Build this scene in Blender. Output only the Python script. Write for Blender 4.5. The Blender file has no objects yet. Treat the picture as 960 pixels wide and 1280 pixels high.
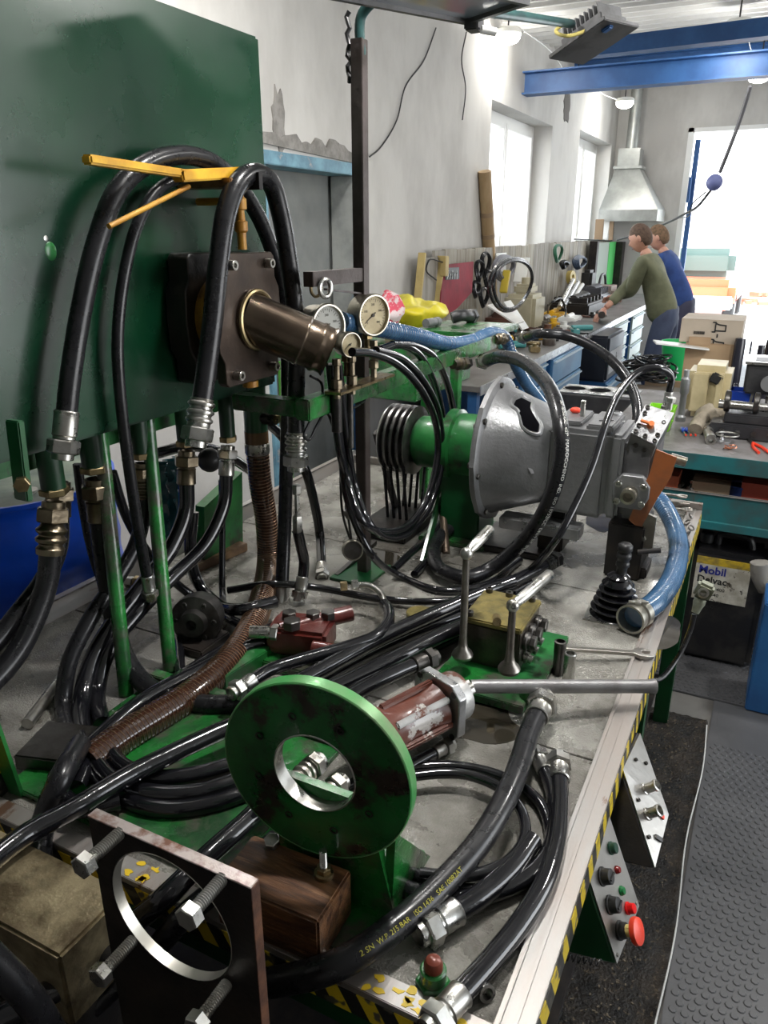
import bpy, bmesh, math, random
from mathutils import Vector as V, Matrix, noise
PI = math.pi
random.seed(7)
SC = bpy.context.scene
COL = SC.collection
# ---------------------------------------------------------------- camera
F, CX, CY, H = 950., 480., 640., 1.65           # focal length in pixels of the 960x1280 frame, eye height
PITCH = math.atan((640-290)/F)
YAW = math.atan2(990-480, math.hypot(F, 350))
cam = bpy.data.objects.new('camera', bpy.data.cameras.new('camera'))
COL.objects.link(cam)
cam.data.sensor_fit = 'VERTICAL'; cam.data.sensor_height = 36; cam.data.lens = F/1280*36
cam.data.clip_start = .02; cam.data.clip_end = 200
cam.location = (0, 0, H); cam.rotation_euler = (PI/2-PITCH, 0, YAW)
SC.camera = cam
# ---------------------------------------------------------------- world, exposure
SC.view_settings.view_transform = 'Standard'; SC.view_settings.look = 'None'
SC.view_settings.gamma = 1; SC.view_settings.exposure = 0.25
w = bpy.data.worlds.new('world'); SC.world = w; w.use_nodes = True
nt = w.node_tree; nt.nodes.clear()
o_ = nt.nodes.new('ShaderNodeOutputWorld'); b_ = nt.nodes.new('ShaderNodeBackground')
tc = nt.nodes.new('ShaderNodeTexCoord'); sp = nt.nodes.new('ShaderNodeSeparateXYZ'); rp = nt.nodes.new('ShaderNodeValToRGB')
rp.color_ramp.elements[0].color = (1, 1, 1, 1); rp.color_ramp.elements[0].position = 0
rp.color_ramp.elements[1].color = (.72, .86, 1, 1); rp.color_ramp.elements[1].position = .7
nt.links.new(tc.outputs['Generated'], sp.inputs[0]); nt.links.new(sp.outputs['Z'], rp.inputs[0])
nt.links.new(rp.outputs[0], b_.inputs[0]); nt.links.new(b_.outputs[0], o_.inputs[0])
b_.inputs[1].default_value = 5.5
def area(name, loc, size, power, col=(1, 1, 1), rot=(0, 0, 0), sy=None):
    l = bpy.data.lights.new(name, 'AREA'); l.energy = power; l.color = col; l.size = size
    if sy: l.shape = 'RECTANGLE'; l.size_y = sy
    o = bpy.data.objects.new(name, l); o.location = loc; o.rotation_euler = rot; COL.objects.link(o); return o
# the ceiling lamps of the hall: LED bulkheads, most of them out of frame, plus one added fill; the five in view are built with their housings below
LAMPP = 34
for i, (x, y, k) in enumerate([(-.35, 1.5, 1.3), (.9, 3.0, 1), (-.15, .2, 1.0), (1.5, .4, 1), (-1.55, 2.35, .6), (-.6, -1.6, .8), (1.6, -1.6, .8), (1.4, 7.2, 1)]):  # the lamp beyond the tank is fill, added for the bench in its shade
    area('ceiling_or_fill_light', (x, y, 2.85), .2, LAMPP*k, (1, .98, .95))
def portal(loc, sx, sy, rot):
    o = area('sky_portal', loc, sx, 1, rot=rot, sy=sy); o.data.cycles.is_portal = True
portal((.5, 11.05, 1.42), 3.6, 2.84, (math.radians(-90), 0, 0))
portal((3.45, 2.6, 1.6), 2.0, 3.2, (0, math.radians(90), 0))  # daylight through the added opening in the right wall
sun = bpy.data.lights.new('sun', 'SUN'); sun.energy = 5; sun.angle = .02; sun.color = (1, .97, .92)
so = bpy.data.objects.new('sun', sun); so.rotation_euler = (math.radians(38), 0, math.radians(60)); COL.objects.link(so)

# ---------------------------------------------------------------- pixel -> point on a plane
_c, _s = math.cos(PITCH), math.sin(PITCH)
def S(px, py, x=None, y=None, z=None):
    u = px-CX; v = py-CY; fw = F*_c-v*_s; dn = v*_c+F*_s
    r = V((u*math.cos(YAW)-fw*math.sin(YAW), u*math.sin(YAW)+fw*math.cos(YAW), -dn))
    t = x/r.x if x is not None else y/r.y if y is not None else (z-H)/r.z
    return V((0, 0, H))+r*t
# ---------------------------------------------------------------- materials
MATS = {}
def M(name, col, rough=.5, metal=0., col2=None, s=8., lo=.45, hi=.6, bump=0., bs=60., coat=0., col3=None, s3=3., t3=.62, rv=0., emit=0., trans=0., st=(1, 1, 1), spec=.5, w3=.04):
    if name in MATS: return MATS[name]
    m = bpy.data.materials.new(name); m.use_nodes = True; n = m.node_tree; N = n.nodes; L = n.links
    b = N['Principled BSDF']
    c4 = lambda c: (c[0], c[1], c[2], 1)
    b.inputs['Base Color'].default_value = c4(col); b.inputs['Roughness'].default_value = rough; b.inputs['Metallic'].default_value = metal
    b.inputs['Specular IOR Level'].default_value = spec
    if coat: b.inputs['Coat Weight'].default_value = coat; b.inputs['Coat Roughness'].default_value = .08
    if trans: b.inputs['Transmission Weight'].default_value = trans
    if emit: b.inputs['Emission Color'].default_value = c4(col); b.inputs['Emission Strength'].default_value = emit
    tcn = N.new('ShaderNodeTexCoord'); mp = N.new('ShaderNodeMapping'); mp.inputs['Scale'].default_value = st
    L.new(tcn.outputs['Object'], mp.inputs[0])
    def nz(sc, det=6, ro=.6):
        t = N.new('ShaderNodeTexNoise'); t.inputs['Scale'].default_value = sc; t.inputs['Detail'].default_value = det; t.inputs['Roughness'].default_value = ro
        L.new(mp.outputs[0], t.inputs['Vector']); return t.outputs['Fac']
    cur = None
    def mix(fac, a, bcol):
        x = N.new('ShaderNodeMix'); x.data_type = 'RGBA'; L.new(fac, x.inputs[0])
        if isinstance(a, tuple): x.inputs[6].default_value = c4(a)
        else: L.new(a, x.inputs[6])
        x.inputs[7].default_value = c4(bcol); return x.outputs[2]
    def ramp(f, a, z):
        r = N.new('ShaderNodeMapRange'); r.clamp = True; r.inputs[1].default_value = a; r.inputs[2].default_value = z; L.new(f, r.inputs[0]); return r.outputs[0]
    cur = tuple(col)
    if col2 is not None: cur = mix(ramp(nz(s), lo, hi), cur, col2)
    if col3 is not None: cur = mix(ramp(nz(s3, 9, .68), t3, t3+w3), cur, col3)
    if not isinstance(cur, tuple): L.new(cur, b.inputs['Base Color'])
    if rv:
        r = N.new('ShaderNodeMapRange'); r.inputs[1].default_value = .35; r.inputs[2].default_value = .65
        r.inputs[3].default_value = max(.03, rough-rv); r.inputs[4].default_value = rough+rv; L.new(nz(s*1.7), r.inputs[0]); L.new(r.outputs[0], b.inputs['Roughness'])
    if bump:
        bp = N.new('ShaderNodeBump'); bp.inputs['Strength'].default_value = min(1, bump); bp.inputs['Distance'].default_value = .004*max(1, bump)
        L.new(nz(bs, 4), bp.inputs['Height']); L.new(bp.outputs[0], b.inputs['Normal'])
    MATS[name] = m; return m
GREEN = M('green_paint', (.006, .085, .022), .32, 0, (.004, .045, .014), 5, .4, .65, .1, 40, .3, (.09, .1, .085), 7, .72, w3=.1)
GREENL = M('bright_green_paint', (.018, .17, .035), .35, 0, (.01, .085, .025), 9, .4, .65, .25, 50, .3, (.03, .025, .018), 14, .56, w3=.1)
GREENW = M('worn_green_paint', (.014, .17, .028), .3, 0, (.008, .05, .014), 9, .4, .6, .4, 60, .4, (.075, .07, .055), 12, .5, rv=.1, w3=.12)
STEEL = M('zinc_steel', (.52, .52, .5), .32, 1, (.36, .34, .3), 20, .4, .65, .08, 90, rv=.1)
STEELD = M('dark_steel', (.12, .115, .11), .38, .9, (.05, .045, .04), 15, .4, .65, .2, 60, rv=.1)
BRASSY = M('oily_brass', (.42, .33, .18), .35, 1, (.2, .15, .08), 20, .4, .65, .1, 70, rv=.1)
BRASSG = M('gold_paint', (.5, .26, .02), .42, .1, (.3, .12, .015), 12, .4, .65, .2, 60)
RUST = M('rusty_iron', (.2, .09, .05), .55, .4, (.08, .04, .03), 25, .4, .6, .35, 70)
BLACKR = M('black_rubber', (.009, .009, .0105), .3, 0, (.013, .013, .015), 30, .4, .65, .06, 60, .12, rv=.06, spec=.35)
BLACKW = M('oily_black_rubber', (.006, .006, .008), .14, 0, (.01, .01, .012), 30, .4, .65, .16, 45, .45, rv=.04, spec=.45)
BLACKP = M('black_plastic', (.02, .02, .021), .4)
BLACKM = M('black_steel', (.018, .016, .016), .42, .4, (.035, .028, .024), 14, .45, .6, .2, 60)
WHITEP = M('white_plastic', (.75, .75, .72), .4)
ALU = M('aluminium', (.55, .56, .57), .35, .9, (.42, .42, .43), 14, .4, .6, .15, 90, rv=.1)
CAST = M('cast_grey', (.27, .275, .28), .42, .55, (.19, .19, .195), 7, .4, .65, .35, 110, rv=.06)
YEL = M('yellow_paint', (.72, .42, .02), .42, 0, (.5, .26, .01), 10, .45, .6, .2, 40, col3=(.06, .04, .03), s3=12, t3=.64)
REDP = M('red_plastic', (.75, .05, .02), .35)
BLUEP = M('blue_paint', (.02, .11, .28), .4, 0, (.015, .07, .2), 4, .4, .6, .1, 40, col3=(.02, .03, .05), s3=10, t3=.68)
TEAL = M('teal_paint', (.02, .14, .15), .42, 0, (.04, .09, .09), 7, .4, .6, .2, 40, col3=(.07, .08, .07), s3=9, t3=.6, w3=.1)
# ---------------------------------------------------------------- mesh building
W = {}
def basis(d, up=None):
    d = V(d).normalized(); up = V(up) if up is not None else (V((0, 0, 1)) if abs(d.z) < .95 else V((0, 1, 0)))
    x = up.cross(d).normalized(); y = d.cross(x); return x, y, d
def frame(p, d, up=None):
    x, y, z = basis(d, up); m = Matrix((x, y, z)).transposed().to_4x4(); m.translation = V(p); return m
def smooth(pts, n=8, closed=False):
    P = [V(p) for p in pts]; out = []; k = len(P)
    if k < 3: return P
    rng = range(k if closed else k-1)
    for i in rng:
        if closed: a, b, c, d = P[(i-1) % k], P[i], P[(i+1) % k], P[(i+2) % k]
        else:
            a = P[i-1] if i else P[0]*2-P[1]; b = P[i]; c = P[i+1]; d = P[i+2] if i+2 < k else P[-1]*2-P[-2]
        t0 = 0; t1 = (b-a).length**.5+1e-6; t2 = t1+(c-b).length**.5+1e-6; t3 = t2+(d-c).length**.5+1e-6
        for j in range(n):
            t = t1+(t2-t1)*j/n
            A1 = a*((t1-t)/(t1-t0))+b*((t-t0)/(t1-t0)); A2 = b*((t2-t)/(t2-t1))+c*((t-t1)/(t2-t1)); A3 = c*((t3-t)/(t3-t2))+d*((t-t2)/(t3-t2))
            B1 = A1*((t2-t)/(t2-t0))+A2*((t-t0)/(t2-t0)); B2 = A2*((t3-t)/(t3-t1))+A3*((t-t1)/(t3-t1))
            out.append(B1*((t2-t)/(t2-t1))+B2*((t-t1)/(t2-t1)))
    if not closed: out.append(P[-1].copy())
    return out
class MB:
    def __init__(s, m=None): s.v = []; s.f = []; s.m = m
    def add(s, vs, fs):
        o = len(s.v); s.v += [V(v) for v in vs] if s.m is None else [s.m @ V(v) for v in vs]
        s.f += [[i+o for i in f] for f in fs]; return s
    def box(s, c, size, m=None, b=0):
        c = V(c); x, y, z = [a/2 for a in size]
        if b:
            b = min(b, x*.49, y*.49, z*.49); vs = []; fs = []
            bm = bmesh.new(); bmesh.ops.create_cube(bm, size=1)
            for v in bm.verts: v.co = V((v.co.x*2*x, v.co.y*2*y, v.co.z*2*z))
            bmesh.ops.bevel(bm, geom=bm.edges[:], offset=b, segments=2, affect='EDGES')
            bm.verts.index_update(); vs = [v.co.copy() for v in bm.verts]; fs = [[q.index for q in f.verts] for f in bm.faces]; bm.free()
        else:
            vs = [V((i*x, j*y, k*z)) for i in (-1, 1) for j in (-1, 1) for k in (-1, 1)]
            fs = [[0, 1, 3, 2], [4, 6, 7, 5], [0, 4, 5, 1], [2, 3, 7, 6], [0, 2, 6, 4], [1, 5, 7, 3]]
        vs = [(m @ v if m is not None else v)+c for v in vs]
        return s.add(vs, fs)
    def bx(s, lo, hi, b=0):
        lo = V(lo); hi = V(hi); return s.box((lo+hi)/2, [abs(q) for q in (hi-lo)], b=b)
    def bar(s, p0, p1, w_, h_, up=None, b=0):
        p0 = V(p0); p1 = V(p1); m = frame((0, 0, 0), p1-p0, up).to_3x3(); return s.box((p0+p1)/2, (w_, h_, (p1-p0).length), m, b)
    def lathe(s, prof, p, d, n=20, up=None, cap=True, ph=0.):
        x, y, z = basis(d, up); p = V(p); vs = []; fs = []
        for (r, t) in prof:
            for k in range(n):
                a = 2*PI*k/n+ph; vs.append(p+z*t+x*(r*math.cos(a))+y*(r*math.sin(a)))
        for i in range(len(prof)-1):
            for k in range(n): fs.append([i*n+k, i*n+(k+1) % n, (i+1)*n+(k+1) % n, (i+1)*n+k])
        if cap:
            if prof[0][0] > 1e-6: fs.append(list(range(n))[::-1])
            if prof[-1][0] > 1e-6: fs.append([(len(prof)-1)*n+k for k in range(n)])
        return s.add(vs, fs)
    def cyl(s, p0, p1, r, r1=None, n=16, c=.0):
        p0 = V(p0); p1 = V(p1); l = (p1-p0).length; r1 = r if r1 is None else r1
        pr = [(r-c, 0), (r, c), (r1, l-c), (r1-c, l)] if c else [(r, 0), (r1, l)]
        return s.lathe(pr, p0, p1-p0, n)
    def ring(s, p, d, R, r, n=24, k=8):
        vs = []; fs = []; x, y, z = basis(d); p = V(p)
        for i in range(n):
            a = 2*PI*i/n; e = x*math.cos(a)+y*math.sin(a)
            for j in range(k): b = 2*PI*j/k; vs.append(p+e*(R+r*math.cos(b))+z*r*math.sin(b))
        for i in range(n):
            for j in range(k): fs.append([i*k+j, ((i+1) % n)*k+j, ((i+1) % n)*k+(j+1) % k, i*k+(j+1) % k])
        return s.add(vs, fs)
    def sph(s, c, r, n=14, m=8, sc=(1, 1, 1)):
        vs = [V((0, 0, 1))]; fs = []
        for i in range(1, m):
            for k in range(n): vs.append(V((math.sin(PI*i/m)*math.cos(2*PI*k/n), math.sin(PI*i/m)*math.sin(2*PI*k/n), math.cos(PI*i/m))))
        vs.append(V((0, 0, -1)))
        for k in range(n):
            fs.append([0, 1+k, 1+(k+1) % n]); fs.append([len(vs)-1, 1+(m-2)*n+(k+1) % n, 1+(m-2)*n+k])
            for i in range(m-2): fs.append([1+i*n+k, 1+(i+1)*n+k, 1+(i+1)*n+(k+1) % n, 1+i*n+(k+1) % n])
        return s.add([V(c)+V((v.x*r*sc[0], v.y*r*sc[1], v.z*r*sc[2])) for v in vs], fs)
    def tube(s, pts, r, n=12, cap=True, closed=False, up=None):
        P = [V(p) for p in pts]; k = len(P); vs = []; fs = []
        T = [((P[(i+1) % k]-P[i-1]) if closed else (P[min(i+1, k-1)]-P[max(i-1, 0)])).normalized() for i in range(k)]
        x, y, z = basis(T[0], up); rr = r if hasattr(r, '__len__') else [r]*k
        s.rings = []
        for i in range(k):
            if i:
                q = T[i-1].rotation_difference(T[i]); x = (q @ x); x = (x-T[i]*x.dot(T[i])).normalized(); y = T[i].cross(x)
            s.rings.append((P[i], x.copy(), y.copy(), T[i].copy()))
            for j in range(n): a = 2*PI*j/n; vs.append(P[i]+x*(rr[i]*math.cos(a))+y*(rr[i]*math.sin(a)))
        for i in range(k if closed else k-1):
            for j in range(n): fs.append([i*n+j, i*n+(j+1) % n, ((i+1) % k)*n+(j+1) % n, ((i+1) % k)*n+j])
        if cap and not closed: fs.append(list(range(n))[::-1]); fs.append([(k-1)*n+j for j in range(n)])
        return s.add(vs, fs)
    def prism(s, poly, th, m):
        n = len(poly); vs = [m @ V((a, b, 0)) for a, b in poly]+[m @ V((a, b, th)) for a, b in poly]
        fs = [list(range(n))[::-1], list(range(n, 2*n))]+[[i, (i+1) % n, n+(i+1) % n, n+i] for i in range(n)]
        return s.add(vs, fs)
    def holed(s, poly, hc, hr, th, m, n=40):
        outer = []; inner = []
        for k in range(n):
            a = 2*PI*k/n; d = (math.cos(a), math.sin(a)); best = None
            for i in range(len(poly)):
                x1, y1 = poly[i][0]-hc[0], poly[i][1]-hc[1]; x2, y2 = poly[(i+1) % len(poly)][0]-hc[0], poly[(i+1) % len(poly)][1]-hc[1]
                ex, ey = x2-x1, y2-y1; den = d[0]*ey-d[1]*ex
                if abs(den) < 1e-9: continue
                t = (x1*ey-y1*ex)/den; u = (x1*d[1]-y1*d[0])/den
                if t > 0 and -1e-6 <= u <= 1+1e-6: best = t if best is None else max(best, t)
            outer.append((hc[0]+d[0]*best, hc[1]+d[1]*best)); inner.append((hc[0]+d[0]*hr, hc[1]+d[1]*hr))
        for (px, py) in poly:   # snap the nearest sample onto every corner
            i = min(range(n), key=lambda q: (outer[q][0]-px)**2+(outer[q][1]-py)**2); outer[i] = (px, py)
        vs = [m @ V((a, b, z)) for z in (0, th) for L in (outer, inner) for a, b in L]; fs = []
        for k in range(n):
            j = (k+1) % n; fs += [[k, n+k, n+j, j], [2*n+k, 2*n+j, 3*n+j, 3*n+k], [k, j, 2*n+j, 2*n+k], [n+k, 3*n+k, 3*n+j, n+j]]
        return s.add(vs, fs)
    def build(s, name, mat, parent=None, ang=35, bev=0, local=False):
        me = bpy.data.meshes.new(name); me.materials.append(mat)
        o = bpy.data.objects.new(name, me); COL.objects.link(o)
        if local: off = V((0, 0, 0))
        elif parent is not None:
            off = W.get(parent.name, V((0, 0, 0))); o.parent = parent; W[o.name] = off
        else:
            xs = [v.x for v in s.v]; ys = [v.y for v in s.v]; zs = [v.z for v in s.v]
            off = V(((min(xs)+max(xs))/2, (min(ys)+max(ys))/2, min(zs))); o.location = off; W[o.name] = off
        if local and parent is not None: o.parent = parent; W[o.name] = W.get(parent.name, V((0, 0, 0)))
        me.from_pydata([v-off for v in s.v], [], s.f); me.polygons.foreach_set('use_smooth', [True]*len(me.polygons))
        bm = bmesh.new(); bm.from_mesh(me); bmesh.ops.recalc_face_normals(bm, faces=bm.faces[:]); bm.to_mesh(me); bm.free()
        me.set_sharp_from_angle(angle=math.radians(ang)); me.update()
        if bev:
            b = o.modifiers.new('bevel', 'BEVEL'); b.width = bev; b.segments = 2; b.limit_method = 'ANGLE'; b.angle_limit = math.radians(40)
        return o
def tag(o, label=None, cat=None, group=None, kind=None):
    if label: o['label'] = label
    if cat: o['category'] = cat
    if group: o['group'] = group
    if kind: o['kind'] = kind
    return o
def thing(name, label, cat, loc=(0, 0, 0), group=None):
    o = bpy.data.objects.new(name, None); COL.objects.link(o); o.location = V(loc); o.empty_display_size = .02; W[o.name] = V(loc)
    return tag(o, label, cat, group)
def dup(root, loc=None, rot=None, label=None, group=None, sc=None):
    r = root.copy(); COL.objects.link(r)
    if loc is not None: r.location = V(loc)
    if rot is not None: r.rotation_euler = rot
    if sc is not None: r.scale = sc
    if label: r['label'] = label
    if group: r['group'] = group
    for ch in list(root.children):
        c = ch.copy(); COL.objects.link(c); c.parent = r
        for g in list(ch.children): d = g.copy(); COL.objects.link(d); d.parent = c
    W[r.name] = V(r.location); return r
def struct(o): o['kind'] = 'structure'; return o
def hexa(mb, p, d, r, l, ph=0, c=.12):
    """hexagon nut / bolt head with chamfered corners; r across corners / 2"""
    mb.lathe([(r*(1-c), 0), (r, r*c*.7), (r, l-r*c*.7), (r*(1-c), l)], p, d, 6, ph=ph); return mb
def bolt(parent, p, d, r, l, shank=None, mat=None, label=None, nm='bolt'):
    mb = MB(); hexa(mb, p, d, r, l)
    if shank: mb.cyl(V(p), V(p)-V(d).normalized()*shank, r*.5, n=10)
    o = mb.build(nm, mat or STEEL, parent)
    if label: o['label'] = label
    return o
def capscrew(parent, p, d, r, l, mat=None, nm='cap_screw'):
    mb = MB(); mb.lathe([(r*.96, 0), (r, .1*r), (r, l-.1*r), (r*.92, l), (r*.5, l), (r*.45, l*.55), (0, l*.55)], p, d, 14)
    return mb.build(nm, mat or STEELD, parent, 30)
def ferrule(parent, p, d, r, kind='plain', L=None, mat=None, flip=False):
    """crimped hose end: sleeve beginning at p (on the hose) running along d, then a hexagon nut"""
    mat = mat or STEEL; d = V(d).normalized(); L = L or r*4.2; R = r*1.16
    if kind == 'ribs': pr = [(R*.96, 0)]+[(R*(1.13 if (k % 4) in (1, 2) else .93), L*(.06+.055*k)) for k in range(12)]+[(R*.95, L*.74), (R*.9, L*.8), (R*.75, L*.82)]
    elif kind == 'bulge':
        pr = [(R*1.05, 0), (R*1.1, L*.14), (R*.9, L*.22), (R*.9, L*.25), (R*1.16, L*.31), (R*1.2, L*.38), (R*.95, L*.45), (R*.95, L*.48), (R*1.16, L*.54), (R*1.2, L*.6), (R*.92, L*.68), (R*.85, L*.76), (R*.7, L*.8)]
    else: pr = [(R*.97, 0), (R*1.04, L*.04), (R, L*.1), (R*.99, L*.62), (R*1.03, L*.66), (R*.9, L*.7), (R*.92, L*.76), (R*.75, L*.8)]
    MB().lathe(pr, p, d, 20).build('ferrule', mat, parent)
    mb = MB(); hexa(mb, V(p)+d*L*.78, d, R*1.32, R*1.15, ph=.3); mb.lathe([(R*.9, 0), (R*.9, R*.5), (R*.72, R*.55), (R*.7, R*.2), (0, R*.2)], V(p)+d*(L*.78+R*1.15), d, 16)
    mb.build('nut', mat, parent)
def hose(pts, r, label, ends=(None, None), mat=None, name='hydraulic_hose', group=None, n=12, sub=8, sleeve=None, L=None, fmat=None):
    """a rubber hose through the points; ends = ferrule kind for start / end"""
    P = smooth(pts, sub); mb = MB(); mb.tube(P, r, n)
    o = mb.build(name, mat or BLACKR, None, 50); tag(o, label, 'hose', group)
    if ends[0]: ferrule(o, P[0]+(P[1]-P[0]).normalized()*r*.5, P[0]-P[1], r, ends[0], L, fmat)
    if ends[1]: ferrule(o, P[-1]-(P[-1]-P[-2]).normalized()*r*.5, P[-1]-P[-2], r, ends[1], L, fmat)
    o['_r'] = 0; del o['_r']
    return o, mb.rings
def textmesh(s, size, mat, parent, name, m, ext=.0004, fn=None, al='CENTER', label=None, bold=0.):
    cu = bpy.data.curves.new('txt', 'FONT'); cu.body = s; cu.size = size; cu.extrude = ext; cu.align_x = al; cu.align_y = 'CENTER'; cu.resolution_u = 2; cu.offset = bold
    t = bpy.data.objects.new('txt', cu); COL.objects.link(t)
    me = bpy.data.meshes.new_from_object(t); bpy.data.objects.remove(t)
    off = W.get(parent.name, V((0, 0, 0))) if parent is not None else V((0, 0, 0))
    for v in me.vertices: v.co = (fn(v.co) if fn else m @ v.co)-off
    me.materials.clear(); me.materials.append(mat); o = bpy.data.objects.new(name, me); COL.objects.link(o); me.name = name
    if parent is not None: o.parent = parent; W[o.name] = off
    if label: o['label'] = label
    return o
def hosetext(o, rings, r, s, size, mat, start, ang, flip=False):
    """printing that follows the hose: x runs along the hose, y around it"""
    cum = [0]
    for i in range(1, len(rings)): cum.append(cum[-1]+(rings[i][0]-rings[i-1][0]).length)
    def fn(c):
        d = start+(-c.x if flip else c.x); d = max(0, min(d, cum[-1]-1e-5)); i = 0
        while i < len(cum)-2 and cum[i+1] < d: i += 1
        t = (d-cum[i])/(cum[i+1]-cum[i]); p = rings[i][0].lerp(rings[i+1][0], t); x = rings[i][1].lerp(rings[i+1][1], t).normalized(); y = rings[i][2].lerp(rings[i+1][2], t).normalized()
        a = ang+(-c.y if not flip else c.y)/r; return p+(x*math.cos(a)+y*math.sin(a))*(r+.0004+c.z)
    return textmesh(s, size, mat, o, 'printing', None, .0001, fn, 'LEFT')
# ================================================================ setting
CONC = M('concrete_floor', (.13, .125, .115), .6, 0, (.07, .065, .06), 3, .4, .6, .2, 30)
PLAST = M('wall_plaster', (.6, .585, .555), .85, 0, (.47, .455, .43), 1.6, .42, .62, .4, 18, col3=(.36, .34, .31), s3=1.1, t3=.66, w3=.05, st=(1, 1, .55))
PLASTG = M('grey_wall_paint', (.25, .26, .25), .75, 0, (.19, .2, .2), 2.2, .4, .6, .3, 25)
MORTAR = M('bare_mortar', (.3, .285, .265), .9, 0, (.2, .19, .175), 16, .4, .6, .6, 60)
DBLUE = M('light_blue_paint', (.16, .33, .42), .55, 0, (.09, .2, .27), 9, .4, .6, .2, 50, col3=(.3, .3, .29), s3=9, t3=.6)
BEAMB = M('beam_blue_paint', (.03, .11, .3), .5, 0, (.02, .08, .23), 5, .4, .6, .1, 30)
ROOF = M('white_roof_sheet', (.62, .62, .6), .5, .0, (.52, .52, .5), 2, .4, .6)
UPVC = M('window_white', (.8, .8, .78), .35)
WX, BY = -2.2, 11.0
def ceil_z(y): return 3.2+.06*(y-7)
m_ = MB().bx((-6, -3.2, -.08), (3.6, 11.2, 0)); struct(m_.build('floor', CONC))
# left wall: pieces around the doorway niche and the two windows (thickness .45 behind x = WX)
NY0, NY1, NZ = 3.1, 4.04, 2.0
W1 = (6.2, 7.95, .95, 2.6); W2 = (9.05, 10.75, .95, 2.68)
mb = MB(); X0 = WX-.45
zt = 3.7
mb.bx((X0, -3.2, 0), (WX, NY0, zt)); mb.bx((X0, NY0, NZ), (WX, NY1, zt)); mb.bx((X0, NY1, 0), (WX, W1[0], zt))
mb.bx((X0, W1[0], 0), (WX, W1[1], W1[2])); mb.bx((X0, W1[0], W1[3]), (WX, W1[1], zt)); mb.bx((X0, W1[1], 0), (WX, W2[0], zt))
mb.bx((X0, W2[0], 0), (WX, W2[1], W2[2])); mb.bx((X0, W2[0], W2[3]), (WX, W2[1], zt)); mb.bx((X0, W2[1], 0), (WX, BY+.3, zt))
wl = struct(mb.build('wall_left', PLAST))
# patches where the plaster has come off, and one painted hole shadow
def patch(name, wally, wallz, ry, rz, mat, seed, parent):
    random.seed(seed); n = 22; mb = MB(); pts = []
    for k in range(n):
        a = 2*PI*k/n; q = .75+.45*random.random(); pts.append((ry*q*math.cos(a), rz*q*math.sin(a)))
    mb.prism(pts, .006, Matrix(((0, 0, 1, WX), (1, 0, 0, wally), (0, 1, 0, wallz), (0, 0, 0, 1)))); o = mb.build(name, mat, parent); tag(o, kind='structure')
p = S(348, 150, x=WX); patch('bare_or_shadow_patch', p.y, p.z, .05, .14, MORTAR, 3, wl)
p = S(708, 135, x=WX); patch('bare_or_shadow_patch', p.y, p.z, .12, .14, M('hole_shadow', (.12, .11, .1), .9), 5, wl)
# ragged mortar line above the niche lintel
mb = MB(); random.seed(11); pts = [(NY0-.1, NZ+.03)]
for k in range(24): pts.append((NY0-.1+(NY1-NY0+.12)*k/23, NZ+.05+.05*random.random()))
pts.append((NY1+.02, NZ+.0)); mb.prism(pts, .012, Matrix(((0, 0, 1, WX), (1, 0, 0, 0), (0, 1, 0, 0), (0, 0, 0, 1)))); tag(mb.build('mortar_edge', MORTAR, wl), kind='structure')
# niche: a bricked-up, grey painted doorway with a blue steel frame
mb = MB().bx((WX-.4, NY0, 0), (WX-.16, NY1, NZ)); struct(mb.build('wall_niche', PLASTG))
d1 = MB(); d1.bx((WX-.14, NY0, NZ-.06), (WX+.02, NY1, NZ), .004); d = struct(d1.build('door_1', DBLUE))
JMB = M('peeling_jamb', (.42, .43, .41), .6, 0, (.3, .31, .3), 6, .4, .6, .2, 40, col3=(.07, .22, .36), s3=3, t3=.55)
MB().bx((WX-.14, NY1-.06, 0), (WX+.015, NY1-.01, NZ-.06), .004).build('door_jamb', JMB, d)
MB().bx((WX-.14, NY0, 0), (WX+.015, NY0+.05, NZ-.06), .004).build('door_jamb', DBLUE, d)
GRN2 = M('lime_paint', (.12, .42, .06), .45)
MB().bx((WX-.15, NY0+.3, 0), (WX-.12, NY0+.36, 1.0)).build('green_strip', GRN2, d)
# windows
def window(nm, w_, lights):
    y0, y1, z0, z1 = w_; xf = WX-.25
    glass = M('bright_frosted_glass', (.95, .97, 1), .3, trans=.0, emit=0)
    mb = MB(); t = .055
    mb.bx((xf, y0, z0), (xf+.07, y0+t, z1), .004); mb.bx((xf, y1-t, z0), (xf+.07, y1, z1), .004); mb.bx((xf, y0+t, z0), (xf+.07, y1-t, z0+t), .004); mb.bx((xf, y0+t, z1-t), (xf+.07, y1-t, z1), .004)
    o = struct(mb.build(nm, UPVC))
    MB().bx((xf-.02, y0-.02, z0-.05), (WX+.05, y1+.02, z0-.005), .004).build('window_sill', UPVC, o)
    n = len(lights)-1
    for i in range(n):
        a = y0+t+(y1-y0-2*t)*lights[i]; b = y0+t+(y1-y0-2*t)*lights[i+1]; s_ = .05
        mb = MB(); xa, xb = xf+.01, xf+.085
        mb.bx((xa, a+.004, z0+t), (xb, a+s_, z1-t), .004); mb.bx((xa, b-s_, z0+t), (xb, b-.004, z1-t), .004); mb.bx((xa, a+s_, z0+t), (xb, b-s_, z0+t+s_), .004); mb.bx((xa, a+s_, z1-t-s_), (xb, b-s_, z1-t), .004)
        sa = mb.build('window_sash', UPVC, o)
        MB().bx((xf+.03, a+s_, z0+t+s_), (xf+.036, b-s_, z1-t-s_)).build('pane', GLASSC, sa)
        if i == 0: MB().bx((xb, b-.035, 1.5), (xb+.02, b-.015, 1.62), .004).build('window_handle', WHITEP, sa)
GLASSC = bpy.data.materials.new('window_glass'); GLASSC.use_nodes = True
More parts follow.
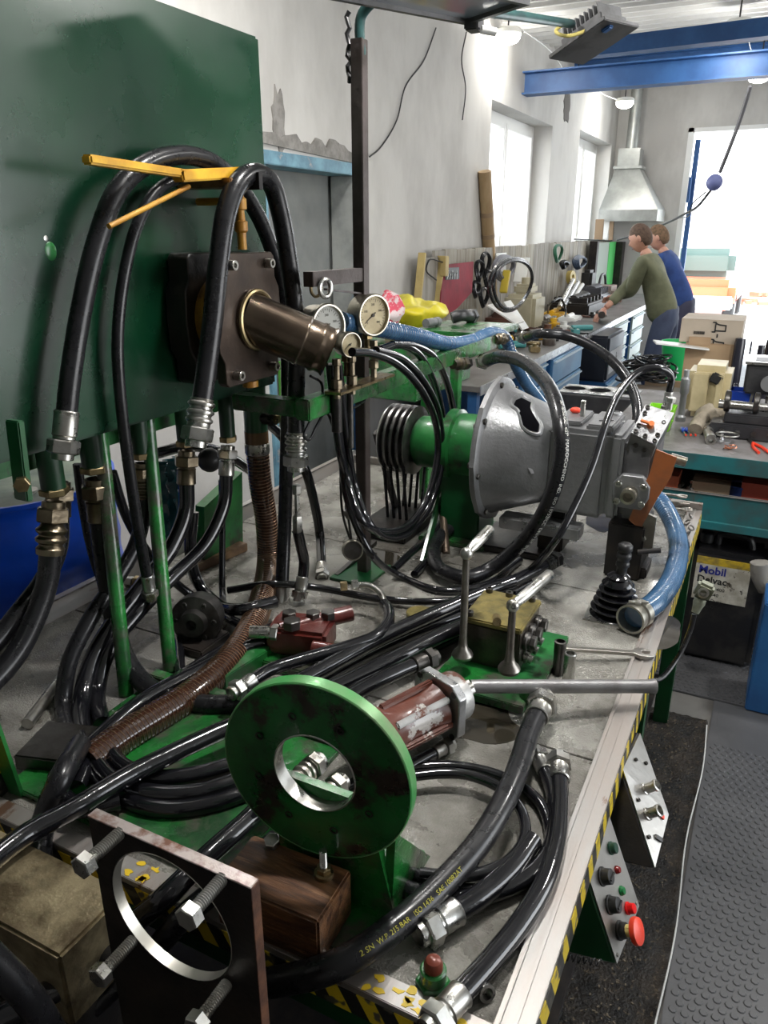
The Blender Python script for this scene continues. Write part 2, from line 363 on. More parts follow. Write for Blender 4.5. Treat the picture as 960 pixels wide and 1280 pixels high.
N = GLASSC.node_tree.nodes; N.clear(); a1 = N.new('ShaderNodeOutputMaterial'); a2 = N.new('ShaderNodeBsdfTransparent'); a3 = N.new('ShaderNodeBsdfGlossy'); a4 = N.new('ShaderNodeMixShader'); a3.inputs['Roughness'].default_value = .02; a4.inputs[0].default_value = .06
GLASSC.node_tree.links.new(a2.outputs[0], a4.inputs[1]); GLASSC.node_tree.links.new(a3.outputs[0], a4.inputs[2]); GLASSC.node_tree.links.new(a4.outputs[0], a1.inputs[0])
window('window_1', W1, (0, .5, 1)); window('window_2', W2, (0, .55, 1))
# back wall with the open gate
DX0, DX1, DZ = -1.33, 2.3, 2.85
mb = MB(); mb.bx((WX-.45, BY, 0), (DX0, BY+.3, zt)); mb.bx((DX0, BY, DZ), (DX1, BY+.3, zt)); mb.bx((DX1, BY, 0), (3.6, BY+.3, zt)); struct(mb.build('wall_back', PLAST))
mb = MB().bx((DX0, BY-.02, 0), (DX0+.07, BY+.1, DZ), .005); g = struct(mb.build('door_2', UPVC))
MB().bx((DX0, BY-.02, DZ-.05), (DX1, BY+.1, DZ), .005).build('door_lintel', UPVC, g)
MB().bx((DX0+.08, BY+.1, .05), (DX0+.14, BY+.16, DZ-.12), .005).build('gate_edge', BEAMB, g)
MB().bx((DX0+.05, BY+.02, 2.0), (DX0+.1, BY+.1, 2.3), .005).build('hinge', BEAMB, g); MB().bx((DX0+.05, BY+.02, .9), (DX0+.1, BY+.1, 1.2), .005).build('hinge', BEAMB, g)
# right wall with an invented opening, unseen, to let in side daylight, and the wall behind the camera
mb = MB(); mb.bx((3.4, -3.2, 0), (3.6, 1.0, zt)); mb.bx((3.4, 4.2, 0), (3.6, 11.3, zt)); mb.bx((3.4, 1.0, 0), (3.6, 4.2, .6)); mb.bx((3.4, 1.0, 2.6), (3.6, 4.2, zt)); struct(mb.build('wall_right', PLAST))
mb = MB(); mb.bx((-2.65, -3.4, 0), (3.6, -3.2, zt)); struct(mb.build('wall_rear', PLAST))
# corrugated roof sheets, ridges running along x
mb = MB(); vs = []; fs = []; y = -3.3; k = 0; xs = (-2.65, 3.6)
prof = [(0, 0), (.1, 0), (.125, .03), (.165, .03), (.19, 0)]
while y < BY+.3:
    for dy, dz in prof[:4]:
        for x in xs: vs.append(V((x, y+dy, ceil_z(y+dy)-dz)))
    y += .19
for i in range(len(vs)//2-1): fs.append([2*i, 2*i+1, 2*i+3, 2*i+2])
top = [v+V((0, 0, .04)) for v in vs]; n_ = len(vs)
mb.add(vs+top, fs+[[a+n_ for a in f][::-1] for f in fs]); struct(mb.build('ceiling', ROOF))
# blue roof beams
def beam(y, z0, h, wd, x0, x1, nm='trim_beam'):
    mb = MB(); mb.bx((x0, y-wd/2, z0), (x1, y+wd/2, z0+.012)); mb.bx((x0, y-wd/2, z0+h-.012), (x1, y+wd/2, z0+h)); mb.bx((x0, y-.006, z0), (x1, y+.006, z0+h)); struct(mb.build(nm, BEAMB))
beam(7.0, 2.73, .17, .16, WX, 3.4); beam(8.6, 3.05, .2, .14, WX, 3.4)
mb = MB().bar(S(735, 62, y=6.0), S(960, 40, y=5.6)+V((1.5, -.2, .0)), .12, .1); struct(mb.build('trim_brace', BEAMB))
# ---------------- outside
WHITEG = M('sunlit_yard', (.8, .79, .77), .8, 0, (.7, .68, .65), 1, .4, .6)
mb = MB().bx((-30, BY+.3, -.12), (30, 60, -.04)); struct(mb.build('ground', WHITEG))
mb = MB().bx((-30, 34, 0), (30, 34.3, 1.9)); struct(mb.build('wall_yard', M('yard_wall', (.82, .82, .8), .8)))
t = thing('car', 'orange and white car parked outside the open gate', 'car', (0, 0, 0))
CX_, CY_ = -1.6, 17.5
MBb = MB(); MBb.box((CX_, CY_, .55), (1.7, 3.6, .55), b=.16); MBb.build('car_body', M('orange_car_paint', (.75, .16, .07), .3, 0, coat=.5), t)
MB().box((CX_, CY_+.1, 1.08), (1.45, 1.8, .55), b=.22).build('cabin', M('car_glass', (.12, .17, .15), .1), t)
MB().box((CX_, CY_-1.78, .42), (1.66, .12, .24), b=.05).build('bumper', WHITEP, t)
for a in (-.75, .75):
    for b in (-1.15, 1.15): MB().cyl((CX_+a-.1, CY_+b, .28), (CX_+a+.1, CY_+b, .28), .3, n=20, c=.03).build('wheel', BLACKP, t)
t = MB(); random.seed(5)
for k in range(26):
    a = random.uniform(-.9, .9); t.box((.0+a, 20+random.uniform(-.4, .4), .1+max(0, .5-abs(a)*.5)*random.random()), (.24, .12, .08), Matrix.Rotation(random.random()*3, 3, 'Z'))
tag(t.build('brick_rubble', M('red_brick', (.45, .2, .12), .8)), 'scattered red brick rubble in the sunlit yard', 'rubble', kind='stuff')
# ---------------- rubber matting
RUB = M('grey_rubber_mat', (.085, .085, .088), .38, 0, (.065, .065, .068), 3, .4, .6, .15, 50, rv=.08)
mt = []
def matpiece(x0, x1, y0, y1, label):
    mb = MB().bx((x0, y0, 0.0), (x1, y1, .008), .002); o = tag(mb.build('rubber_mat', RUB), label, 'mat', 'studded rubber mats on the floor')
    vs = []; fs = []; r = .0098; p = .025; ny = int((y1-y0-.02)/p); nx = int((x1-x0-.02)/p)
    for j in range(ny):
        for i in range(nx):
            cx = x0+.02+p*(i+.5*(j % 2)); cy = y0+.02+p*.9*j
            if cx > x1-.02 or cy > y1-.02: continue
            b = len(vs)
            for rr, z in ((r, .008), (r*.8, .0105)):
                for k in range(8): vs.append((cx+rr*math.cos(k*PI/4), cy+rr*math.sin(k*PI/4), z))
            fs += [[b+k, b+(k+1) % 8, b+8+(k+1) % 8, b+8+k] for k in range(8)]+[[b+8+k for k in range(8)]]
    m2 = MB(); m2.v = [V(v) for v in vs]; m2.f = fs; tag(m2.build('stud', RUB, o), kind='stuff')
matpiece(.012, .235, .1, 2.72, 'grey studded rubber mat strip beside the oily rug')
matpiece(.24, 1.4, .1, 1.7, 'grey studded rubber mat at the lower right of the photo')
matpiece(.24, 1.4, 1.705, 3.6, 'grey studded rubber mat below the plastic oil can')
matpiece(-.9, .235, 2.725, 3.6, 'grey studded rubber mat strip at the far end of the test bench')
GRIME = M('oily_rug', (.028, .02, .013), .5, 0, (.008, .007, .006), 14, .4, .6, 2.5, 130, col3=(.10, .075, .045), s3=70, t3=.58)
mb = MB(); vs = []; fs = []; nx, ny = 60, 250; x0, x1, y0, y1 = -.62, .003, -.1, 2.56
for j in range(ny+1):
    for i in range(nx+1):
        x = x0+(x1-x0)*i/nx; y = y0+(y1-y0)*j/ny; e = .006*math.sin(y*9) if i == nx else 0
        vs.append((x+e, y, .014+.006*noise.noise(V((x*18, y*18, 0)))+.004*noise.noise(V((x*90, y*90, 0)))+(.004 if i == nx else 0)))
for j in range(ny):
    for i in range(nx): a = j*(nx+1)+i; fs.append([a, a+1, a+nx+2, a+nx+1])
mb.add(vs, fs); rg = tag(mb.build('rug', GRIME, None, 60), 'dark oil-soaked rug under the edge of the test bench', 'rug')
rg.modifiers.new('t', 'SOLIDIFY').thickness = .012
P_ = [V((.006+.006*math.sin(y*9), y, .022)) for y in [(-.1+2.62*k/60) for k in range(61)]]
MB().tube(P_, .0022, 6).build('rug_hem', M('pale_thread', (.5, .5, .48), .7), rg)
mb = MB(); random.seed(9)
for k in range(900):
    x = random.uniform(-.1, -.02); y = random.uniform(.5, 2.5); s_ = random.uniform(.0015, .0038); mb.box((x-random.random()*.25, y, .021+s_/2), (s_*2, s_, s_), Matrix.Rotation(random.random()*3, 3, 'Z'))
tag(mb.build('debris', M('metal_debris', (.17, .14, .1), .5, .5), None), 'tiny metal shavings and grit scattered over the oily rug', 'debris', kind='stuff')
# ================================================================ test bench table
TZ = .8; TX0, TX1, TY0, TY1 = -1.40, -.12, .57, 2.53
TOP = M('stained_steel_sheet', (.36, .35, .315), .3, .35, (.15, .14, .12), 6, .38, .62, .75, 260, .25, (.05, .042, .03), 6.5, .56, rv=.17, w3=.14)
RIM = M('scuffed_aluminium_edge', (.4, .385, .37), .5, .8, (.4, .36, .33), 18, .4, .6, .3, 50, col3=(.2, .12, .08), s3=14, t3=.6, st=(1, .25, 1))
def stripes(name, axis, per=.055):
    m = bpy.data.materials.new(name); m.use_nodes = True; n = m.node_tree; N = n.nodes; L = n.links; b = N['Principled BSDF']; b.inputs['Roughness'].default_value = .4
    t = N.new('ShaderNodeTexCoord'); s = N.new('ShaderNodeSeparateXYZ'); L.new(t.outputs['Object'], s.inputs[0])
    a = N.new('ShaderNodeMath'); a.operation = 'MULTIPLY_ADD'; a.inputs[1].default_value = .55; L.new(s.outputs['Z'], a.inputs[0]); L.new(s.outputs[axis], a.inputs[2])
    d = N.new('ShaderNodeMath'); d.operation = 'DIVIDE'; d.inputs[1].default_value = per; L.new(a.outputs[0], d.inputs[0])
    f = N.new('ShaderNodeMath'); f.operation = 'FRACT'; L.new(d.outputs[0], f.inputs[0]); g = N.new('ShaderNodeMath'); g.operation = 'GREATER_THAN'; g.inputs[1].default_value = .5; L.new(f.outputs[0], g.inputs[0])
    nz = N.new('ShaderNodeTexNoise'); nz.inputs['Scale'].default_value = 45; L.new(t.outputs['Object'], nz.inputs[0]); nr = N.new('ShaderNodeMapRange'); nr.inputs[1].default_value = .58; nr.inputs[2].default_value = .64; L.new(nz.outputs['Fac'], nr.inputs[0])
    x = N.new('ShaderNodeMix'); x.data_type = 'RGBA'; x.inputs[6].default_value = (.015, .015, .014, 1); x.inputs[7].default_value = (.68, .5, .02, 1); L.new(g.outputs[0], x.inputs[0])
    y = N.new('ShaderNodeMix'); y.data_type = 'RGBA'; y.inputs[7].default_value = (.09, .08, .06, 1); L.new(x.outputs[2], y.inputs[6]); L.new(nr.outputs[0], y.inputs[0]); L.new(y.outputs[2], b.inputs['Base Color']); return m
HAZY = stripes('hazard_tape', 'Y', .05); HAZX = stripes('hazard_tape_front', 'X', .05)
t = thing('test_bench', 'long steel test bench with hazard-striped edges under the hoses and gearbox', 'workbench', (-.76, 1.55, 0))
# sheet top with its round opening edge welds; big plates laid side by side
for i, (a, b) in enumerate(((TY0, 1.12), (1.123, 1.78), (1.783, TY1))): MB().bx((TX0, a, TZ-.012), (TX1-.03, b, TZ), .001).build('top_plate', TOP, t)
mb = MB(); mb.bx((TX1-.042, TY0-.002, TZ-.002), (TX1, TY1, TZ+.006), .001); mb.bx((TX1-.042, TY0, TZ), (TX1-.036, TY1, TZ+.012), .001); mb.bx((TX1-.022, TY0, TZ+.004), (TX1-.018, TY1, TZ+.009)); mb.bx((TX1-.006, TY0, TZ-.07), (TX1, TY1, TZ), .001); mb.build('edge_strip', RIM, t)
MB().bx((TX1, TY0, TZ-.066), (TX1+.0012, TY1, TZ-.004)).build('hazard_tape', HAZY, t)
mb = MB(); mb.bx((TX0, TY0-.002, TZ-.002), (TX1-.042, TY0+.03, TZ+.006), .001); mb.bx((TX0, TY0-.002, TZ-.04), (TX1, TY0+.004, TZ), .001); mb.build('edge_strip', RIM, t)
MB().bx((TX0, TY0-.0035, TZ-.038), (TX1, TY0-.002, TZ-.004)).build('hazard_tape', HAZX, t)
mb = MB(); mb.bx((TX0-.002, TY0, TZ-.03), (TX0+.004, TY1, TZ+.045), .001); mb.bx((TX0-.02, TY0, TZ+.038), (TX0+.004, TY1, TZ+.045), .001); mb.build('edge_strip', RIM, t)
mb = MB(); mb.bx((TX0, TY1-.006, TZ-.03), (TX1, TY1, TZ+.03), .001); mb.bx((TX0, TY1-.02, TZ+.026), (TX1, TY1, TZ+.03), .001); mb.build('edge_strip', RIM, t)
for (a, b) in (((TX0+.01, TY0+.01, TZ-.09), (TX1-.01, TY0+.05, TZ-.013)), ((TX0+.01, TY1-.05, TZ-.09), (TX1-.01, TY1-.01, TZ-.013)), ((TX0+.01, TY0+.05, TZ-.09), (TX0+.05, TY1-.05, TZ-.013)), ((TX1-.05, TY0+.05, TZ-.09), (TX1-.01, TY1-.05, TZ-.013))):
    MB().bx(a, b, .003).build('frame_rail', GREEN, t)
for x in (TX0+.03, TX1-.03):
    for y in (TY0+.03, 1.55, TY1-.03): MB().bx((x-.025, y-.025, 0), (x+.025, y+.025, TZ-.09), .003).build('leg', GREEN, t)
MB().bx((TX0+.05, TY0+.05, .18), (TX1-.05, TY1-.05, .2)).build('lower_shelf', BLACKM, t)
# hex stud holes in the front, yellow paint blobs along the front edge are worn paint
PAINTY = M('yellow_paint_flake', (.75, .52, .02), .45)
mb = MB(); random.seed(4)
for k in range(26):
    x = random.choice([-.62, -.5, -.42, -.3, -.26, -.2, -.68])+random.uniform(-.02, .02); y = TY0+.003+random.random()*.025; q = []
    for j in range(9): a = 2*PI*j/9; r_ = random.uniform(.002, .007); q.append((x+1.4*r_*math.cos(a), y+r_*math.sin(a)))
    mb.prism(q, .0008, Matrix.Translation((0, 0, TZ+.006)))
tag(mb.build('paint_flakes', PAINTY, t), kind='stuff')
# oil puddles: thin glossy patches
OIL = M('oil_film', (.035, .03, .022), .05, 0, coat=.5)
def puddle(x, y, rx, ry, seed, mat=OIL, z=TZ):
    random.seed(seed); q = []
    for j in range(26): a = 2*PI*j/26; r_ = .8+.25*noise.noise(V((math.cos(a)*1.5, math.sin(a)*1.5, seed))); q.append((x+rx*r_*math.cos(a), y+ry*r_*math.sin(a)))
    return MB().prism(q, .0006, Matrix.Translation((0, 0, z)))
for i, (px, py, rx, ry) in enumerate([(760, 640, .08, .2), (590, 900, .1, .09), (470, 700, .1, .08), (830, 790, .05, .1)]):
    p = S(px, py, z=TZ); tag(puddle(p.x, p.y, rx, ry, i+3).build('oil_puddle', OIL, t), kind='stuff')
# green painted raised plates below the disc (they carry the stand)
t = thing('mounting_plate', 'worn green steel plate lying on the bench under the black hoses', 'plate', (-.8, .8, TZ))
MB().bx((-1.0, .62, TZ), (-.56, .94, TZ+.012), .002).build('plate', GREENW, t)
MB().bx((-1.0, .95, TZ), (-.55, .975, TZ+.03), .002).build('side_rib', GREENW, t)
tag(MB().prism([(-.56, .62), (-.44, .62), (-.47, .8), (-.56, .84)], .012, Matrix.Translation((0, 0, TZ))).build('gusset_plate', GREENW), 'flaking green plate on the bench seen through the black frame', 'plate')

# ================================================================ green disc on its stand
DC = V((-.426, .652, 1.018)); DR = .128
t = thing('flange_disc', 'large green steel disc with a round centre hole standing upright', 'disc', (DC.x, DC.y, TZ))
dm = Matrix.Translation(DC) @ Matrix.Rotation(math.radians(6), 4, 'Z') @ Matrix.Rotation(PI/2, 4, 'X')
def annulus(mb, m, R, r, th, n=64, ch=.0015):
    pr = [(r, 0), (R-ch, 0), (R, ch), (R, th-ch), (R-ch, th), (r, th), (r, 0)]; vs = []; fs = []
    for (q, z) in pr[:-1]:
        for k in range(n): a = 2*PI*k/n; vs.append(m @ V((q*math.cos(a), q*math.sin(a), z)))
    for i in range(6):
        for k in range(n): fs.append([i*n+k, i*n+(k+1) % n, ((i+1) % 6)*n+(k+1) % n, ((i+1) % 6)*n+k])
    return mb.add(vs, fs)
DISC = M('scratched_green_paint', (.01, .135, .026), .3, 0, (.006, .07, .016), 9, .4, .62, .35, 50, .35, (.02, .014, .01), 11, .52, rv=.08, w3=.06)
th = .02
annulus(MB(), dm @ Matrix.Translation((0, 0, -th+.001)), DR-.0015, .0565, th-.001).build('face', DISC, t)
annulus(MB(), dm @ Matrix.Translation((0, 0, -th)), DR+.0005, DR-.002, th).build('outer_edge', M('rubbed_green_edge', (.06, .36, .09), .3, .2, (.2, .32, .16), 8, .4, .6, .2, 40), t)
annulus(MB(), dm @ Matrix.Translation((0, 0, -th-.0005)), .0570, .0545, th+.0015).build('bore', STEEL, t)
for k in range(8):
    a = math.radians(k*45+18); c = dm @ V((.083*math.cos(a), .083*math.sin(a), .0012)); ax = dm.to_3x3() @ V((0, 0, 1))
    mb = MB(); mb.lathe([(.0052, 0), (.0058, .0006), (.0036, .0008), (.0034, -.004), (0, -.004)], c, ax, 12, cap=False); mb.build('bolt_hole', BLACKM, t)
# stand
mb = MB()
sm = Matrix(((1, 0, 0, 0), (0, 0, 1, .672), (0, 1, 0, 0), (0, 0, 0, 1)))
mb.prism([(-.5, TZ), (-.32, TZ), (-.35, .93), (-.37, .98), (-.5, .98)], .012, sm); mb.build('stand_plate', GREENW, t)
MB().prism([(.672, TZ), (.80, TZ), (.684, .94)], .012, Matrix(((0, 0, 1, -.34), (1, 0, 0, 0), (0, 1, 0, 0), (0, 0, 0, 1)))).build('gusset', GREENW, t)
MB().bx((-.52, .60, TZ), (-.335, .80, TZ+.008), .002).build('foot_plate', GREENW, t)
# wooden block
WOOD = M('oiled_wood', (.19, .085, .035), .36, 0, (.04, .016, .008), 7, .4, .62, .5, 30, .3, (.3, .16, .08), 9, .6, st=(1.2, 9, 9), w3=.08)
t = thing('wooden_block', 'dark brown oiled wooden block in front of the green disc', 'wooden block', (-.455, .615, TZ+.008))
mb = MB().box((-.452, .612, TZ+.008+.036), (.15, .088, .072), Matrix.Rotation(math.radians(2), 3, 'Z'), .003); mb.build('block', WOOD, t)
zb = TZ+.08
t1 = tag(hexa(MB(), S(341, 1056, z=zb)+V((0, 0, .002)), V((.1, -.35, 1)), .0105, .012).cyl(S(341, 1056, z=zb), S(341, 1056, z=zb)+V((0, .0, .004)), .006).build('bolt', STEEL), 'zinc hexagon bolt lying on the wooden block beside the disc', 'bolt')
p = S(405, 1094, z=zb); t1 = thing('flange_bolt', 'flange bolt standing threaded end up on the wooden block', 'bolt', p)
MB().lathe([(.0125, 0), (.013, .003), (.0125, .006), (.010, .007)], p, (0, 0, 1), 20).build('flange', BRASSY, t1); hexa(MB(), p+V((0, 0, .006)), (0, 0, 1), .0098, .008).build('head', BRASSY, t1)
mb = MB(); mb.lathe([(.0052 if k % 2 else .0045, .012+k*.0011) for k in range(26)], p, (0, 0, 1), 12); mb.build('thread', STEEL, t1)

# ================================================================ black plate with the round opening
PM = M('oily_black_plate', (.014, .011, .01), .4, .3, (.03, .022, .017), 10, .45, .6, .25, 50)
yp = .45; A = S(110, 1020, y=yp); B = S(314, 1113, y=yp)
t = thing('adapter_plate', 'upright black steel plate with a large round opening and hexagon bolts', 'plate', ((A.x+B.x)/2, yp, .6))
pm = Matrix(((1, 0, 0, 0), (0, 0, 1, yp), (0, 1, 0, 0), (0, 0, 0, 1)))
hc = S(212, 1147, y=yp); w_ = B.x-A.x
mb = MB().holed([(A.x, .62), (B.x, .62), (B.x, A.z), (A.x, A.z)], (hc.x, hc.z), .0835, .012, pm, 64); mb.build('plate', PM, t, 40)
MB().bx((A.x, yp-.001, A.z-.0005), (B.x, yp+.0125, A.z+.0015), .0008).build('bare_top_edge', M('bare_worn_steel', (.5, .44, .42), .4, .8, (.2, .1, .07), 30, .45, .6, .3, 70), t)
MB().bx((B.x-.0005, yp-.001, .62), (B.x+.001, yp+.0125, A.z), .0004).build('rusty_side_edge', RUST, t)
mb = MB(); mm = Matrix(((1, 0, 0, hc.x), (0, 0, 1, yp), (0, 1, 0, hc.z), (0, 0, 0, 1))); annulus(mb, mm, .0838, .082, .0125); mb.build('bore_edge', M('brushed_bore', (.55, .53, .47), .35, .9), t)
for (px, py) in ((112, 1075), (243, 1138), (132, 1212), (252, 1272)):
    p = S(px, py, y=yp-.042); mb = MB(); hexa(mb, p-V((0, .0, 0)), (0, -1, 0), .0132, .0135, ph=random.random())
    o = mb.build('bolt_head', STEEL, t); L_ = [( .0074 if k % 2 else .0064, k*.0013) for k in range(34)]
    MB().lathe(L_, p, (0, 1, 0), 12).build('bolt_thread', STEEL, t)
MB().bx((A.x-.12, yp-.03, .5), (B.x+.1, yp+.04, .62), .004).build('foot', BLACKM, t)
# lower tray in front of the bench that carries plate, brass block and loose hoses
t = thing('drip_tray', 'dark oily steel tray on a frame in front of the bench', 'tray', (-.6, .35, 0))
MB().bx((-1.5, .0, .49), (-.1, .56, .5)).build('tray_floor', BLACKM, t)
for x in (-1.48, -.12):
    for y in (.02, .54): MB().bx((x-.02, y-.02, 0), (x+.02, y+.02, .49)).build('leg', GREEN, t)
# brass block at the left edge
BB = M('aged_brass_block', (.4, .33, .2), .4, .6, (.1, .075, .04), 10, .4, .6, .5, 30, col3=(.04, .03, .02), s3=8, t3=.54, w3=.12)
t = thing('brass_block', 'heavy tarnished brass-coloured block at the lower left', 'metal block', (-.72, .45, .62))
q0 = S(112, 1150, z=.85); q1 = S(28, 1088, z=.87)
mb = MB(); mb.bx((-.9, .42, .72), (q0.x, .53, .84), .004); mb.build('block', BB, t)
MB().bx((-.9, .40, .62), (q0.x-.01, .53, .72), .003).build('lower_body', BLACKM, t)
MB().bx((-.88, .44, .5), (q0.x-.03, .52, .62)).build('support', BLACKM, t)

# ================================================================ two-lever directional valve
t = thing('lever_valve', 'oily hand valve block with two upright levers on a green plate', 'valve', (-.4, 1.4, TZ))
MB().bx((-.5, 1.24, TZ), (-.3, 1.5, TZ+.016), .002).build('base_plate', GREENL, t)
MB().bx((-.5, 1.19, TZ+.002), (-.31, 1.28, TZ+.02), .002).build('front_plate', GREENW, t)
VB = M('greasy_valve_body', (.075, .06, .045), .3, .5, (.03, .025, .02), 14, .4, .6, .5, 60, .2); VT = M('greasy_yellow_top', (.26, .21, .07), .35, .3, (.12, .1, .04), 20, .4, .6, .5, 70)
MB().bx((-.475, 1.3, TZ+.016), (-.355, 1.44, TZ+.106), .003).build('body', VB, t)
MB().bx((-.478, 1.297, TZ+.106), (-.352, 1.443, TZ+.118), .003).build('top_cover', VT, t)
for (x, y) in ((-.465, 1.31), (-.465, 1.43), (-.37, 1.43), (-.42, 1.43)): capscrew(t, (x, y, TZ+.118), (0, 0, 1), .008, .01)
mb = MB(); mb.cyl((-.415, 1.33, TZ+.115), (-.40, 1.29, TZ+.128), .0085); mb.build('pilot_plug', BRASSY, t)
for k, y in enumerate((1.335, 1.375, 1.415)):
    mb = MB(); mb.lathe([(.019, 0), (.019, .008), (.015, .01), (.015, .014)], (-.355, y, TZ+.075), (1, 0, 0), 18); hexa(mb, (-.341, y, TZ+.075), (1, 0, 0), .014, .011); mb.build('port_plug', STEELD, t)
    mb = MB(); mb.lathe([(.011, 0), (.012, .01), (.009, .012), (.009, .02)], (-.355, y, TZ+.04), (1, 0, -.3), 14); mb.build('small_plug', STEEL, t)
LEV = M('lever_steel', (.33, .31, .28), .35, .9, (.17, .15, .13), 14, .4, .6, .2, 60)
def lever(bpx, tpx, hpx, yb, hl):
    b = S(*bpx, z=TZ+.02); b = S(*bpx, y=yb); b.z = max(b.z, TZ+.018); tp = S(*tpx, y=b.y); 
    mb = MB(); mb.lathe([(.0, 0), (.020, .002), (.0215, .008), (.018, .015), (.011, .022), (.0085, .032), (.0075, .05), (.0068, (tp-b).length)], b, tp-b, 18); o = mb.build('lever', LEV, t)
    mb = MB(); mb.sph(tp, .0125); mb.build('ball_joint', STEEL, o)
    h = S(*hpx, y=b.y+hl); d = (h-tp).normalized(); L = (h-tp).length
    mb = MB(); mb.lathe([(.0065, .006), (.0088, .014), (.0105, .03), (.0108, L-.004), (.0085, L), (0, L)], tp, d, 18); mb.build('grip', STEEL, o)
lever((578, 822), (583, 692), (613, 661), 1.255, .09); lever((636, 840), (641, 757), (688, 717), 1.215, .13)
mb = MB(); p = V((-.30, 1.235, TZ+.028)); mb.sph(p, .027, sc=(1.2, 1, 1)); mb.build('end_housing', GREENW, t)
bolt(t, p+V((.02, -.02, .005)), (.5, -.8, 0), .008, .008)
# socket and threaded pin beside it
p = S(506, 0, z=1); p = S(697, 842, z=TZ)
t = tag(MB().lathe([(.011, 0), (.0115, .002), (.0115, .05), (.012, .052), (.012, .075), (.0085, .076), (.0085, .05), (0, .05)], p+V((0, 0, .0)), (0, 0, 1), 20).build('socket', STEELD), 'dark socket standing upright by the green valve plate', 'socket')
p2 = S(703, 846, z=TZ); p2 = p+V((.026, -.02, 0))
t = tag(MB().lathe([(.0115, 0), (.012, .002), (.012, .064), (.0105, .066), (.0085, .066), (.0085, .04), (0, .04)], p2, (0, 0, 1), 20).build('socket', STEEL), 'bright chrome socket standing upright in front of the dark one', 'socket')
# gearbox selector pin on green mount: grey tube across the bench
GT = M('grey_tube', (.33, .325, .33), .36, .6, (.24, .23, .23), 14, .4, .6, .2, 60)
a = S(588, 858, z=.875); b = S(818, 858, z=.845)
t = thing('steel_tube', 'straight grey steel tube reaching over the bench edge', 'tube', (a+b)/2)
d = (b-a).normalized(); L = (b-a).length
mb = MB(); mb.lathe([(.012, 0), (.0128, .02), (.0128, L-.01), (.0145, L-.006), (.0145, L), (.0115, L), (.0115, L-.05), (0, L-.05)], a, d, 24); mb.build('tube', GT, t)
# ================================================================ hydraulic motor lying on the bench
a = S(462, 925, z=.875); b = S(600, 853, z=.875); d = (b-a).normalized(); L = (b-a).length
t = thing('hydraulic_motor', 'chipped brown and silver hydraulic motor behind the green disc', 'motor', (a+b)/2)
BRN = M('chipped_brown_paint', (.13, .035, .02), .33, 0, (.09, .025, .015), 12, .4, .6, .3, 60, .4, (.5, .47, .44), 11, .56, w3=.025)
SIL = M('silver_paint', (.47, .47, .46), .38, .4, (.36, .35, .34), 12, .4, .6, .25, 60, col3=(.16, .07, .05), s3=11, t3=.56, w3=.03)
mb = MB(); mb.lathe([(.046, -.03), (.054, -.02), (.054, 0), (.052, .02), (.041, .035), (.039, L*.42), (.045, L*.55)], a, d, 28); mb.build('body', BRN, t)
mb = MB(); mb.lathe([(.0545, -.008), (.056, -.006), (.056, .012), (.0545, .014)], a, d, 28); mb.build('clamp_ring', SIL, t)
x_, y_, z_ = basis(d)
for k in range(6):
    an = k*PI/3+.3; e = x_*math.cos(an)+y_*math.sin(an)
    MB().bar(a+d*.03+e*.043, a+d*(L*.56)+e*.045, .012, .011, e, .003).build('cast_rib', BRN if k % 2 else SIL, t)
    capscrew(t, a+d*.018+e*.046, -d+e*.1, .007, .01, STEEL)
fm = frame(a+d*(L*.57), d, (0, 0, 1)); q = .056; ch = .02
MB().prism([(-q, -q+ch), (-q+ch, -q), (q-ch, -q), (q, -q+ch), (q, q-ch), (q-ch, q), (-q+ch, q), (-q, q-ch)], .018, fm).build('square_flange', ALU, t, bev=.002)
for sx in (-1, 1):
    for sy in (-1, 1):
        c = fm @ V((sx*.042, sy*.042, .0)); mb = MB(); mb.lathe([(.006, 0), (.006, -.0012), (.0, -.0012)], c, d, 14); mb.build('flange_hole', BLACKM, t)
mb = MB(); mb.lathe([(.045, .018), (.045, .05), (.044, .052), (.02, .052)], a+d*(L*.57), d, 32); mb.build('pilot_ring', SIL, t)
mb = MB(); vs = []; n = 24
for z in (.05, .085):
    for k in range(n): r_ = .0155 if k % 4 < 2 else .0125; an = 2*PI*k/n; vs.append(a+d*(L*.57+z)+x_*(r_*math.cos(an))+y_*(r_*math.sin(an)))
mb.add(vs, [[k, (k+1) % n, n+(k+1) % n, n+k] for k in range(n)]+[[n+k for k in range(n)]]); mb.build('splined_shaft', STEEL, t, 25)
# ================================================================ rubber gaiter with knob
p = S(768, 768, z=TZ); t = thing('gear_lever', 'black rubber bellows boot with a ribbed knob beside the blue hose', 'gear lever', p)
MB().bx(p+V((-.062, -.06, 0)), p+V((.05, .06, .003)), .001).build('base_frame', STEEL, t)
pr = [(.058, .003)]
for k in range(5): r_ = .057-.005*k; pr += [(r_-.013, .013+.0155*k), (r_, .019+.0155*k), (r_, .0208+.0155*k)]
pr += [(.024, .094), (.027, .099), (.016, .108)]
MB().lathe(pr, p, (0, 0, 1), 32).build('bellows', BLACKW, t, 50)
MB().lathe([(r_*1.15, z_*1.13) for r_, z_ in ((.013, .092), (.0105, .098), (.0105, .11), (.0135, .113), (.0135, .12), (.011, .123), (.012, .128), (.0145, .131), (.0145, .14), (.011, .143), (.0145, .148), (.0145, .158), (.009, .163), (0, .163))], p, (.04, 0, 1), 20).build('knob', BLACKP, t, 50)
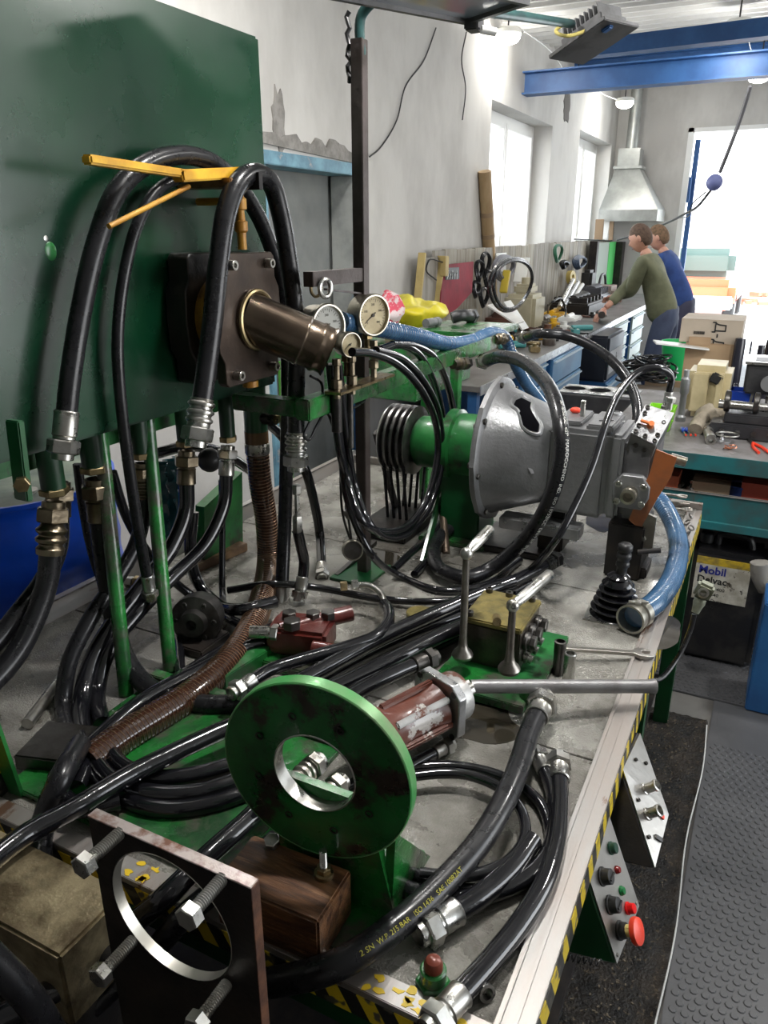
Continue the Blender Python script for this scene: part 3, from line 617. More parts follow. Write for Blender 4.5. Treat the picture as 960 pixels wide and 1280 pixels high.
# ================================================================ blue suction hose ending in a clamp
BH = M('blue_suction_hose', (.028, .08, .165), .18, 0, (.045, .115, .22), 10, .4, .6, .15, 40, .5, rv=.05)
def ribtube(P, r, amp, per, n=20):
    P2 = [P[0]]; 
    cum = 0; out = []; rr = []
    for i in range(len(P)-1):
        L = (P[i+1]-P[i]).length; k = max(1, int(L/(per/4)));
        for j in range(k): out.append(P[i].lerp(P[i+1], j/k)); rr.append(r+amp*math.cos(2*PI*(cum+L*j/k)/per))
        cum += L
    return out, rr
def bluehose(pts, r, label, name='suction_hose', mat=None, amp=.0006, per=.008):
    P = smooth(pts, 10); o_, rr = ribtube(P, r, amp, per); mb = MB(); mb.tube(o_, rr, 20); o = mb.build(name, mat or BH, None, 70); return tag(o, label, 'hose'), P
pts = [S(806, 614, z=.92), S(826, 628, z=.91), S(846, 668, z=.86), S(843, 715, z=.84), S(820, 752, z=.838), S(793, 771, z=.838)]
o, P = bluehose(pts, .0255, 'short blue suction hose curving down beside the bench edge')
d = (P[-1]-P[-2]).normalized(); e = P[-1]
MB().lathe([(.028, -.034), (.033, -.031), (.033, -.012), (.029, -.009), (.031, -.004), (.031, .01), (.034, .013), (.034, .02), (.0295, .02), (.027, .0), (.025, -.03), (0, -.03)], e, d, 28).build('end_ferrule', M('dull_nickel', (.38, .37, .33), .35, .9, (.25, .24, .2), 14), o)
mb = MB(); mb.box(e-d*.012+V((0, -.004, .032)), (.012, .02, .012), b=.002); mb.cyl(e-d*.012+V((-.02, -.01, .034)), e-d*.012+V((.02, .005, .034)), .003); mb.build('clamp_screw', STEEL, o)
MB().lathe([(.0245, 0), (.0255, .002), (.0255, .02), (.0245, .022)], P[0], P[3]-P[0], 24).build('black_sleeve', BLACKP, o)
# ================================================================ spanners
SPAN = M('worn_chrome', (.5, .48, .44), .33, .95, (.34, .32, .29), 16, .4, .6, .15, 60)
def spanner(a, b, hw, label, openend=True, ring=False, th=.007, group=None, head=None):
    a, b = V(a), V(b); L = (b-a).length; fr = frame(a, V((0, 0, 1)), (b-a).normalized())
    x = (b-a).normalized(); z = V((0, 0, 1)); z = (z-x*z.dot(x)).normalized(); y = z.cross(x); m = Matrix((x, y, z)).transposed().to_4x4(); m.translation = a
    w_ = hw*.34; hd = head or hw
    poly = [(0, -w_*.9), (L-hd*1.1, -w_), (L-hd*.5, -hd), (L+hd*.3, -hd*1.08), (L+hd*1.2, -hd*.75), (L+hd*1.15, -hd*.42), (L+hd*.1, -hd*.42), (L-hd*.15, -hd*.2), (L-hd*.15, hd*.2), (L+hd*.1, hd*.42), (L+hd*1.15, hd*.42), (L+hd*1.2, hd*.75), (L+hd*.3, hd*1.08), (L-hd*.5, hd), (L-hd*1.1, w_), (0, w_*.9)]
    mb = MB(); mb.prism(poly, th, m @ Matrix.Translation((0, 0, -th/2))); o = mb.build('spanner', SPAN, None, bev=.0012); tag(o, label, 'spanner', group)
    if ring: MB().lathe([(hd*.62, -th*.8), (hd*.95, -th*.8), (hd*1.0, 0), (hd*.95, th*.8), (hd*.62, th*.8), (hd*.62, -th*.8)], a, z, 20, cap=False).build('ring_end', SPAN, o)
    return o
spanner(S(706, 811, z=TZ+.028), S(803, 817, z=TZ+.014), .0175, 'big open-ended spanner lying across the striped bench edge', th=.008)
c = V((TX1-.02, TY1-.06, TZ+.05))
for i, (dx, dy, z, lab) in enumerate(((-.235, -.055, .016, 'open-ended spanner nearest the blue hose in the corner pile'), (-.26, -.0, .03, 'middle spanner of the corner pile with its jaw at the bench corner'), (-.22, .035, .044, 'uppermost spanner of the pile at the far bench corner'))):
    spanner(c+V((dx, dy, z-.05+.006)), c+V((-.02-.012*i, -.02+.02*i, z-.04)), .014, lab, ring=True, th=.006, group='spanners in the bench corner')
for k, (px, py) in enumerate(((850, 620), (868, 640), (815, 618))):
    pass
mb = None
CHAINM = M('oily_links', (.16, .15, .14), .35, .9)
t = thing('chain', 'oily steel chain heaped along the bench edge behind the blue hose', 'chain', S(858, 690, z=TZ))
for k in range(11):
    p = S(849+1.9*k*.6+(k % 3)*3, 716-7*k, z=TZ+.012+.003*(k % 2)); MB().ring(p, V((math.cos(k*1.3), .4, math.sin(k*1.3))), .009, .0026, 14, 6).build('link', CHAINM, t)
# ================================================================ hose end with brass valve hanging below the green plate; small green boss
t = thing('threaded_boss', 'rusty domed plug on a green nut near the front bench corner', 'plug', S(541, 1232, z=TZ))
p = S(541, 1232, z=TZ); hexa(MB(), p, (0, 0, 1), .021, .011, ph=.4).build('nut', GREENL, t); MB().lathe([(.016, 0), (.016, .016), (.014, .018)], p+V((0, 0, .011)), (0, 0, 1), 20).build('collar', GREENW, t)
MB().lathe([(.0115, .026), (.0115, .036), (.009, .042), (.004, .045), (0, .045)], p, (0, 0, 1), 18).build('dome', M('red_brown_plug', (.16, .035, .02), .3, .1), t)
t = tag(MB().lathe([(.007, 0), (.0105, 0), (.0105, .012), (.007, .012), (.007, 0)], S(603, 1242, z=TZ)+V((0, 0, .008)), V((.6, -.5, .3)), 16, cap=False).build('bush', STEEL), 'small bright steel bush lying at the front bench corner', 'bush')
p = S(525, 776, z=TZ); t = tag(MB().lathe([(.032, 0), (.033, .002), (.033, .022), (.031, .024), (0, .024)], p, (0, 0, 1), 28).build('round_cap', VT), 'round yellowish greasy cap on the bench beside the hose bundle', 'cap')

# ================================================================ control boxes under the right edge
SS = M('brushed_steel_panel', (.42, .41, .39), .33, .9, (.33, .32, .3), 5, .4, .6, .1, 90)
def ctlbox(nm, lab, TL, TRr, BL, BR, body, pan, depth):
    """panel corners: TL near-top, TRr far-top, BL near-bottom, BR far-bottom"""
    c = (TL+TRr+BL+BR)/4; t = thing(nm, lab, 'control box', c); n = (BL-TL).cross(TRr-TL).normalized()
    if n.x < 0: n = -n
    back = V((TX1-.012, 0, 0)); q = [TL, TRr, BR, BL]; mb = MB()
    base = [V((TX1-.03-.02, v.y, min(v.z, TZ-.05)-(.02 if i > 1 else 0))) for i, v in enumerate(q)]
    mb.add(q+base, [[0, 1, 2, 3], [4, 7, 6, 5], [0, 4, 5, 1], [1, 5, 6, 2], [2, 6, 7, 3], [3, 7, 4, 0]]); mb.build('housing', body, t, bev=.003)
    mb = MB(); ins = [c+(v-c)*.985 for v in q]; mb.add([v+n*.0005 for v in ins]+[v+n*.0025 for v in ins], [[0, 3, 2, 1], [4, 5, 6, 7], [0, 1, 5, 4], [1, 2, 6, 5], [2, 3, 7, 6], [3, 0, 4, 7]]); mb.build('panel', pan, t)
    def at(u, v, h=.0025): return TL.lerp(TRr, u).lerp(BL.lerp(BR, u), v)+n*h
    return t, n, at
G = [V((-.134, .935, .752)), V((-.126, 1.068, .752)), V((-.0655, .905, .615)), V((-.053, 1.03, .615))]
t, n, at = ctlbox('control_box', 'green control box with round selector knobs and a red mushroom button', *G, GREEN, SS, .1)
for (u, v) in ((.06, .05), (.93, .05), (.08, .95), (.93, .93)): capscrew(t, at(u, v), n, .003, .002, STEEL, 'screw')
def knob(parent, p, n, r, h, mat, nm='selector_knob', ring=True):
    mb = MB(); mb.lathe([(r*1.15, 0), (r*1.15, .003), (r, .004), (r*.93, h), (r*.8, h+.001), (0, h+.001)], p, n, 20); o = mb.build(nm, mat, parent, 30); return o
k1 = knob(t, at(.3, .3), n, .0125, .016, BLACKP); MB().box(at(.3, .3)+n*.0175, (.018, .003, .004), frame((0, 0, 0), n).to_3x3()).build('pointer', BLACKP, k1)
k1 = knob(t, at(.26, .56), n, .0125, .016, BLACKP); MB().box(at(.26, .56)+n*.0175, (.018, .003, .004), frame((0, 0, 0), n).to_3x3()).build('pointer', BLACKP, k1)
knob(t, at(.74, .26), n, .009, .01, M('green_button_dark', (.01, .05, .03), .3), 'push_button'); knob(t, at(.7, .46), n, .0055, .006, M('dark_red_lamp', (.18, .01, .01), .2), 'indicator_lamp')
knob(t, at(.64, .64), n, .0065, .006, M('green_lamp', (.01, .15, .04), .2), 'indicator_lamp'); knob(t, at(.66, .83), n, .0085, .012, M('red_lamp', (.7, .01, .01), .15), 'indicator_lamp')
kp = at(.3, .84); knob(t, kp, n, .0125, .012, BLACKP, 'button_collar'); MB().cyl(kp+n*.012, kp+n*.024, .009, n=18).build('yellow_neck', M('pale_yellow_plastic', (.62, .5, .18), .45), t)
MB().lathe([(.013, .022), (.0195, .024), (.0205, .027), (.0195, .032), (.012, .0345), (0, .0355)], kp, n, 28).build('emergency_stop_button', REDP, t, 50)
P_ = [S(770-3*k, 1172-(0 if k < 3 else 2)*k*.3, y=.95) for k in range(0)]
a = V((-.085, .885, .63)); b = V((-.17, .88, .61)); hx = []
for k in range(90): an = k*.7; q = a.lerp(b, k/90); hx.append(q+V((0, .005*math.cos(an), .005*math.sin(an))))
tag(MB().tube(hx, .0012, 5).build('coiled_cable', BLACKP), 'coiled black cable under the green control box', 'cable')
Sx = [V((-.122, 1.178, .757)), V((-.112, 1.30, .757)), V((-.040, 1.075, .658)), V((-.036, 1.20, .672))]
t, n, at = ctlbox('control_box', 'stainless steel control box with two chrome sockets hung behind the green one', *Sx, BLACKM, SS, .1)
for (u, v) in ((.5, .45), (.3, .62)):
    mb = MB(); mb.lathe([(.011, 0), (.011, .003), (.009, .004), (.009, .02), (.0105, .021), (.0105, .026), (.008, .027), (.008, .018), (0, .018)], at(u, v), n, 18); mb.build('socket_connector', STEEL, t)
for (u, v) in ((.5, .12), (.8, .3), (.15, .4), (.1, .75)): capscrew(t, at(u, v), n, .0035, .004, STEELD, 'screw')
MB().bar(at(.6, .75, .004), at(.75, .9, .004), .008, .005, n).build('red_toggle', REDP, t); MB().bar(at(.3, .85, .004), at(.45, .97, .004), .008, .005, n).build('black_toggle', BLACKP, t)
# connector plug hanging on the cable beyond the bench edge
c = S(880, 738, y=1.75); t = thing('cable_plug', 'grey-green cast cable plug hanging beside the oil can', 'plug', c)
PLG = M('cast_plug', (.28, .29, .22), .45, .4, (.17, .18, .13), 14, .4, .6, .4, 60)
MB().box(c, (.038, .03, .04), Matrix.Rotation(.3, 3, 'Y'), .006).build('plug_body', PLG, t); mb = MB(); mb.lathe([(.0125, 0), (.0125, .006), (.0075, .007), (.007, .001), (0, .001)], c+V((0, -.014, 0)), (0, -1, .25), 18); mb.build('pin_ring', STEEL, t)
e = S(868, 768, y=1.73); MB().lathe([(.013, 0), (.014, .01), (.011, .02), (.0085, .035)], c+(e-c)*.35, e-c, 16).build('cable_gland', PLG, t)
pts = [e, S(862, 790, y=1.72), S(845, 825, y=1.68), S(820, 850, y=1.62), V((-.17, 1.6, .72))]
tag(MB().tube(smooth(pts), .006, 10).build('power_cable', BLACKR), 'thick black cable sagging from the plug to the bench edge', 'cable')
# ================================================================ oil tank above the bench
TANKG = M('tank_green', (.002, .034, .013), .28, 0, (.002, .024, .011), 3, .4, .65, .1, 9, .4, rv=.06, spec=.5)
TANKG.node_tree.nodes['Principled BSDF'].inputs['Coat Roughness'].default_value = .2
TKX, TKY1, TKZ0, TKZ1 = -1.05, 1.51, 1.308, 2.03
t = thing('oil_tank', 'big dark green steel oil tank standing on round legs over the bench', 'tank', (-1.35, .85, TZ))
MB().bx((-1.7, .25, TKZ0), (TKX, TKY1, TKZ1), .006).build('tank_body', TANKG, t)
MB().bx((-1.22, .3, TKZ0-.055), (-1.14, TKY1-.06, TKZ0), .002).build('lower_channel', GREENL, t)
def leg(px0, py0, px1, py1, xx, r):
    a = S(px0, py0, x=xx); b = S(px1, py1, z=TZ); b = V((a.x, a.y+.0, TZ)); a.z = TKZ0
    MB().cyl(b, a, r, n=18).build('leg', GREENW, t)
def legat(px, py): p = S(px, py, z=TZ); return p
for (px, py, r) in ((158, 868, .0145), (213, 838, .0145)):
    p = S(px, py, z=TZ); q = S(128 if px < 200 else 186, 560 if px < 200 else 540, x=-1.1); q.z = TKZ0; MB().cyl(p, q, r, n=18).build('leg', GREENW, t)
# leaning green angle at the left edge with the hazard-striped face
p = S(22, 1010, z=TZ+.0); MB().bar((-.985, .62, TZ), (-1.02, .585, 1.31), .05, .006, (0, 1, 0)).build('angle_post', GREENL, t)
MB().bar((-.99, .60, TZ), (-1.025, .565, 1.0), .0015, .06, (0, 1, 0)).build('hazard_face', HAZX, t)
# welded lug plate with hexagon bolt at the lower left of the tank
a = S(18, 525, x=-1.0); b = S(30, 625, x=-1.0)
MB().bar(a, b, .012, .03, (1, 0, 0), .002).build('lug', GREEN, t); bolt(t, S(28, 604, x=-.99), (.7, -.7, 0), .0125, .012, mat=BRASSY)
MB().sph(S(63, 314, x=TKX-.001), .012, sc=(.25, 1, 1.3)).build('weld_blob', GREENL, t)
MB().sph(S(57, 298, x=TKX-.001), .006, sc=(.25, 1, 1)).build('weld_blob', STEEL, t)
# ---- flanged block on the tank face
BP = M('oiled_brown_steel', (.085, .062, .048), .33, .6, (.05, .036, .03), 12, .4, .6, .2, 60, .2); BK = M('black_cast_flange', (.018, .018, .017), .4, .4, (.035, .03, .026), 16, .45, .6, .4, 60)
xf = -.925; y0 = S(278, 400, x=xf).y; y1 = S(346, 400, x=xf).y; z1 = S(305, 316, x=xf).z; z0 = S(305, 480, x=xf).z; yc, zc = (y0+y1)/2, (z0+z1)/2; hw, hh = (y1-y0)/2, (z1-z0)/2
t = thing('flange_block', 'brown bolted flange block on the side of the green tank', 'pump flange', (xf, yc, z0))
def wavy(hw, hh, b=.013):
    return [(-hw+.008, -hh), (hw-.008, -hh), (hw, -hh+.008), (hw, -hh*.62), (hw+b, -hh*.45), (hw+b*1.3, 0), (hw+b, hh*.45), (hw, hh*.62), (hw, hh-.008), (hw-.008, hh), (-hw+.008, hh), (-hw, hh-.008), (-hw, hh*.62), (-hw-b, hh*.45), (-hw-b*1.3, 0), (-hw-b, -hh*.45), (-hw, -hh*.62), (-hw, -hh+.008)]
pmx = lambda x: Matrix(((0, 0, 1, x), (1, 0, 0, yc), (0, 1, 0, zc), (0, 0, 0, 1)))
MB().prism(wavy(hw, hh), .022, pmx(xf-.022)).build('front_plate', BP, t, bev=.002)
MB().prism(wavy(hw*1.0, hh*1.0), .05, pmx(TKX+.004)).build('rear_plate', BK, t, bev=.003)
MB().cyl((TKX+.05, yc, zc), (xf-.02, yc, zc), hw*.93, n=32).build('gold_housing', M('oily_gold_housing', (.45, .26, .03), .3, .3, (.12, .07, .02), 10, .4, .6, .3, 50, .3), t)
for sy in (-1, 1):
    for sz in (-1, 1): capscrew(t, (xf, yc+sy*hw*.68, zc+sz*hh*.83), (1, 0, 0), .0095, .017, STEEL)
MB().cyl((xf-.011, yc, z0), (xf-.011, yc, z0-.012), .016, n=20).build('drain_boss', BRASSG, t)
# elbow stub
ST = M('burnt_steel_tube', (.14, .105, .075), .27, .85, (.07, .05, .036), 9, .4, .65, .2, 50, .2, (.3, .25, .2), 7, .62, w3=.12)
a = V((xf, yc+.012, zc-.003)); 
b = S(412, 440, x=-.80); d = (b-a).normalized(); L = (b-a).length
mb = MB(); mb.lathe([(.06, 0), (.06, .006), (.055, .008), (.055, .0)], a, (1, 0, 0), 36); mb.build('weld_collar', ST, t)
mb = MB(); mb.ring(a+V((.008, 0, 0)), (1, 0, 0), .055, .005, 40, 8); mb.build('weld_bead', BRASSY, t)
mb = MB(); mb.lathe([(.05, -.02), (.050, L*.6), (.0515, L*.62), (.0515, L*.64), (.0485, L*.66), (.0485, L*.8), (.051, L*.83), (.051, L*.86), (.048, L*.89), (.048, L-.006), (.052, L), (.045, L), (.044, L*.6), (0, L*.6)], a, d, 40); mb.build('stub_tube', ST, t)
# brass rod valve above it
mb = MB(); p = S(303, 312, x=xf-.01); top = V((p.x, p.y, S(303, 236, x=xf-.01).z)); mb.lathe([(.009, 0), (.009, .03), (.013, .034), (.013, .05), (.009, .052), (.008, .07), (.013, .072), (.013, .09), (.009, .092), (.009, (top-p).length)], p, (0, 0, 1), 16); mb.build('brass_valve', BRASSG, t)
# ---- yellow arm
ax = -.955
t = thing('yellow_hanger', 'yellow painted steel arm with a rod brace mounted high on the tank'  , 'hanger', S(240, 222, x=ax))
a = S(107, 199, x=ax); b = S(240, 219, x=ax); c = S(296, 216, x=ax)
MB().bar(a, b, .014, .021, (1, 0, 0), .003).build('arm', YEL, t); MB().bar(b-(c-b)*.3, c, .02, .027, (1, 0, 0), .003).build('arm_root', YEL, t)
MB().cyl(S(136, 283, x=ax+.03), S(236, 233, x=ax), .0042, n=12).build('brace_rod', BRASSG, t)
MB().bx(c+V((-.10, -.06, -.028)), c+V((.03, .0, -.012)), .002).build('bracket_plate', M('rust_brown_plate', (.22, .12, .05), .5, .4, (.12, .06, .03), 20), t)
MB().cyl(c+V((-.09, -.01, -.05)), c+V((.02, -.01, -.05)), .007).build('pivot_pin', BRASSG, t)
mb = MB(); mb.bx(c+V((-.03, .0, -.03)), c+V((.05, .012, .0))); mb.build('hook_plate', BLACKM, t); bolt(t, c+V((.01, -.02, -.035)), (0, 0, -1), .012, .012, mat=BRASSY)
# ================================================================ hoses
CAM = V((0, 0, H))
HP_ = []
def ray_pts(lst, r):
    out = []
    for q in lst:
        px, py, ax_, v = q; p = S(px, py, **{ax_: v})
        if p.z < TZ+r+.001 and TX0 < p.x < TX1+.03 and p.y > TY0-.0: 
            k = (TZ+r+.001-H)/(p.z-H); p = CAM+(p-CAM)*k
        out.append(p)
    return out
def HZ(lst, r, label, ends=(None, None), L=None, mat=None, name='hydraulic_hose', n=14, fmat=None, group=None, stub=None):
    r = r*(1.7 if r < .0064 and r > .003 else 1.25)
    pp = ray_pts(lst, r)
    if stub:
        P = smooth(pp, 8); R = r*1.16; tp = P[0]+(P[0]-P[1]).normalized()*(r*.5+L*.78+R*1.5); t = thing('pipe_stub', stub, 'pipe fitting', tp, 'pipe stubs welded under the tank')
        hexa(MB(), tp-V((0, 0, .004)), (0, 0, 1), R*1.15, .014).build('hexagon', BRASSY, t); MB().cyl((tp.x, tp.y, tp.z+.008), (tp.x, tp.y, max(TKZ0, tp.z+.02)), R*.95, n=20).build('stub', M('stub_green', (.005, .03, .012), .35), t)
    return hose(pp, r, label, ends, mat or BLACKW, name, group, n, 8, None, L, fmat)
X_ = lambda v, *pp: [(a, b, 'x', v) for a, b in pp]
Z_ = lambda v, *pp: [(a, b, 'z', v) for a, b in pp]
Y_ = lambda v, *pp: [(a, b, 'y', v) for a, b in pp]
# big hoses hanging in front of the tank
h, _ = HZ(X_(-1.0, (83, 520), (87, 480), (101, 390), (122, 300), (146, 240), (180, 207), (225, 194), (265, 203))+X_(-1.01, (300, 235), (325, 275), (345, 330), (357, 400), (360, 480), (358, 580), (355, 680), (352, 738)), .0135, 'thick black hose arching over the tank with its bare silver nut at the left', ('plain', 'plain'), .06, BLACKR)
HZ(X_(-.93, (252, 505), (257, 470), (266, 400), (273, 330), (283, 265), (297, 230), (317, 217), (338, 228), (350, 265), (360, 320), (369, 390), (371, 450), (370, 500), (370, 545)), .0155, 'thickest black hose looped over the yellow arm in front of the brown flange', ('ribs', 'ribs'), .068, BLACKR)
HZ(X_(-1.02, (262, 218), (225, 222), (195, 240), (172, 280), (158, 330), (149, 390), (147, 440), (151, 500), (158, 560), (168, 630), (178, 690), (184, 722)), .0085, 'thin matt black hose falling in front of the tank to a silver end', (None, 'plain'), .045, BLACKR)
# adapter chain below the thick hose
t = thing('pipe_adapter', 'stack of zinc adapters and nuts below the thick looped hose', 'adapter', S(371, 660, x=-.93))
p = S(371, 606, x=-.93); q = S(372, 668, x=-.93); mb = MB(); Lq = (q-p).length; mb.lathe([(.009, 0), (.0115, .003), (.0115, .02), (.007, .024), (.0065, Lq*.6), (.011, Lq*.62), (.0125, Lq*.66), (.0125, Lq*.9), (.009, Lq)], p, q-p, 6); mb.build('adapter_body', STEEL, t)
HZ(X_(-.93, (372, 664), (376, 682), (380, 700), (379, 718))+X_(-.93, (378, 724),), .0105, 'short black hose between the adapter stack and the red-brown valve', (None, 'plain'), .045)
HZ(X_(-1.12, (330, 525), (352, 545))+X_(-1.05, (378, 580), (392, 625), (400, 670), (402, 708)), .0105, 'black hose curving down to the red-brown valve right of the spiral hose', (None, 'plain'), .045)
# ports below the tank with their hoses
def port(px, py, r, label=None):
    p = S(px, py, x=-1.1); t = thing('pipe_stub', label, 'pipe fitting', (p.x, p.y, p.z), 'pipe stubs welded under the tank')
    MB().cyl((p.x, p.y, TKZ0), (p.x, p.y, p.z+.01), r*1.15, n=20).build('stub', GREEN if r > .016 else BLACKM, t)
    hexa(MB(), (p.x, p.y, p.z+.012), (0, 0, -1), r*1.2, .016).build('hexagon', BRASSY, t); return p
MID = M('oil_brown_steel', (.24, .2, .14), .3, .95, (.1, .08, .055), 12, .4, .65, .2, 70)
HZ(X_(-1.1, (63, 686), (60, 722), (48, 762), (25, 810), (-5, 848), (-60, 895)), .0155, 'fat black hose with a bulged brass ferrule at the far left', ('bulge', None), .075, BLACKR, fmat=MID, stub='brass hexagon fitting at the left end under the tank')
HZ(X_(-1.14, (74, 640), (72, 685), (55, 725), (25, 765), (-8, 805), (-60, 850)), .0145, 'fat black hose half hidden behind the brass ferrule at the far left', ('plain', None), .04, BLACKR, fmat=MID)
HZ(X_(-1.1, (124, 645), (130, 700), (138, 750), (147, 795))+X_(-1.04, (162, 832), (190, 862))+X_(-.98, (235, 878), (282, 881), (330, 874)), .0155, 'thick black hose dropping from the tank and bending flat towards the disc', ('plain', None), .06, BLACKR, fmat=MID, stub='dark oily fitting second from the left under the tank')
HZ(X_(-1.1, (178, 618), (178, 650), (168, 685), (145, 725), (112, 775), (86, 830), (79, 880), (84, 915), (97, 945)), .0125, 'black hose with a ribbed ferrule swinging left down to the bench', ('ribs', None), .055, BLACKR, fmat=MID, stub='brass-brown fitting above the ribbed ferrule under the tank')
HZ(X_(-1.09, (233, 600), (232, 640), (214, 685), (180, 730), (145, 775), (115, 825), (102, 880), (105, 930))+X_(-1.0, (120, 968), (150, 985)), .014, 'long black hose from under the tank coiling down behind the others', ('plain', None), .05, BLACKW, fmat=MID, stub='dark fitting behind the silver nut of the looped hose')
HZ(X_(-1.08, (283, 590), (280, 630), (258, 678), (215, 722), (170, 768), (135, 815), (122, 865), (128, 905)), .0125, 'glossy black hose curving left from the fitting beside the spiral hose', ('plain', None), .05, BLACKW, stub='small hexagon fitting beside the spiral hose')
HZ(X_(-1.16, (97, 580), (105, 640), (118, 700), (140, 760), (150, 800)), .0075, 'thin black hose hanging between the tank and the blue barrel', mat=BLACKR)
HZ(X_(-1.16, (277, 600), (278, 660), (278, 740))+Z_(.81, (282, 765),), .0065, 'thin straight black hose hanging behind the glossy hoses', mat=BLACKR)
HZ(X_(-1.2, (140, 590), (160, 650), (200, 710), (240, 745))+Z_(.83, (290, 775), (320, 790)), .0085, 'wet black hose slanting down behind the second tank leg')
HZ(X_(-1.25, (190, 568), (235, 558), (275, 565), (330, 600)), .011, 'black hose running level behind the fittings under the tank')
HZ(X_(-1.18, (241, 640), (238, 690), (246, 725), (268, 752))+Z_(.85, (300, 762), (345, 752)), .0115, 'black hose hooking round behind the spiral hose foot')
HZ(X_(-1.17, (205, 770), (222, 800), (226, 840))+Z_(.82, (240, 875),), .009, 'short black hose bending beside the speckled green leg')
# spiral suction hose
SPI = M('brown_spiral_hose', (.055, .022, .012), .13, .0, (.035, .014, .008), 8, .4, .6, .1, 30, .6)
SPW = M('copper_spiral_wire', (.3, .19, .12), .3, .7)
pts = ray_pts(X_(-1.1, (321, 552), (325, 600), (333, 650), (335, 700))+X_(-1.06, (327, 750), (308, 795))+X_(-1.02, (275, 838), (235, 872), (190, 900), (150, 925), (110, 955)), .026)
P = smooth(pts, 12); mb = MB(); mb.tube(P, .0285, 22); sh = mb.build('spiral_hose', SPI, None, 70); tag(sh, 'brown wire-ribbed suction hose curving from the tank to the bench', 'hose'); R_ = mb.rings
cum = 0; hel = []
for i in range(len(R_)-1):
    p0, x0, y0_, _ = R_[i]; p1, x1, y1_, _ = R_[i+1]; L = (p1-p0).length; k = 14
    for j in range(k):
        f = j/k; an = 2*PI*(cum+L*f)/.0095; 
        hel.append(p0.lerp(p1, f)+(x0.lerp(x1, f)*math.cos(an)+y0_.lerp(y1_, f)*math.sin(an))*.0238)
    cum += L
mb = MB(); cum = 0; nxt = 0
for i in range(len(R_)-1):
    L = (R_[i+1][0]-R_[i][0]).length
    while nxt <= cum+L:
        f = (nxt-cum)/L; mb.ring(R_[i][0].lerp(R_[i+1][0], f), R_[i][3].lerp(R_[i+1][3], f), .0286, .0009, 22, 5); nxt += .0085
    cum += L
tag(mb.build('spiral_wire', SPW, sh, 70), kind='stuff')
p = P[0]; MB().lathe([(.03, -.004), (.0308, -.002), (.0308, .022), (.03, .024)], p+V((0, 0, -.026)), (0, 0, 1), 28).build('hose_clamp', STEEL, sh)
MB().lathe([(.0295, 0), (.0295, .03)], p+V((0, 0, -.002)), (0, 0, 1), 26).build('hose_sleeve', M('amber_collar', (.16, .09, .04), .25), sh)
t = thing('outlet_pipe', 'dark green outlet pipe with a steel tee above the spiral hose', 'pipe', (p.x, p.y, p.z+.02))
MB().cyl((p.x, p.y, p.z+.022), (p.x, p.y, TKZ0), .0285, n=24).build('pipe', GREEN, t)
q = V((p.x, p.y, S(321, 520, x=-1.1).z)); mb = MB(); mb.cyl(q+V((.0, 0, 0)), q+V((.05, .0, 0)), .016, n=18); mb.build('side_branch', BLACKM, t); hexa(MB(), q+V((.045, 0, 0)), (1, .0, 0), .018, .014).build('branch_nut', STEELD, t); hexa(MB(), q+V((.058, 0, 0)), (1, .0, 0), .011, .01).build('branch_plug', BRASSY, t)
MB().sph(S(262, 575, x=-1.18), .03).build('black_ball_valve', BLACKP, t)
# ---- gauge panel hoses and loops
bunch = [(413, 452), (420, 500)]
HZ(X_(-.84, (412, 455), (417, 500), (424, 560), (434, 600))+X_(-.78, (452, 650), (483, 665), (512, 655), (535, 620), (547, 570), (545, 530), (528, 490), (500, 458), (466, 442), (440, 440)), .0056, 'slim glossy hose making the inner loop beside the pulley')
HZ(X_(-.845, (416, 455), (420, 510), (427, 570), (436, 630))+X_(-.79, (462, 690), (500, 720))+X_(-.72, (550, 738), (605, 732), (650, 700)), .0056, 'slim glossy hose sweeping from the gauges low across the bench')
HZ(X_(-.85, (419, 455), (424, 500), (431, 560), (436, 600), (437, 628)), .0062, 'slim wet hose hanging straight down to the loose gauge', (None, 'plain'), .032)
HZ(X_(-.84, (423, 455), (428, 505), (434, 555), (444, 610))+X_(-.78, (462, 655), (490, 672), (515, 662), (538, 630), (552, 580), (549, 520), (533, 482), (505, 450), (470, 438)), .0056, 'slim glossy hose making the outer loop beside the pulley')
HZ(X_(-.85, (475, 437), (500, 431), (525, 445), (545, 485), (556, 540))+X_(-.84, (560, 600), (555, 650), (542, 690), (518, 718)), .0085, 'black hose arching over the beam and down past the bearing housing')
HZ(X_(-.85, (490, 431), (520, 433), (545, 450), (562, 490), (570, 545))+X_(-.79, (569, 600), (560, 640), (540, 668), (515, 690), (492, 712)), .0085, 'second black hose arching over the beam just right of its twin')
HZ(X_(-.86, (388, 470), (402, 480), (402, 500), (390, 522), (380, 545), (386, 550), (396, 532), (407, 515), (415, 530), (422, 560), (430, 610), (440, 680)), .0024, 'hair-thin black capillary curling under the left gauge', mat=BLACKR)
HZ(X_(-.87, (420, 530), (425, 580), (428, 640), (443, 690)), .0024, 'hair-thin black capillary running straight down behind the hoses', mat=BLACKR)
HZ(X_(-.86, (466, 470), (463, 490), (450, 505), (430, 512), (412, 500)), .0024, 'hair-thin black capillary looping from the right gauge', mat=BLACKR)
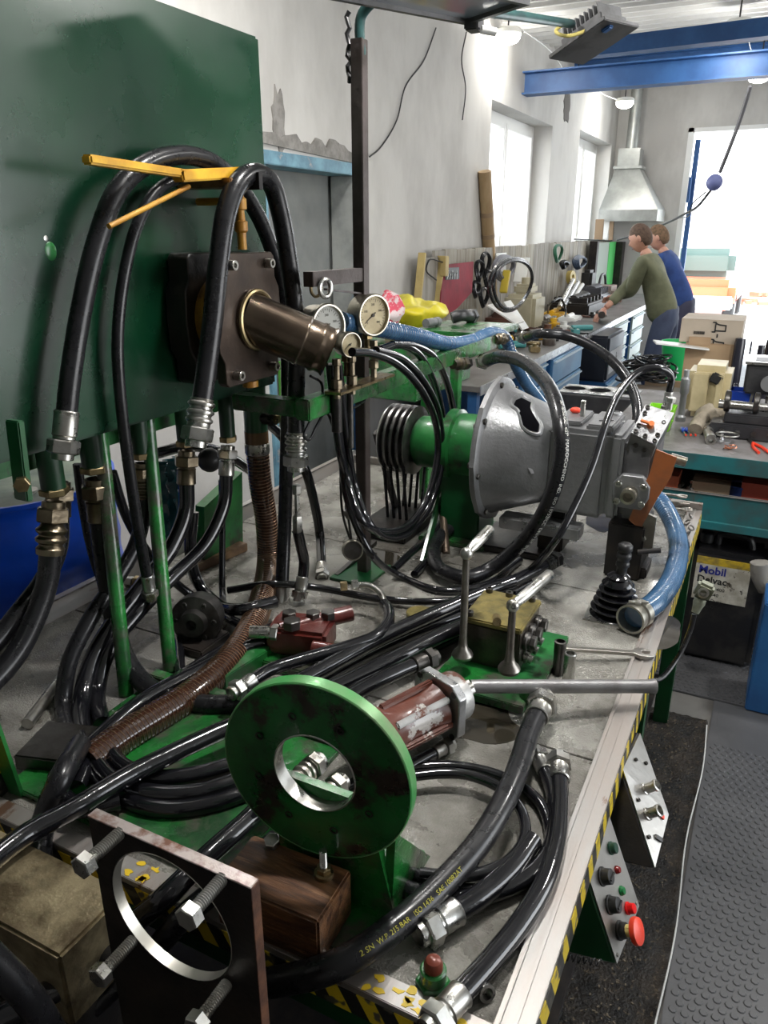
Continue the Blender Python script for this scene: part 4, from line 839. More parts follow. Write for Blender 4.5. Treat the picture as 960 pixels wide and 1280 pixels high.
# ---- big printed loop, upper hose, medium hose
PR = M('white_hose_print', (.6, .6, .56), .6); PRY = M('yellow_hose_print', (.42, .38, .04), .6)
h, rg_ = HZ([(609, 450, 'x', -.82), (628, 446, 'y', 2.2), (650, 450, 'y', 2.12), (674, 468, 'y', 2.0), (692, 496, 'y', 1.86), (701, 535, 'y', 1.76), (702, 570, 'y', 1.73), (692, 612, 'y', 1.72), (672, 654, 'y', 1.72), (645, 686, 'y', 1.74), (611, 712, 'z', .835), (580, 722, 'z', .83), (551, 712, 'z', .83), (542, 692, 'z', .83), (553, 668, 'z', .83), (578, 652, 'z', .84)], .0135*1.12, 'thick printed black hose making the large loop in front of the gearbox', ('plain', None), .07, BLACKR)
def nearest(rings, px, py, ax_, v):
    p = S(px, py, **{ax_: v}); c = 0; best = (9, 0)
    for i in range(len(rings)):
        if i: c += (rings[i][0]-rings[i-1][0]).length
        d = (rings[i][0]-p).length
        if d < best[0]: best = (d, c)
    return best[1]
def facing(rings, dist, out):
    c = 0
    for i in range(1, len(rings)):
        c += (rings[i][0]-rings[i-1][0]).length
        if c >= dist:
            x, y = rings[i][1], rings[i][2]; return math.atan2(V(out).dot(y), V(out).dot(x))
    return 0
s0 = nearest(rg_, 701, 560, 'y', 1.74); an = facing(rg_, s0, (.75, -.6, .2))
hosetext(h, rg_, .0135*1.4, 'ISO 18752/CC  4SP  MAROCCHINO  IND.  ISO 18752/CC  DN19 3/4"  EN 856', .013, PR, s0-.13, an)
HZ([(658, 421, 'x', -.83), (680, 417, 'y', 2.62), (705, 419, 'y', 2.66), (738, 432, 'y', 2.66), (770, 456, 'y', 2.62), (791, 488, 'y', 2.58), (797, 520, 'y', 2.52), (785, 560, 'y', 2.4)], .0135, 'thick black hose arching from the green beam down behind the gearbox', ('plain', None), .07, BLACKR)
for i, (px, py, xx, yy) in enumerate(((572, 455, -.84, 0), (622, 424, -.84, 0))):
    p = S(px, py, x=xx); q = S(px+30, py-3, x=xx+.02) ; t = thing('pipe_fitting', ['oily steel union where the large printed loop leaves the green beam', 'oily steel union where the upper arching hose leaves the beam'][i], 'pipe fitting', p)
    d = (q-p).normalized(); Lq = 1; mb = MB(); mb.lathe([(.014, -.03), (.014, 0), (.019, .003), (.019, .018), (.014, .02), (.014, .026)], p, d, 18); mb.build('union_body', MID, t)
    hexa(MB(), p+d*.026, d, .021, .02).build('union_nut', MID, t); hexa(MB(), p+d*.052, d, .019, .016, .3).build('union_nut', STEELD, t)
h, rg2 = HZ([(836, 492, 'y', 2.03), (839, 472, 'y', 2.03), (826, 461, 'y', 2.0), (800, 464, 'y', 1.97), (775, 490, 'y', 1.92), (757, 530, 'y', 1.85), (741, 580, 'y', 1.78)]+[(722, 625, 'y', 1.72), (695, 675, 'y', 1.66), (655, 718, 'z', .83), (600, 745, 'z', .82), (540, 752, 'z', .82), (470, 748, 'z', .815), (400, 735, 'z', .83), (340, 730, 'z', .85), (285, 738, 'z', .83)], .0072, 'long medium black hose from the pump valve across the whole bench', ('plain', None), .045)
# ---- hoses lying on the bench: the bundle from the disc to the lever valve
bund = [('lowest hose of the bundle running from behind the disc to the lever valve', .816, [(300, 905), (380, 855), (450, 812), (520, 780), (590, 752), (645, 730)]),
        ('second hose of the bundle, lying beside the lowest one', .816, [(330, 890), (400, 850), (470, 812), (540, 782), (600, 760), (660, 728)]),
        ('third hose of the bundle passing below the lever valve', .822, [(360, 905), (420, 868), (480, 838), (540, 808), (600, 778), (660, 742)]),
        ('upper glossy hose of the bundle with the bright edge', .85, [(345, 868), (400, 838), (470, 800), (540, 768), (600, 742), (640, 727)]),
        ('topmost short hose of the bundle just above the brown motor', .862, [(400, 868), (450, 845), (500, 820), (560, 790), (590, 778)])]
for lab, z, pp in bund: HZ(Z_(z, *pp), .013, lab, group='hoses bundled across the bench')
HZ(Z_(.875, (430, 875), (470, 853), (505, 836), (520, 830)), .011, 'short hose end with a dark nut resting on the brown motor', (None, 'plain'), .04, fmat=STEELD)
HZ(Z_(.84, (640, 728), (665, 715), (682, 706)), .0125, 'hose end with black clamp rings beyond the lever valve', (None, 'ribs'), .05, fmat=M('black_chrome', (.08, .08, .08), .2, .9))
h, rg3 = HZ(Z_(.86, (313, 852), (336, 838), (385, 822), (435, 808), (470, 795), (485, 778), (485, 762), (480, 755)), .0105, 'glossy black hose with a silver end bending round the red-brown valve', ('plain', None), .04)
t = thing('elbow_pipe', 'zinc elbow pipe joined to the red-brown valve', 'elbow', S(455, 735, z=.87))
MB().tube(smooth([S(482, 758, z=.86), S(476, 742, z=.87), S(462, 732, z=.88), S(445, 731, z=.88)]), .0075, 12).build('elbow', STEEL, t); hexa(MB(), S(448, 731, z=.88), S(420, 733, z=.88)-S(448, 731, z=.88), .0125, .016).build('elbow_nut', STEEL, t); hexa(MB(), S(434, 732, z=.88), S(420, 733, z=.88)-S(448, 731, z=.88), .011, .016).build('elbow_nut', BRASSY, t)
# ---- left fore part
h, _ = HZ(Z_(.86, (-30, 1092), (30, 1045), (90, 1012), (160, 970), (230, 935), (290, 908), (360, 885)), .0125, 'shiny black hose crossing level from the left edge to the disc')
h, _ = HZ(Z_(.835, (150, 1000), (100, 1010), (70, 975), (110, 935), (180, 875), (240, 842), (300, 812), (340, 800)), .012, 'black hose lying along the bench below the spiral hose')
HZ(Z_(.83, (95, 985), (120, 930), (170, 885), (230, 845), (290, 808), (350, 782)), .012, 'black hose running beside the spiral hose up the bench')
HZ(Z_(.83, (130, 925), (150, 955), (190, 972), (245, 968), (292, 955), (340, 940)), .0115, 'glossy hose curving flat behind the disc, innermost of three')
HZ(Z_(.83, (118, 950), (145, 978), (195, 992), (250, 990), (300, 975), (340, 962)), .0115, 'glossy hose curving flat behind the disc, middle of three')
HZ(Z_(.82, (125, 975), (160, 1000), (210, 1012), (265, 1005), (310, 990), (350, 975)), .0115, 'glossy hose curving flat behind the disc, outermost of three')
h_fg, rg_fg = HZ([(100, 930, 'z', .86), (75, 975, 'z', .87), (54, 1030, 'y', .6), (50, 1085, 'y', .53), (72, 1140, 'y', .5), (110, 1182, 'y', .49), (165, 1210, 'y', .487), (215, 1235, 'y', .5), (270, 1238, 'y', .52), (340, 1228, 'y', .545), (420, 1207, 'z', .83), (495, 1158, 'z', .835), (560, 1098, 'z', .84), (608, 1040, 'z', .845), (642, 975, 'z', .85), (662, 915, 'z', .85), (672, 893, 'z', .85)], .0145, 'thickest black hose with yellow print sweeping round the front of the bench', (None, 'plain'), .04, BLACKR)
HZ([(-30, 1288, 'y', .35), (40, 1252, 'y', .4), (105, 1215, 'y', .46), (160, 1160, 'y', .53), (210, 1118, 'z', .845), (262, 1068, 'z', .85), (310, 1025, 'z', .85), (345, 990, 'z', .85)], .0125, 'black hose passing behind the plate opening towards the disc', mat=BLACKW)
HZ([(60, 1310, 'y', .42), (130, 1245, 'y', .48), (190, 1190, 'y', .53), (236, 1140, 'z', .83), (300, 1090, 'z', .83), (345, 1050, 'z', .83)], .0125, 'black hose with faint lettering under the other one in the plate opening', mat=BLACKR)
HZ([(-20, 1190, 'y', .3), (30, 1240, 'y', .32), (70, 1300, 'y', .35)], .012, 'black hose in the dark lower left corner', mat=BLACKR)
# ---- right fore part: coil and pair
cc = (592, 1040)
coil = [(400, 1010), (440, 980), (505, 962), (570, 958), (630, 972), (672, 1000), (688, 1040), (680, 1080), (640, 1105), (585, 1112), (530, 1100), (500, 1070), (486, 1040)]
HZ(Z_(.812, *coil), .0072, 'glossy thin hose of the coil on the bench, outer turn')
HZ(Z_(.828, (470, 985), (520, 970), (580, 968), (625, 985), (652, 1015), (655, 1050), (630, 1080), (580, 1095), (525, 1092)), .0068, 'glossy thin hose of the coil on the bench, inner turn')
HZ(Z_(.815, (480, 1100), (530, 1118), (590, 1122), (645, 1105), (680, 1075), (694, 1030), (690, 985), (680, 962)), .0098, 'glossy hose of the fitted pair, the one with the smaller end nut', (None, 'plain'), .042)
HZ(Z_(.82, (572, 1247), (610, 1205), (650, 1155), (680, 1105), (696, 1050), (700, 1005), (699, 972)), .0115, 'glossy hose of the fitted pair, the one with the bigger double nut', ('plain', 'plain'), .045)
HZ(Z_(.822, (566, 1142), (600, 1120), (640, 1085), (665, 1050)), .0125, 'short black hose with the open silver end at the coil', ('plain', None), .045)
HZ(Z_(.815, (470, 985), (500, 965), (530, 948), (545, 940)), .0085, 'short glossy hose with a small silver nut under the brown motor', (None, 'plain'), .03)
# hose ends visible through the disc bore
HZ(Z_(.87, (330, 1010), (355, 990), (372, 975)), .0105, 'hose end with a ribbed ferrule seen through the disc hole', (None, 'bulge'), .05)
HZ(Z_(.84, (360, 1030), (385, 1010), (398, 1000)), .0105, 'lower hose end seen through the disc hole', (None, 'plain'), .05)
# yellow print on the big fore hose
s0 = nearest(rg_fg, 520, 1140, 'z', .835); an = facing(rg_fg, s0, (.75, -.35, .35))
hosetext(h_fg, rg_fg, .0145*1.25, '2 SN  W.P. 215 BAR   ISO 1436   SAE 100R2AT', .009, PRY, s0-.1, an-.45)
# ================================================================ red-brown valve
RB = M('red_brown_cast', (.12, .02, .014), .32, .1, (.07, .012, .01), 12, .4, .6, .4, 60, .35); 
c = S(385, 800, z=.85); t = thing('spool_valve', 'red-brown cast valve block with pipes on top behind the disc', 'valve', (c.x, c.y, TZ))
u = V((math.cos(.25), math.sin(.25), 0)); vv = V((-u.y, u.x, 0))
def rb(a, b, z): return c+u*a+vv*b+V((0, 0, z-c.z))
m3 = Matrix.Rotation(.25, 3, 'Z')
MB().box(rb(-.02, .02, .85), (.13, .09, .06), m3, .008).build('body', RB, t); MB().cyl(rb(-.06, -.005, .868), rb(.07, .09, .875), .018, n=20).build('upper_bore', RB, t)
MB().cyl(rb(.02, -.03, .85), rb(.085, -.03, .85), .017, .013, n=20).build('spool_end', RB, t); MB().cyl(rb(.085, -.03, .85), rb(.088, -.03, .85), .012, n=20).build('spool_cap', RUST, t)
for (a, b) in ((-.05, .03), (0, .04), (.03, .05)): hexa(MB(), rb(a, b, .878), (0, 0, 1), .016, .018).build('port_nut', STEELD, t)
hexa(MB(), rb(-.03, -.01, .88), (0, 0, 1), .019, .02).build('top_nut', STEELD, t)
MB().cyl(rb(-.12, -.02, .865), rb(-.07, -.01, .865), .014, n=16).build('side_pipe', STEEL, t); hexa(MB(), rb(-.075, -.012, .865), u, .019, .016).build('side_nut', STEEL, t)
capscrew(t, rb(.0, -.05, .84), -vv, .009, .008)
MB().bx(c+V((-.12, -.07, TZ-c.z)), c+V((.09, .07, TZ-c.z+.02)), .003).build('green_foot', GREENW, t)
# lime green steel channels lying around the valve
t = tag(MB().bar(S(270, 850, z=.82), S(350, 800, z=.82), .05, .03, None, .002).build('steel_channel', GREENL), 'bright green channel under the hoses left of the valve', 'channel')
t = tag(MB().bar(S(190, 905, z=.815), S(262, 862, z=.815), .03, .02, None, .002).build('steel_channel', GREENL), 'bright green channel beside the spiral hose end', 'channel')
# dark coupling hub between the tank legs
p = S(245, 775, z=.86); t = thing('coupling_hub', 'dark bolted coupling hub behind the second tank leg', 'coupling', (p.x, p.y, TZ))
mb = MB(); ax_ = V((.35, -.9, .1)); mb.lathe([(.03, -.05), (.05, -.045), (.055, -.02), (.055, .005), (.03, .01), (.028, .03), (.012, .032), (.012, .01), (0, .01)], p, ax_, 28); mb.build('hub', STEELD, t)
x1, y1_, _ = basis(ax_)
for k in range(6): capscrew(t, p+ax_.normalized()*.005+x1*.042*math.cos(k*PI/3)+y1_*.042*math.sin(k*PI/3), ax_, .006, .007)
MB().bx(p+V((-.05, -.05, TZ-p.z)), p+V((.05, .05, TZ-p.z+.02)), .003).build('hub_foot', BLACKM, t)
# wooden batten, steel tube, tins
tag(MB().bar(S(238, 712, z=TZ+.012), S(305, 682, z=TZ+.012), .03, .024, None, .002).build('wooden_batten', M('dirty_batten', (.26, .16, .08), .6, 0, (.12, .07, .04), 10, bump=.4, bs=40)), 'short dirty wooden batten lying on the bench behind the hoses', 'batten')
tag(MB().cyl(S(84, 838, z=TZ+.012), S(34, 905, z=TZ+.012), .011, n=18).build('steel_tube', STEEL), 'short bright steel tube lying at the bench by the left legs', 'tube')
tag(MB().box(S(80, 935, z=TZ+.02), (.12, .1, .03), Matrix.Rotation(.3, 3, 'Z'), .003).build('steel_wedge', STEELD), 'dark smooth steel wedge under the falling hoses', 'wedge')
p = S(168, 728, z=TZ+.015); t = thing('hose_coupling', 'loose brass and zinc coupling lying behind the thin hose end', 'coupling', p); hexa(MB(), p, (1, .3, 0), .018, .022).build('nut', BRASSY, t); hexa(MB(), p-V((.022, .006, 0)), (1, .3, 0), .015, .02).build('nut', STEEL, t)
CARDW = M('pallet_wood', (.3, .2, .12), .7)
# ================================================================ blue barrel behind the bench
BB_ = M('barrel_blue', (.008, .09, .7), .3, 0, (.006, .065, .5), 4, .4, .6, .05, 30, .3)
bc = V((-1.86, 1.33, .13)); tag(MB().bx((-2.17, 1.02, 0.002), (-1.55, 1.64, .03)).bx((-2.17, 1.02, .03), (-2.07, 1.64, .1)).bx((-1.91, 1.02, .03), (-1.81, 1.64, .1)).bx((-1.65, 1.02, .03), (-1.55, 1.64, .1)).bx((-2.17, 1.02, .1), (-1.55, 1.64, .128)).build('wooden_pallet', CARDW), 'wooden pallet under the blue barrel', 'pallet'); t = thing('oil_barrel', 'bright blue steel barrel standing between the bench and the wall', 'barrel', bc)
pr = [(.28, 0), (.29, .005)]
for k in range(1, 28):
    z = .03+k*.03; pr.append((.288+(.008 if any(abs(z-q) < .02 for q in (.3, .58)) else .003*math.cos(k*2.0)), z))
pr += [(.288, .865), (.295, .87), (.295, .882), (.286, .882), (.284, .868), (0, .866)]
MB().lathe(pr, bc, (0, 0, 1), 48).build('drum', BB_, t, 50); MB().lathe([(.281, .867), (.281, .872), (0, .872)], bc, (0, 0, 1), 40).build('lid', M('dirty_barrel_lid', (.16, .2, .15), .35, 0, (.06, .1, .08), 7, .4, .6, .2, 30), t); MB().lathe([(.03, .866), (.03, .878), (.02, .88), (0, .88)], bc+V((.15, -.05, 0)), (0, 0, 1), 18).build('bung', STEEL, t)
# crumpled teal sheet and green machine bracket behind
TS = M('teal_plastic', (.01, .06, .07), .2, 0, (.005, .03, .04), 20, .4, .6, .5, 30, .4)
a = S(207, 575, x=-1.33); b = S(212, 690, x=-1.33); mb = MB(); vs = []; fs = []; nx, nz = 10, 16
for j in range(nz+1):
    for i in range(nx+1):
        p = a.lerp(b, j/nz)+V((0, .09*(i/nx-.5), 0)); p.x += .02*noise.noise(V((i*.9, j*.7, 3)))+.01*math.sin(i*1.9); vs.append(p)
for j in range(nz):
    for i in range(nx): q = j*(nx+1)+i; fs.append([q, q+1, q+nx+2, q+nx+1])
mb.add(vs, fs); o = tag(mb.build('plastic_sheet', TS), 'crumpled dark teal plastic sheet hanging beyond the tank legs', 'sheet'); o.modifiers.new('s', 'SOLIDIFY').thickness = .002
p = S(262, 655, x=-1.3); t = thing('machine_bracket', 'green cast bracket with a dark round bore beyond the hoses', 'bracket', (p.x, p.y, TZ))
pm2 = Matrix(((0, 0, 1, p.x), (1, 0, 0, p.y), (0, 1, 0, p.z), (0, 0, 0, 1)))
MB().holed([(-.07, -.1), (.1, -.1), (.12, .12), (-.05, .07)], (-.02, .0), .02, .03, pm2).build('plate', GREENL, t)
MB().cyl(p+V((-.005, -.02, 0)), p+V((.0, -.02, 0)), .02, n=20).build('bore_back', BLACKM, t); MB().bx(p+V((-.03, -.08, TZ-p.z)), p+V((.04, .1, -.1)), .003).build('foot', GREEN, t)
# ================================================================ green beam, post, gauges
GBX = -.84
t = thing('support_beam', 'green steel beam with uprights running on from the tank over the bench', 'beam', (GBX, 2.2, TZ))
q0 = S(386, 500, x=GBX); q1 = S(622, 422, x=GBX); BZ = q1.z
MB().bx((GBX-.035, q0.y, BZ-.035), (GBX+.0, q1.y, BZ+.01), .003).build('beam', GREENW, t)
MB().bx((-1.04, q0.y, BZ-.03), (GBX-.035, q0.y+.04, BZ+.005), .003).build('cross_beam', GREENW, t)
f1 = S(540, 403, z=BZ+.027); f2 = S(582, 397, z=BZ+.033); MB().bx((min(f1.x, f2.x)-.04, f1.y-.1, BZ-.01), (GBX-.035, f2.y+.1, BZ+.01), .003).build('top_plate', GREENW, t)
for y in (q1.y-.3, q1.y-.05): MB().bx((-.99, y, TZ), (-.96, y+.04, BZ), .002).build('upright', GREENW, t)
MB().bar(S(528, 706, z=TZ), S(566, 560, x=-.86), .035, .008, (1, 0, 0)).build('raking_leg', GREENL, t)
MB().cyl(S(558, 692, z=TZ), S(546, 560, x=-.9), .011, n=14).build('raking_tube', M('brown_tube', (.16, .12, .09), .35, .8), t)
MB().cyl(S(594, 470, x=-.99), S(640, 440, x=-.99)+V((0, 0, 0)), .009).build('cross_tube', M('brown_tube', (.2, .15, .12), .35, .8), t) if False else None
MB().bx((GBX-.2, 1.9, 1.13), (GBX-.17, 2.1, 1.2)).build('rusty_strip', RUST, t) if False else None
PST = M('brown_grey_steel', (.11, .09, .085), .5, .6, (.07, .055, .05), 10, .4, .6, .3, 50)
px_, py_ = -.875, 1.62
t = thing('steel_post', 'brown-grey square steel post standing on the bench behind the gauges', 'post', (px_, py_, TZ))
MB().bx((px_-.014, py_-.014, TZ), (px_+.014, py_+.014, 2.03), .0015).build('post', PST, t)
e = S(385, 350, x=px_); MB().bx((px_-.012, e.y, e.z-.014), (px_+.012, py_-.014, e.z+.016), .001).build('side_arm', PST, t)
MB().bx((px_-.06, py_-.08, TZ), (px_+.05, py_+.06, TZ+.008), .001).build('foot', GREEN, t)
MB().bar((px_-.05, py_-.06, TZ+.004), (px_-.05, py_+.16, TZ+.02), .012, .012).build('foot_rail', STEELD, t)
q = V((px_+.02, e.y+.035, e.z-.018)); mb = MB(); mb.ring(q, (1, -.15, 0), .018, .005, 24, 8); o = tag(mb.build('steel_ring', STEEL), 'bright steel ring hooked at the end of the post arm', 'ring')
mb = MB(); mb.ring(q-V((.02, 0.004, 0)), (1, -.15, 0), .017, .0035, 24, 8); o = tag(mb.build('brass_ring', BRASSY), 'dull brass ring hanging behind the bright one on the post arm', 'ring')
MB().bar(q+V((.0, .0, -.002)), S(462, 368, x=px_+.0), .004, .008, (1, 0, 0)).build('flat_strip', PST, t)
TP = M('dark_teal_pipe', (.03, .1, .095), .4, .1, (.02, .06, .06), 12)
MB().tube(smooth([V((px_+.004, py_, 2.0)), V((px_+.006, py_+.0, 2.07)), V((px_+.05, py_+.0, 2.105))]), .011, 12).build('neck_pipe', TP, t)
MB().tube([V((px_-.02, py_-.01, 1.95+.01*k)) + V((.004*math.sin(k*2), .003*math.cos(k*3), 0)) for k in range(14)], .005, 8).build('taped_cable', BLACKP, t)
# floodlights
FLM = M('grey_flood_housing', (.13, .13, .135), .45, .6, (.09, .09, .09), 12); FLG = M('flood_glass', (.32, .36, .42), .12, 0, coat=.5)
a = S(584, 32, z=2.05); b = S(417, 1, z=2.05); d = (b-a).normalized(); n_ = V((d.y, -d.x, 0));
if n_.y > 0: n_ = -n_
t = thing('floodlight', 'long grey floodlight housing over the bench, cropped by the top of the photo', 'floodlight', a)
def fbox(a0, a1, n0, n1, z0, z1):
    vs = [a+d*i+n_*j+V((0, 0, k)) for i in (a0, a1) for j in (n0, n1) for k in (z0, z1)]; return MB().add(vs, [[0, 1, 3, 2], [4, 6, 7, 5], [0, 4, 5, 1], [2, 3, 7, 6], [0, 2, 6, 4], [1, 5, 7, 3]])
fbox(0, .36, 0, .012, 0, .03).build('frame_edge', FLM, t); fbox(0, .36, .17, .182, 0, .03).build('frame_edge', FLM, t); fbox(0, .012, .012, .17, 0, .03).build('frame_edge', FLM, t); fbox(.348, .36, .012, .17, 0, .03).build('frame_edge', FLM, t)
fbox(.012, .348, .012, .17, .008, .014).build('glass', FLG, t); fbox(.03, .33, .03, .15, .03, .06).build('housing', FLM, t)
MB().bx(a+V((.0, -.02, -.012)), a+V((.03, .02, .05)), .003).build('end_bracket', FLM, t); MB().cyl(a+V((.035, -.01, -.012)), a+V((.06, .01, -.016)), .008).build('cable_gland', WHITEP, t)
a2 = S(715, 30, y=2.5); tag(MB().cyl(a+V((.0, 0, .03)), a2, .011, n=14).build('lamp_pipe', TP), 'teal pipe carrying the finned floodlight out over the hall', 'pipe')
t = thing('floodlight', 'finned floodlight with yellow cable at the end of the teal pipe', 'floodlight', a2)
q = S(742, 42, y=2.55); m3 = Matrix.Rotation(math.radians(-28), 3, 'Z') @ Matrix.Rotation(math.radians(-18), 3, 'Y')
MB().box(q+V((0, 0, -.02)), (.21, .15, .012), m3, .002).build('face_frame', FLM, t); MB().box(q+V((0, 0, -.0)), (.15, .11, .03), m3, .003).build('housing', FLM, t)
for k in range(9): MB().box(q+m3 @ V((-.065+.016*k, 0, .03)), (.004, .1, .03), m3).build('fin', FLM, t)
MB().tube(smooth([q+V((-.06, -.05, .03)), q+V((-.09, -.08, .0)), q+V((-.05, -.1, -.02)), q+V((0, -.07, -.005))]), .005, 8).build('yellow_cable', M('yellow_cable', (.5, .42, .12), .5), t)
MB().box(q+V((.05, -.06, .0)), (.03, .02, .02), m3, .003).build('blue_clip', BEAMB, t)
# gauges
GCASE = M('worn_nickel', (.5, .47, .4), .3, .95, (.34, .31, .25), 10, .4, .6, .15, 60); DIAL = M('yellowed_dial', (.62, .52, .3), .5, 0, (.5, .4, .22), 30, .4, .6); INK = M('dial_ink', (.05, .04, .03), .6); GLS = GLASSC
def gauge(p, n, R, dep, label, face=DIAL, up=(0, 0, 1), stem=True, txt=True, needle=215):
    n = V(n).normalized(); t = thing('pressure_gauge', label, 'gauge', p); m = frame(p, n, None); x, y, z = basis(n)
    MB().lathe([(R*.9, -dep), (R*.96, -dep+.003), (R*.96, -.008), (R*1.03, -.007), (R*1.03, .002), (R*.98, .005), (R*.92, .005), (R*.9, .0), (R*.9, -.004)], p, n, 36, cap=True).build('case', GCASE, t)
    MB().lathe([(R*.91, -.003), (0, -.003)], p, n, 32, cap=False).build('dial', face, t)
    mb = MB()
    for k in range(28):
        an = math.radians(-45+270*k/27); e = x*math.cos(an)+y*math.sin(an); L = .16 if k % 3 == 0 else .08
        mb.bar(p+n*-.0026+e*R*(.8-L), p+n*-.0026+e*R*.8, R*.022, .0002, n)
    mb.build('scale_marks', INK, t)
    if txt:
        for k, s in enumerate(('0', '100', '200', '300', '400')):
            an = math.radians(225-270*k/4); e = x*math.cos(an)+y*math.sin(an); mm = Matrix((x, y, n)).transposed().to_4x4(); mm.translation = p+n*-.0026+e*R*.5; textmesh(s, R*.16, INK, t, 'dial_number', mm, .0001)
    an = math.radians(needle); e = x*math.cos(an)+y*math.sin(an); f = n.cross(e)
    mb = MB(); mb.prism([(-R*.2, -R*.03), (R*.66, -R*.008), (R*.66, R*.008), (-R*.2, R*.03)], .0006, Matrix((e, f, n)).transposed().to_4x4() if False else Matrix.Translation(p+n*-.0018) @ Matrix((e, f, n)).transposed().to_4x4()); mb.cyl(p+n*-.002, p+n*.0, R*.09, n=14); mb.build('needle', INK, t)
    if stem:
        b = p-n*dep*.5-V((0, 0, R*.9)); mb = MB(); mb.lathe([(.012, 0), (.013, .005), (.013, .018), (.008, .02), (.008, .05)], b+V((0, 0, .005)), (0, 0, -1), 6); mb.build('stem_nut', BRASSY, t)
    return t
gauge(S(467, 394, x=-.82), (.93, -.37, .0), .046, .045, 'large yellowed pressure gauge above the green beam, right of the post')
gauge(S(410, 408, x=-.86), (.95, -.32, .05), .047, .05, 'large grey pressure gauge half hidden by the angled steel stub', M('grey_dial', (.42, .42, .38), .5))
gauge(S(438, 431, x=-.82), (.9, -.42, .0), .027, .03, 'small pressure gauge between the two large ones', txt=False)
gauge(S(441, 688, x=-.8), (.6, -.75, .25), .024, .025, 'loose small pressure gauge hanging face down from a slim hose', STEELD, stem=False, txt=False)
MB().bx((GBX-.0, S(405, 470, x=GBX).y, BZ+.012), (GBX+.04, S(475, 450, x=GBX).y, BZ+.018)).build('gauge_rail', BRASSY, bpy.data.objects['support_beam'])
for (px, py) in ((421, 475), (440, 470), (467, 450)):
    p = S(px, py, x=-.82); mb = MB(); mb.lathe([(.008, -.04), (.008, -.02), (.012, -.018), (.012, .0), (.007, .002), (.007, .03), (.01, .032), (.01, .045)], p, (0, 0, 1), 8); mb.build('gauge_riser', MID, bpy.data.objects['support_beam'])
a = S(437, 462, x=-.83); MB().cyl(a, V((a.x, a.y, S(438, 560, x=-.83).z)), .0075, n=14).build('riser_tube', STEELD, bpy.data.objects['support_beam'])
a = S(420, 480, x=-.83); MB().cyl(a, V((a.x, a.y, S(420, 540, x=-.83).z)), .012, n=14).build('riser_tube', BLACKM, bpy.data.objects['support_beam'])
# blue hose lying along the beam and dark fittings on it
o, P = bluehose([S(425, 402, x=-.865), S(470, 410, x=-.865), S(520, 420, x=-.865), S(562, 430, x=-.865), S(590, 426, x=-.865), S(615, 416, x=-.87), S(632, 424, x=-.865), S(640, 445, x=-.85), S(655, 475, x=-.83), S(682, 512, x=-.8), S(700, 545, x=-.78)], .0215, 'long blue suction hose lying along the green beam and dropping behind the gearbox', per=.014, amp=.0012)
p = S(540, 403, z=BZ+.027); t = thing('hose_fitting', 'grey threaded hose fitting lying above the blue hose', 'fitting', p); MB().lathe([(.016, -.04), (.016, .0), (.013, .002), (.013, .02), (.017, .022), (.017, .04), (.012, .042), (.011, .03)], p, (.2, 1, 0), 20).build('body', CAST, t)
p = S(582, 397, z=BZ+.033); t = thing('elbow_fitting', 'black elbow fitting lying on the beam before the far workbench', 'fitting', p); MB().tube(smooth([p+V((-.04, -.04, 0)), p+V((-.01, -.02, .01)), p+V((0, .05, .0))]), .022, 14).build('elbow', BLACKP, t); hexa(MB(), p+V((0, .05, 0)), (0, 1, 0), .028, .03).build('nut', BLACKP, t)
# ================================================================ pulley, belts, bearing housing, bell housing, gearbox
GY, GZ = 2.0, 1.075
t = thing('bearing_unit', 'green bearing housing with a four-groove belt pulley', 'drive unit', (-.8, GY, TZ))
pr = [(.03, -.985), (.098, -.985)]
for k in range(4): x0 = -.98+.021*k; pr += [(.102, x0), (.102, x0+.003), (.086, x0+.008), (.086, x0+.012), (.102, x0+.017), (.102, x0+.019)]
pr += [(.06, -.893), (.03, -.893)]
pr = [(r, x+1) for r, x in pr]
pc = V((-1, GY, GZ-.005)); MB().lathe(pr, pc, (1, 0, 0), 44).build('pulley', M('worn_pulley_steel', (.3, .29, .28), .35, .9, (.16, .15, .15), 12), t)
mb = MB(); hexa(mb, pc+V((-.015, 0, 0)), (1, 0, 0), .02, .03); mb.build('shaft_nut', STEEL, t)
MB().lathe([(.06, .105), (.068, .11), (.075, .12), (.075, .19), (.068, .2), (.06, .2)], pc, (1, 0, 0), 40).build('housing_neck', GREENL, t)
MB().lathe([(.09, .2), (.105, .21), (.105, .235), (.095, .24), (.095, .31), (.12, .315), (.12, .335), (.1, .34)], pc, (1, 0, 0), 40).build('housing', GREENL, t)
for k in range(6): an = k*PI/3+.2; capscrew(t, pc+V((.315, .108*math.cos(an), .108*math.sin(an))), (-1, 0, 0), .009, .01)
MB().bx((-.79, GY-.07, TZ), (-.67, GY+.07, GZ-.06), .004).build('pedestal', GREEN, t); MB().bx((-.84, GY-.11, TZ), (-.64, GY+.11, TZ+.015), .003).build('foot', GREENW, t)
for k in range(4):
    x0 = -.967+.021*k; pts = [V((x0, GY+.091*math.cos(a_), GZ-.005+.091*math.sin(a_))) for a_ in [PI*j/10 for j in range(11)]]
    pts = [V((x0, GY+.05, TZ+.002))]+pts+[V((x0, GY-.05, TZ+.002))]
    tag(MB().tube(pts, .0052, 6).build('drive_belt', BLACKR), 'black drive belt in the pulley groove '+['farthest from the green housing', 'second from the shaft nut', 'second from the green housing', 'next to the green housing'][k], 'belt', 'drive belts on the green pulley')
tag(MB().bar(S(470, 540, x=-1.0), S(500, 655, x=-.98), .022, .012, (1, 0, 0)).build('belt_guard_strip', BLACKM), 'slanting black steel strip left of the pulley', 'strip')
tag(MB().bx((-1.02, 1.84, TZ), (-.86, 2.1, TZ+.035), .004).build('belt_slot_frame', BLACKM), 'black frame round the belt slot in the bench', 'frame')
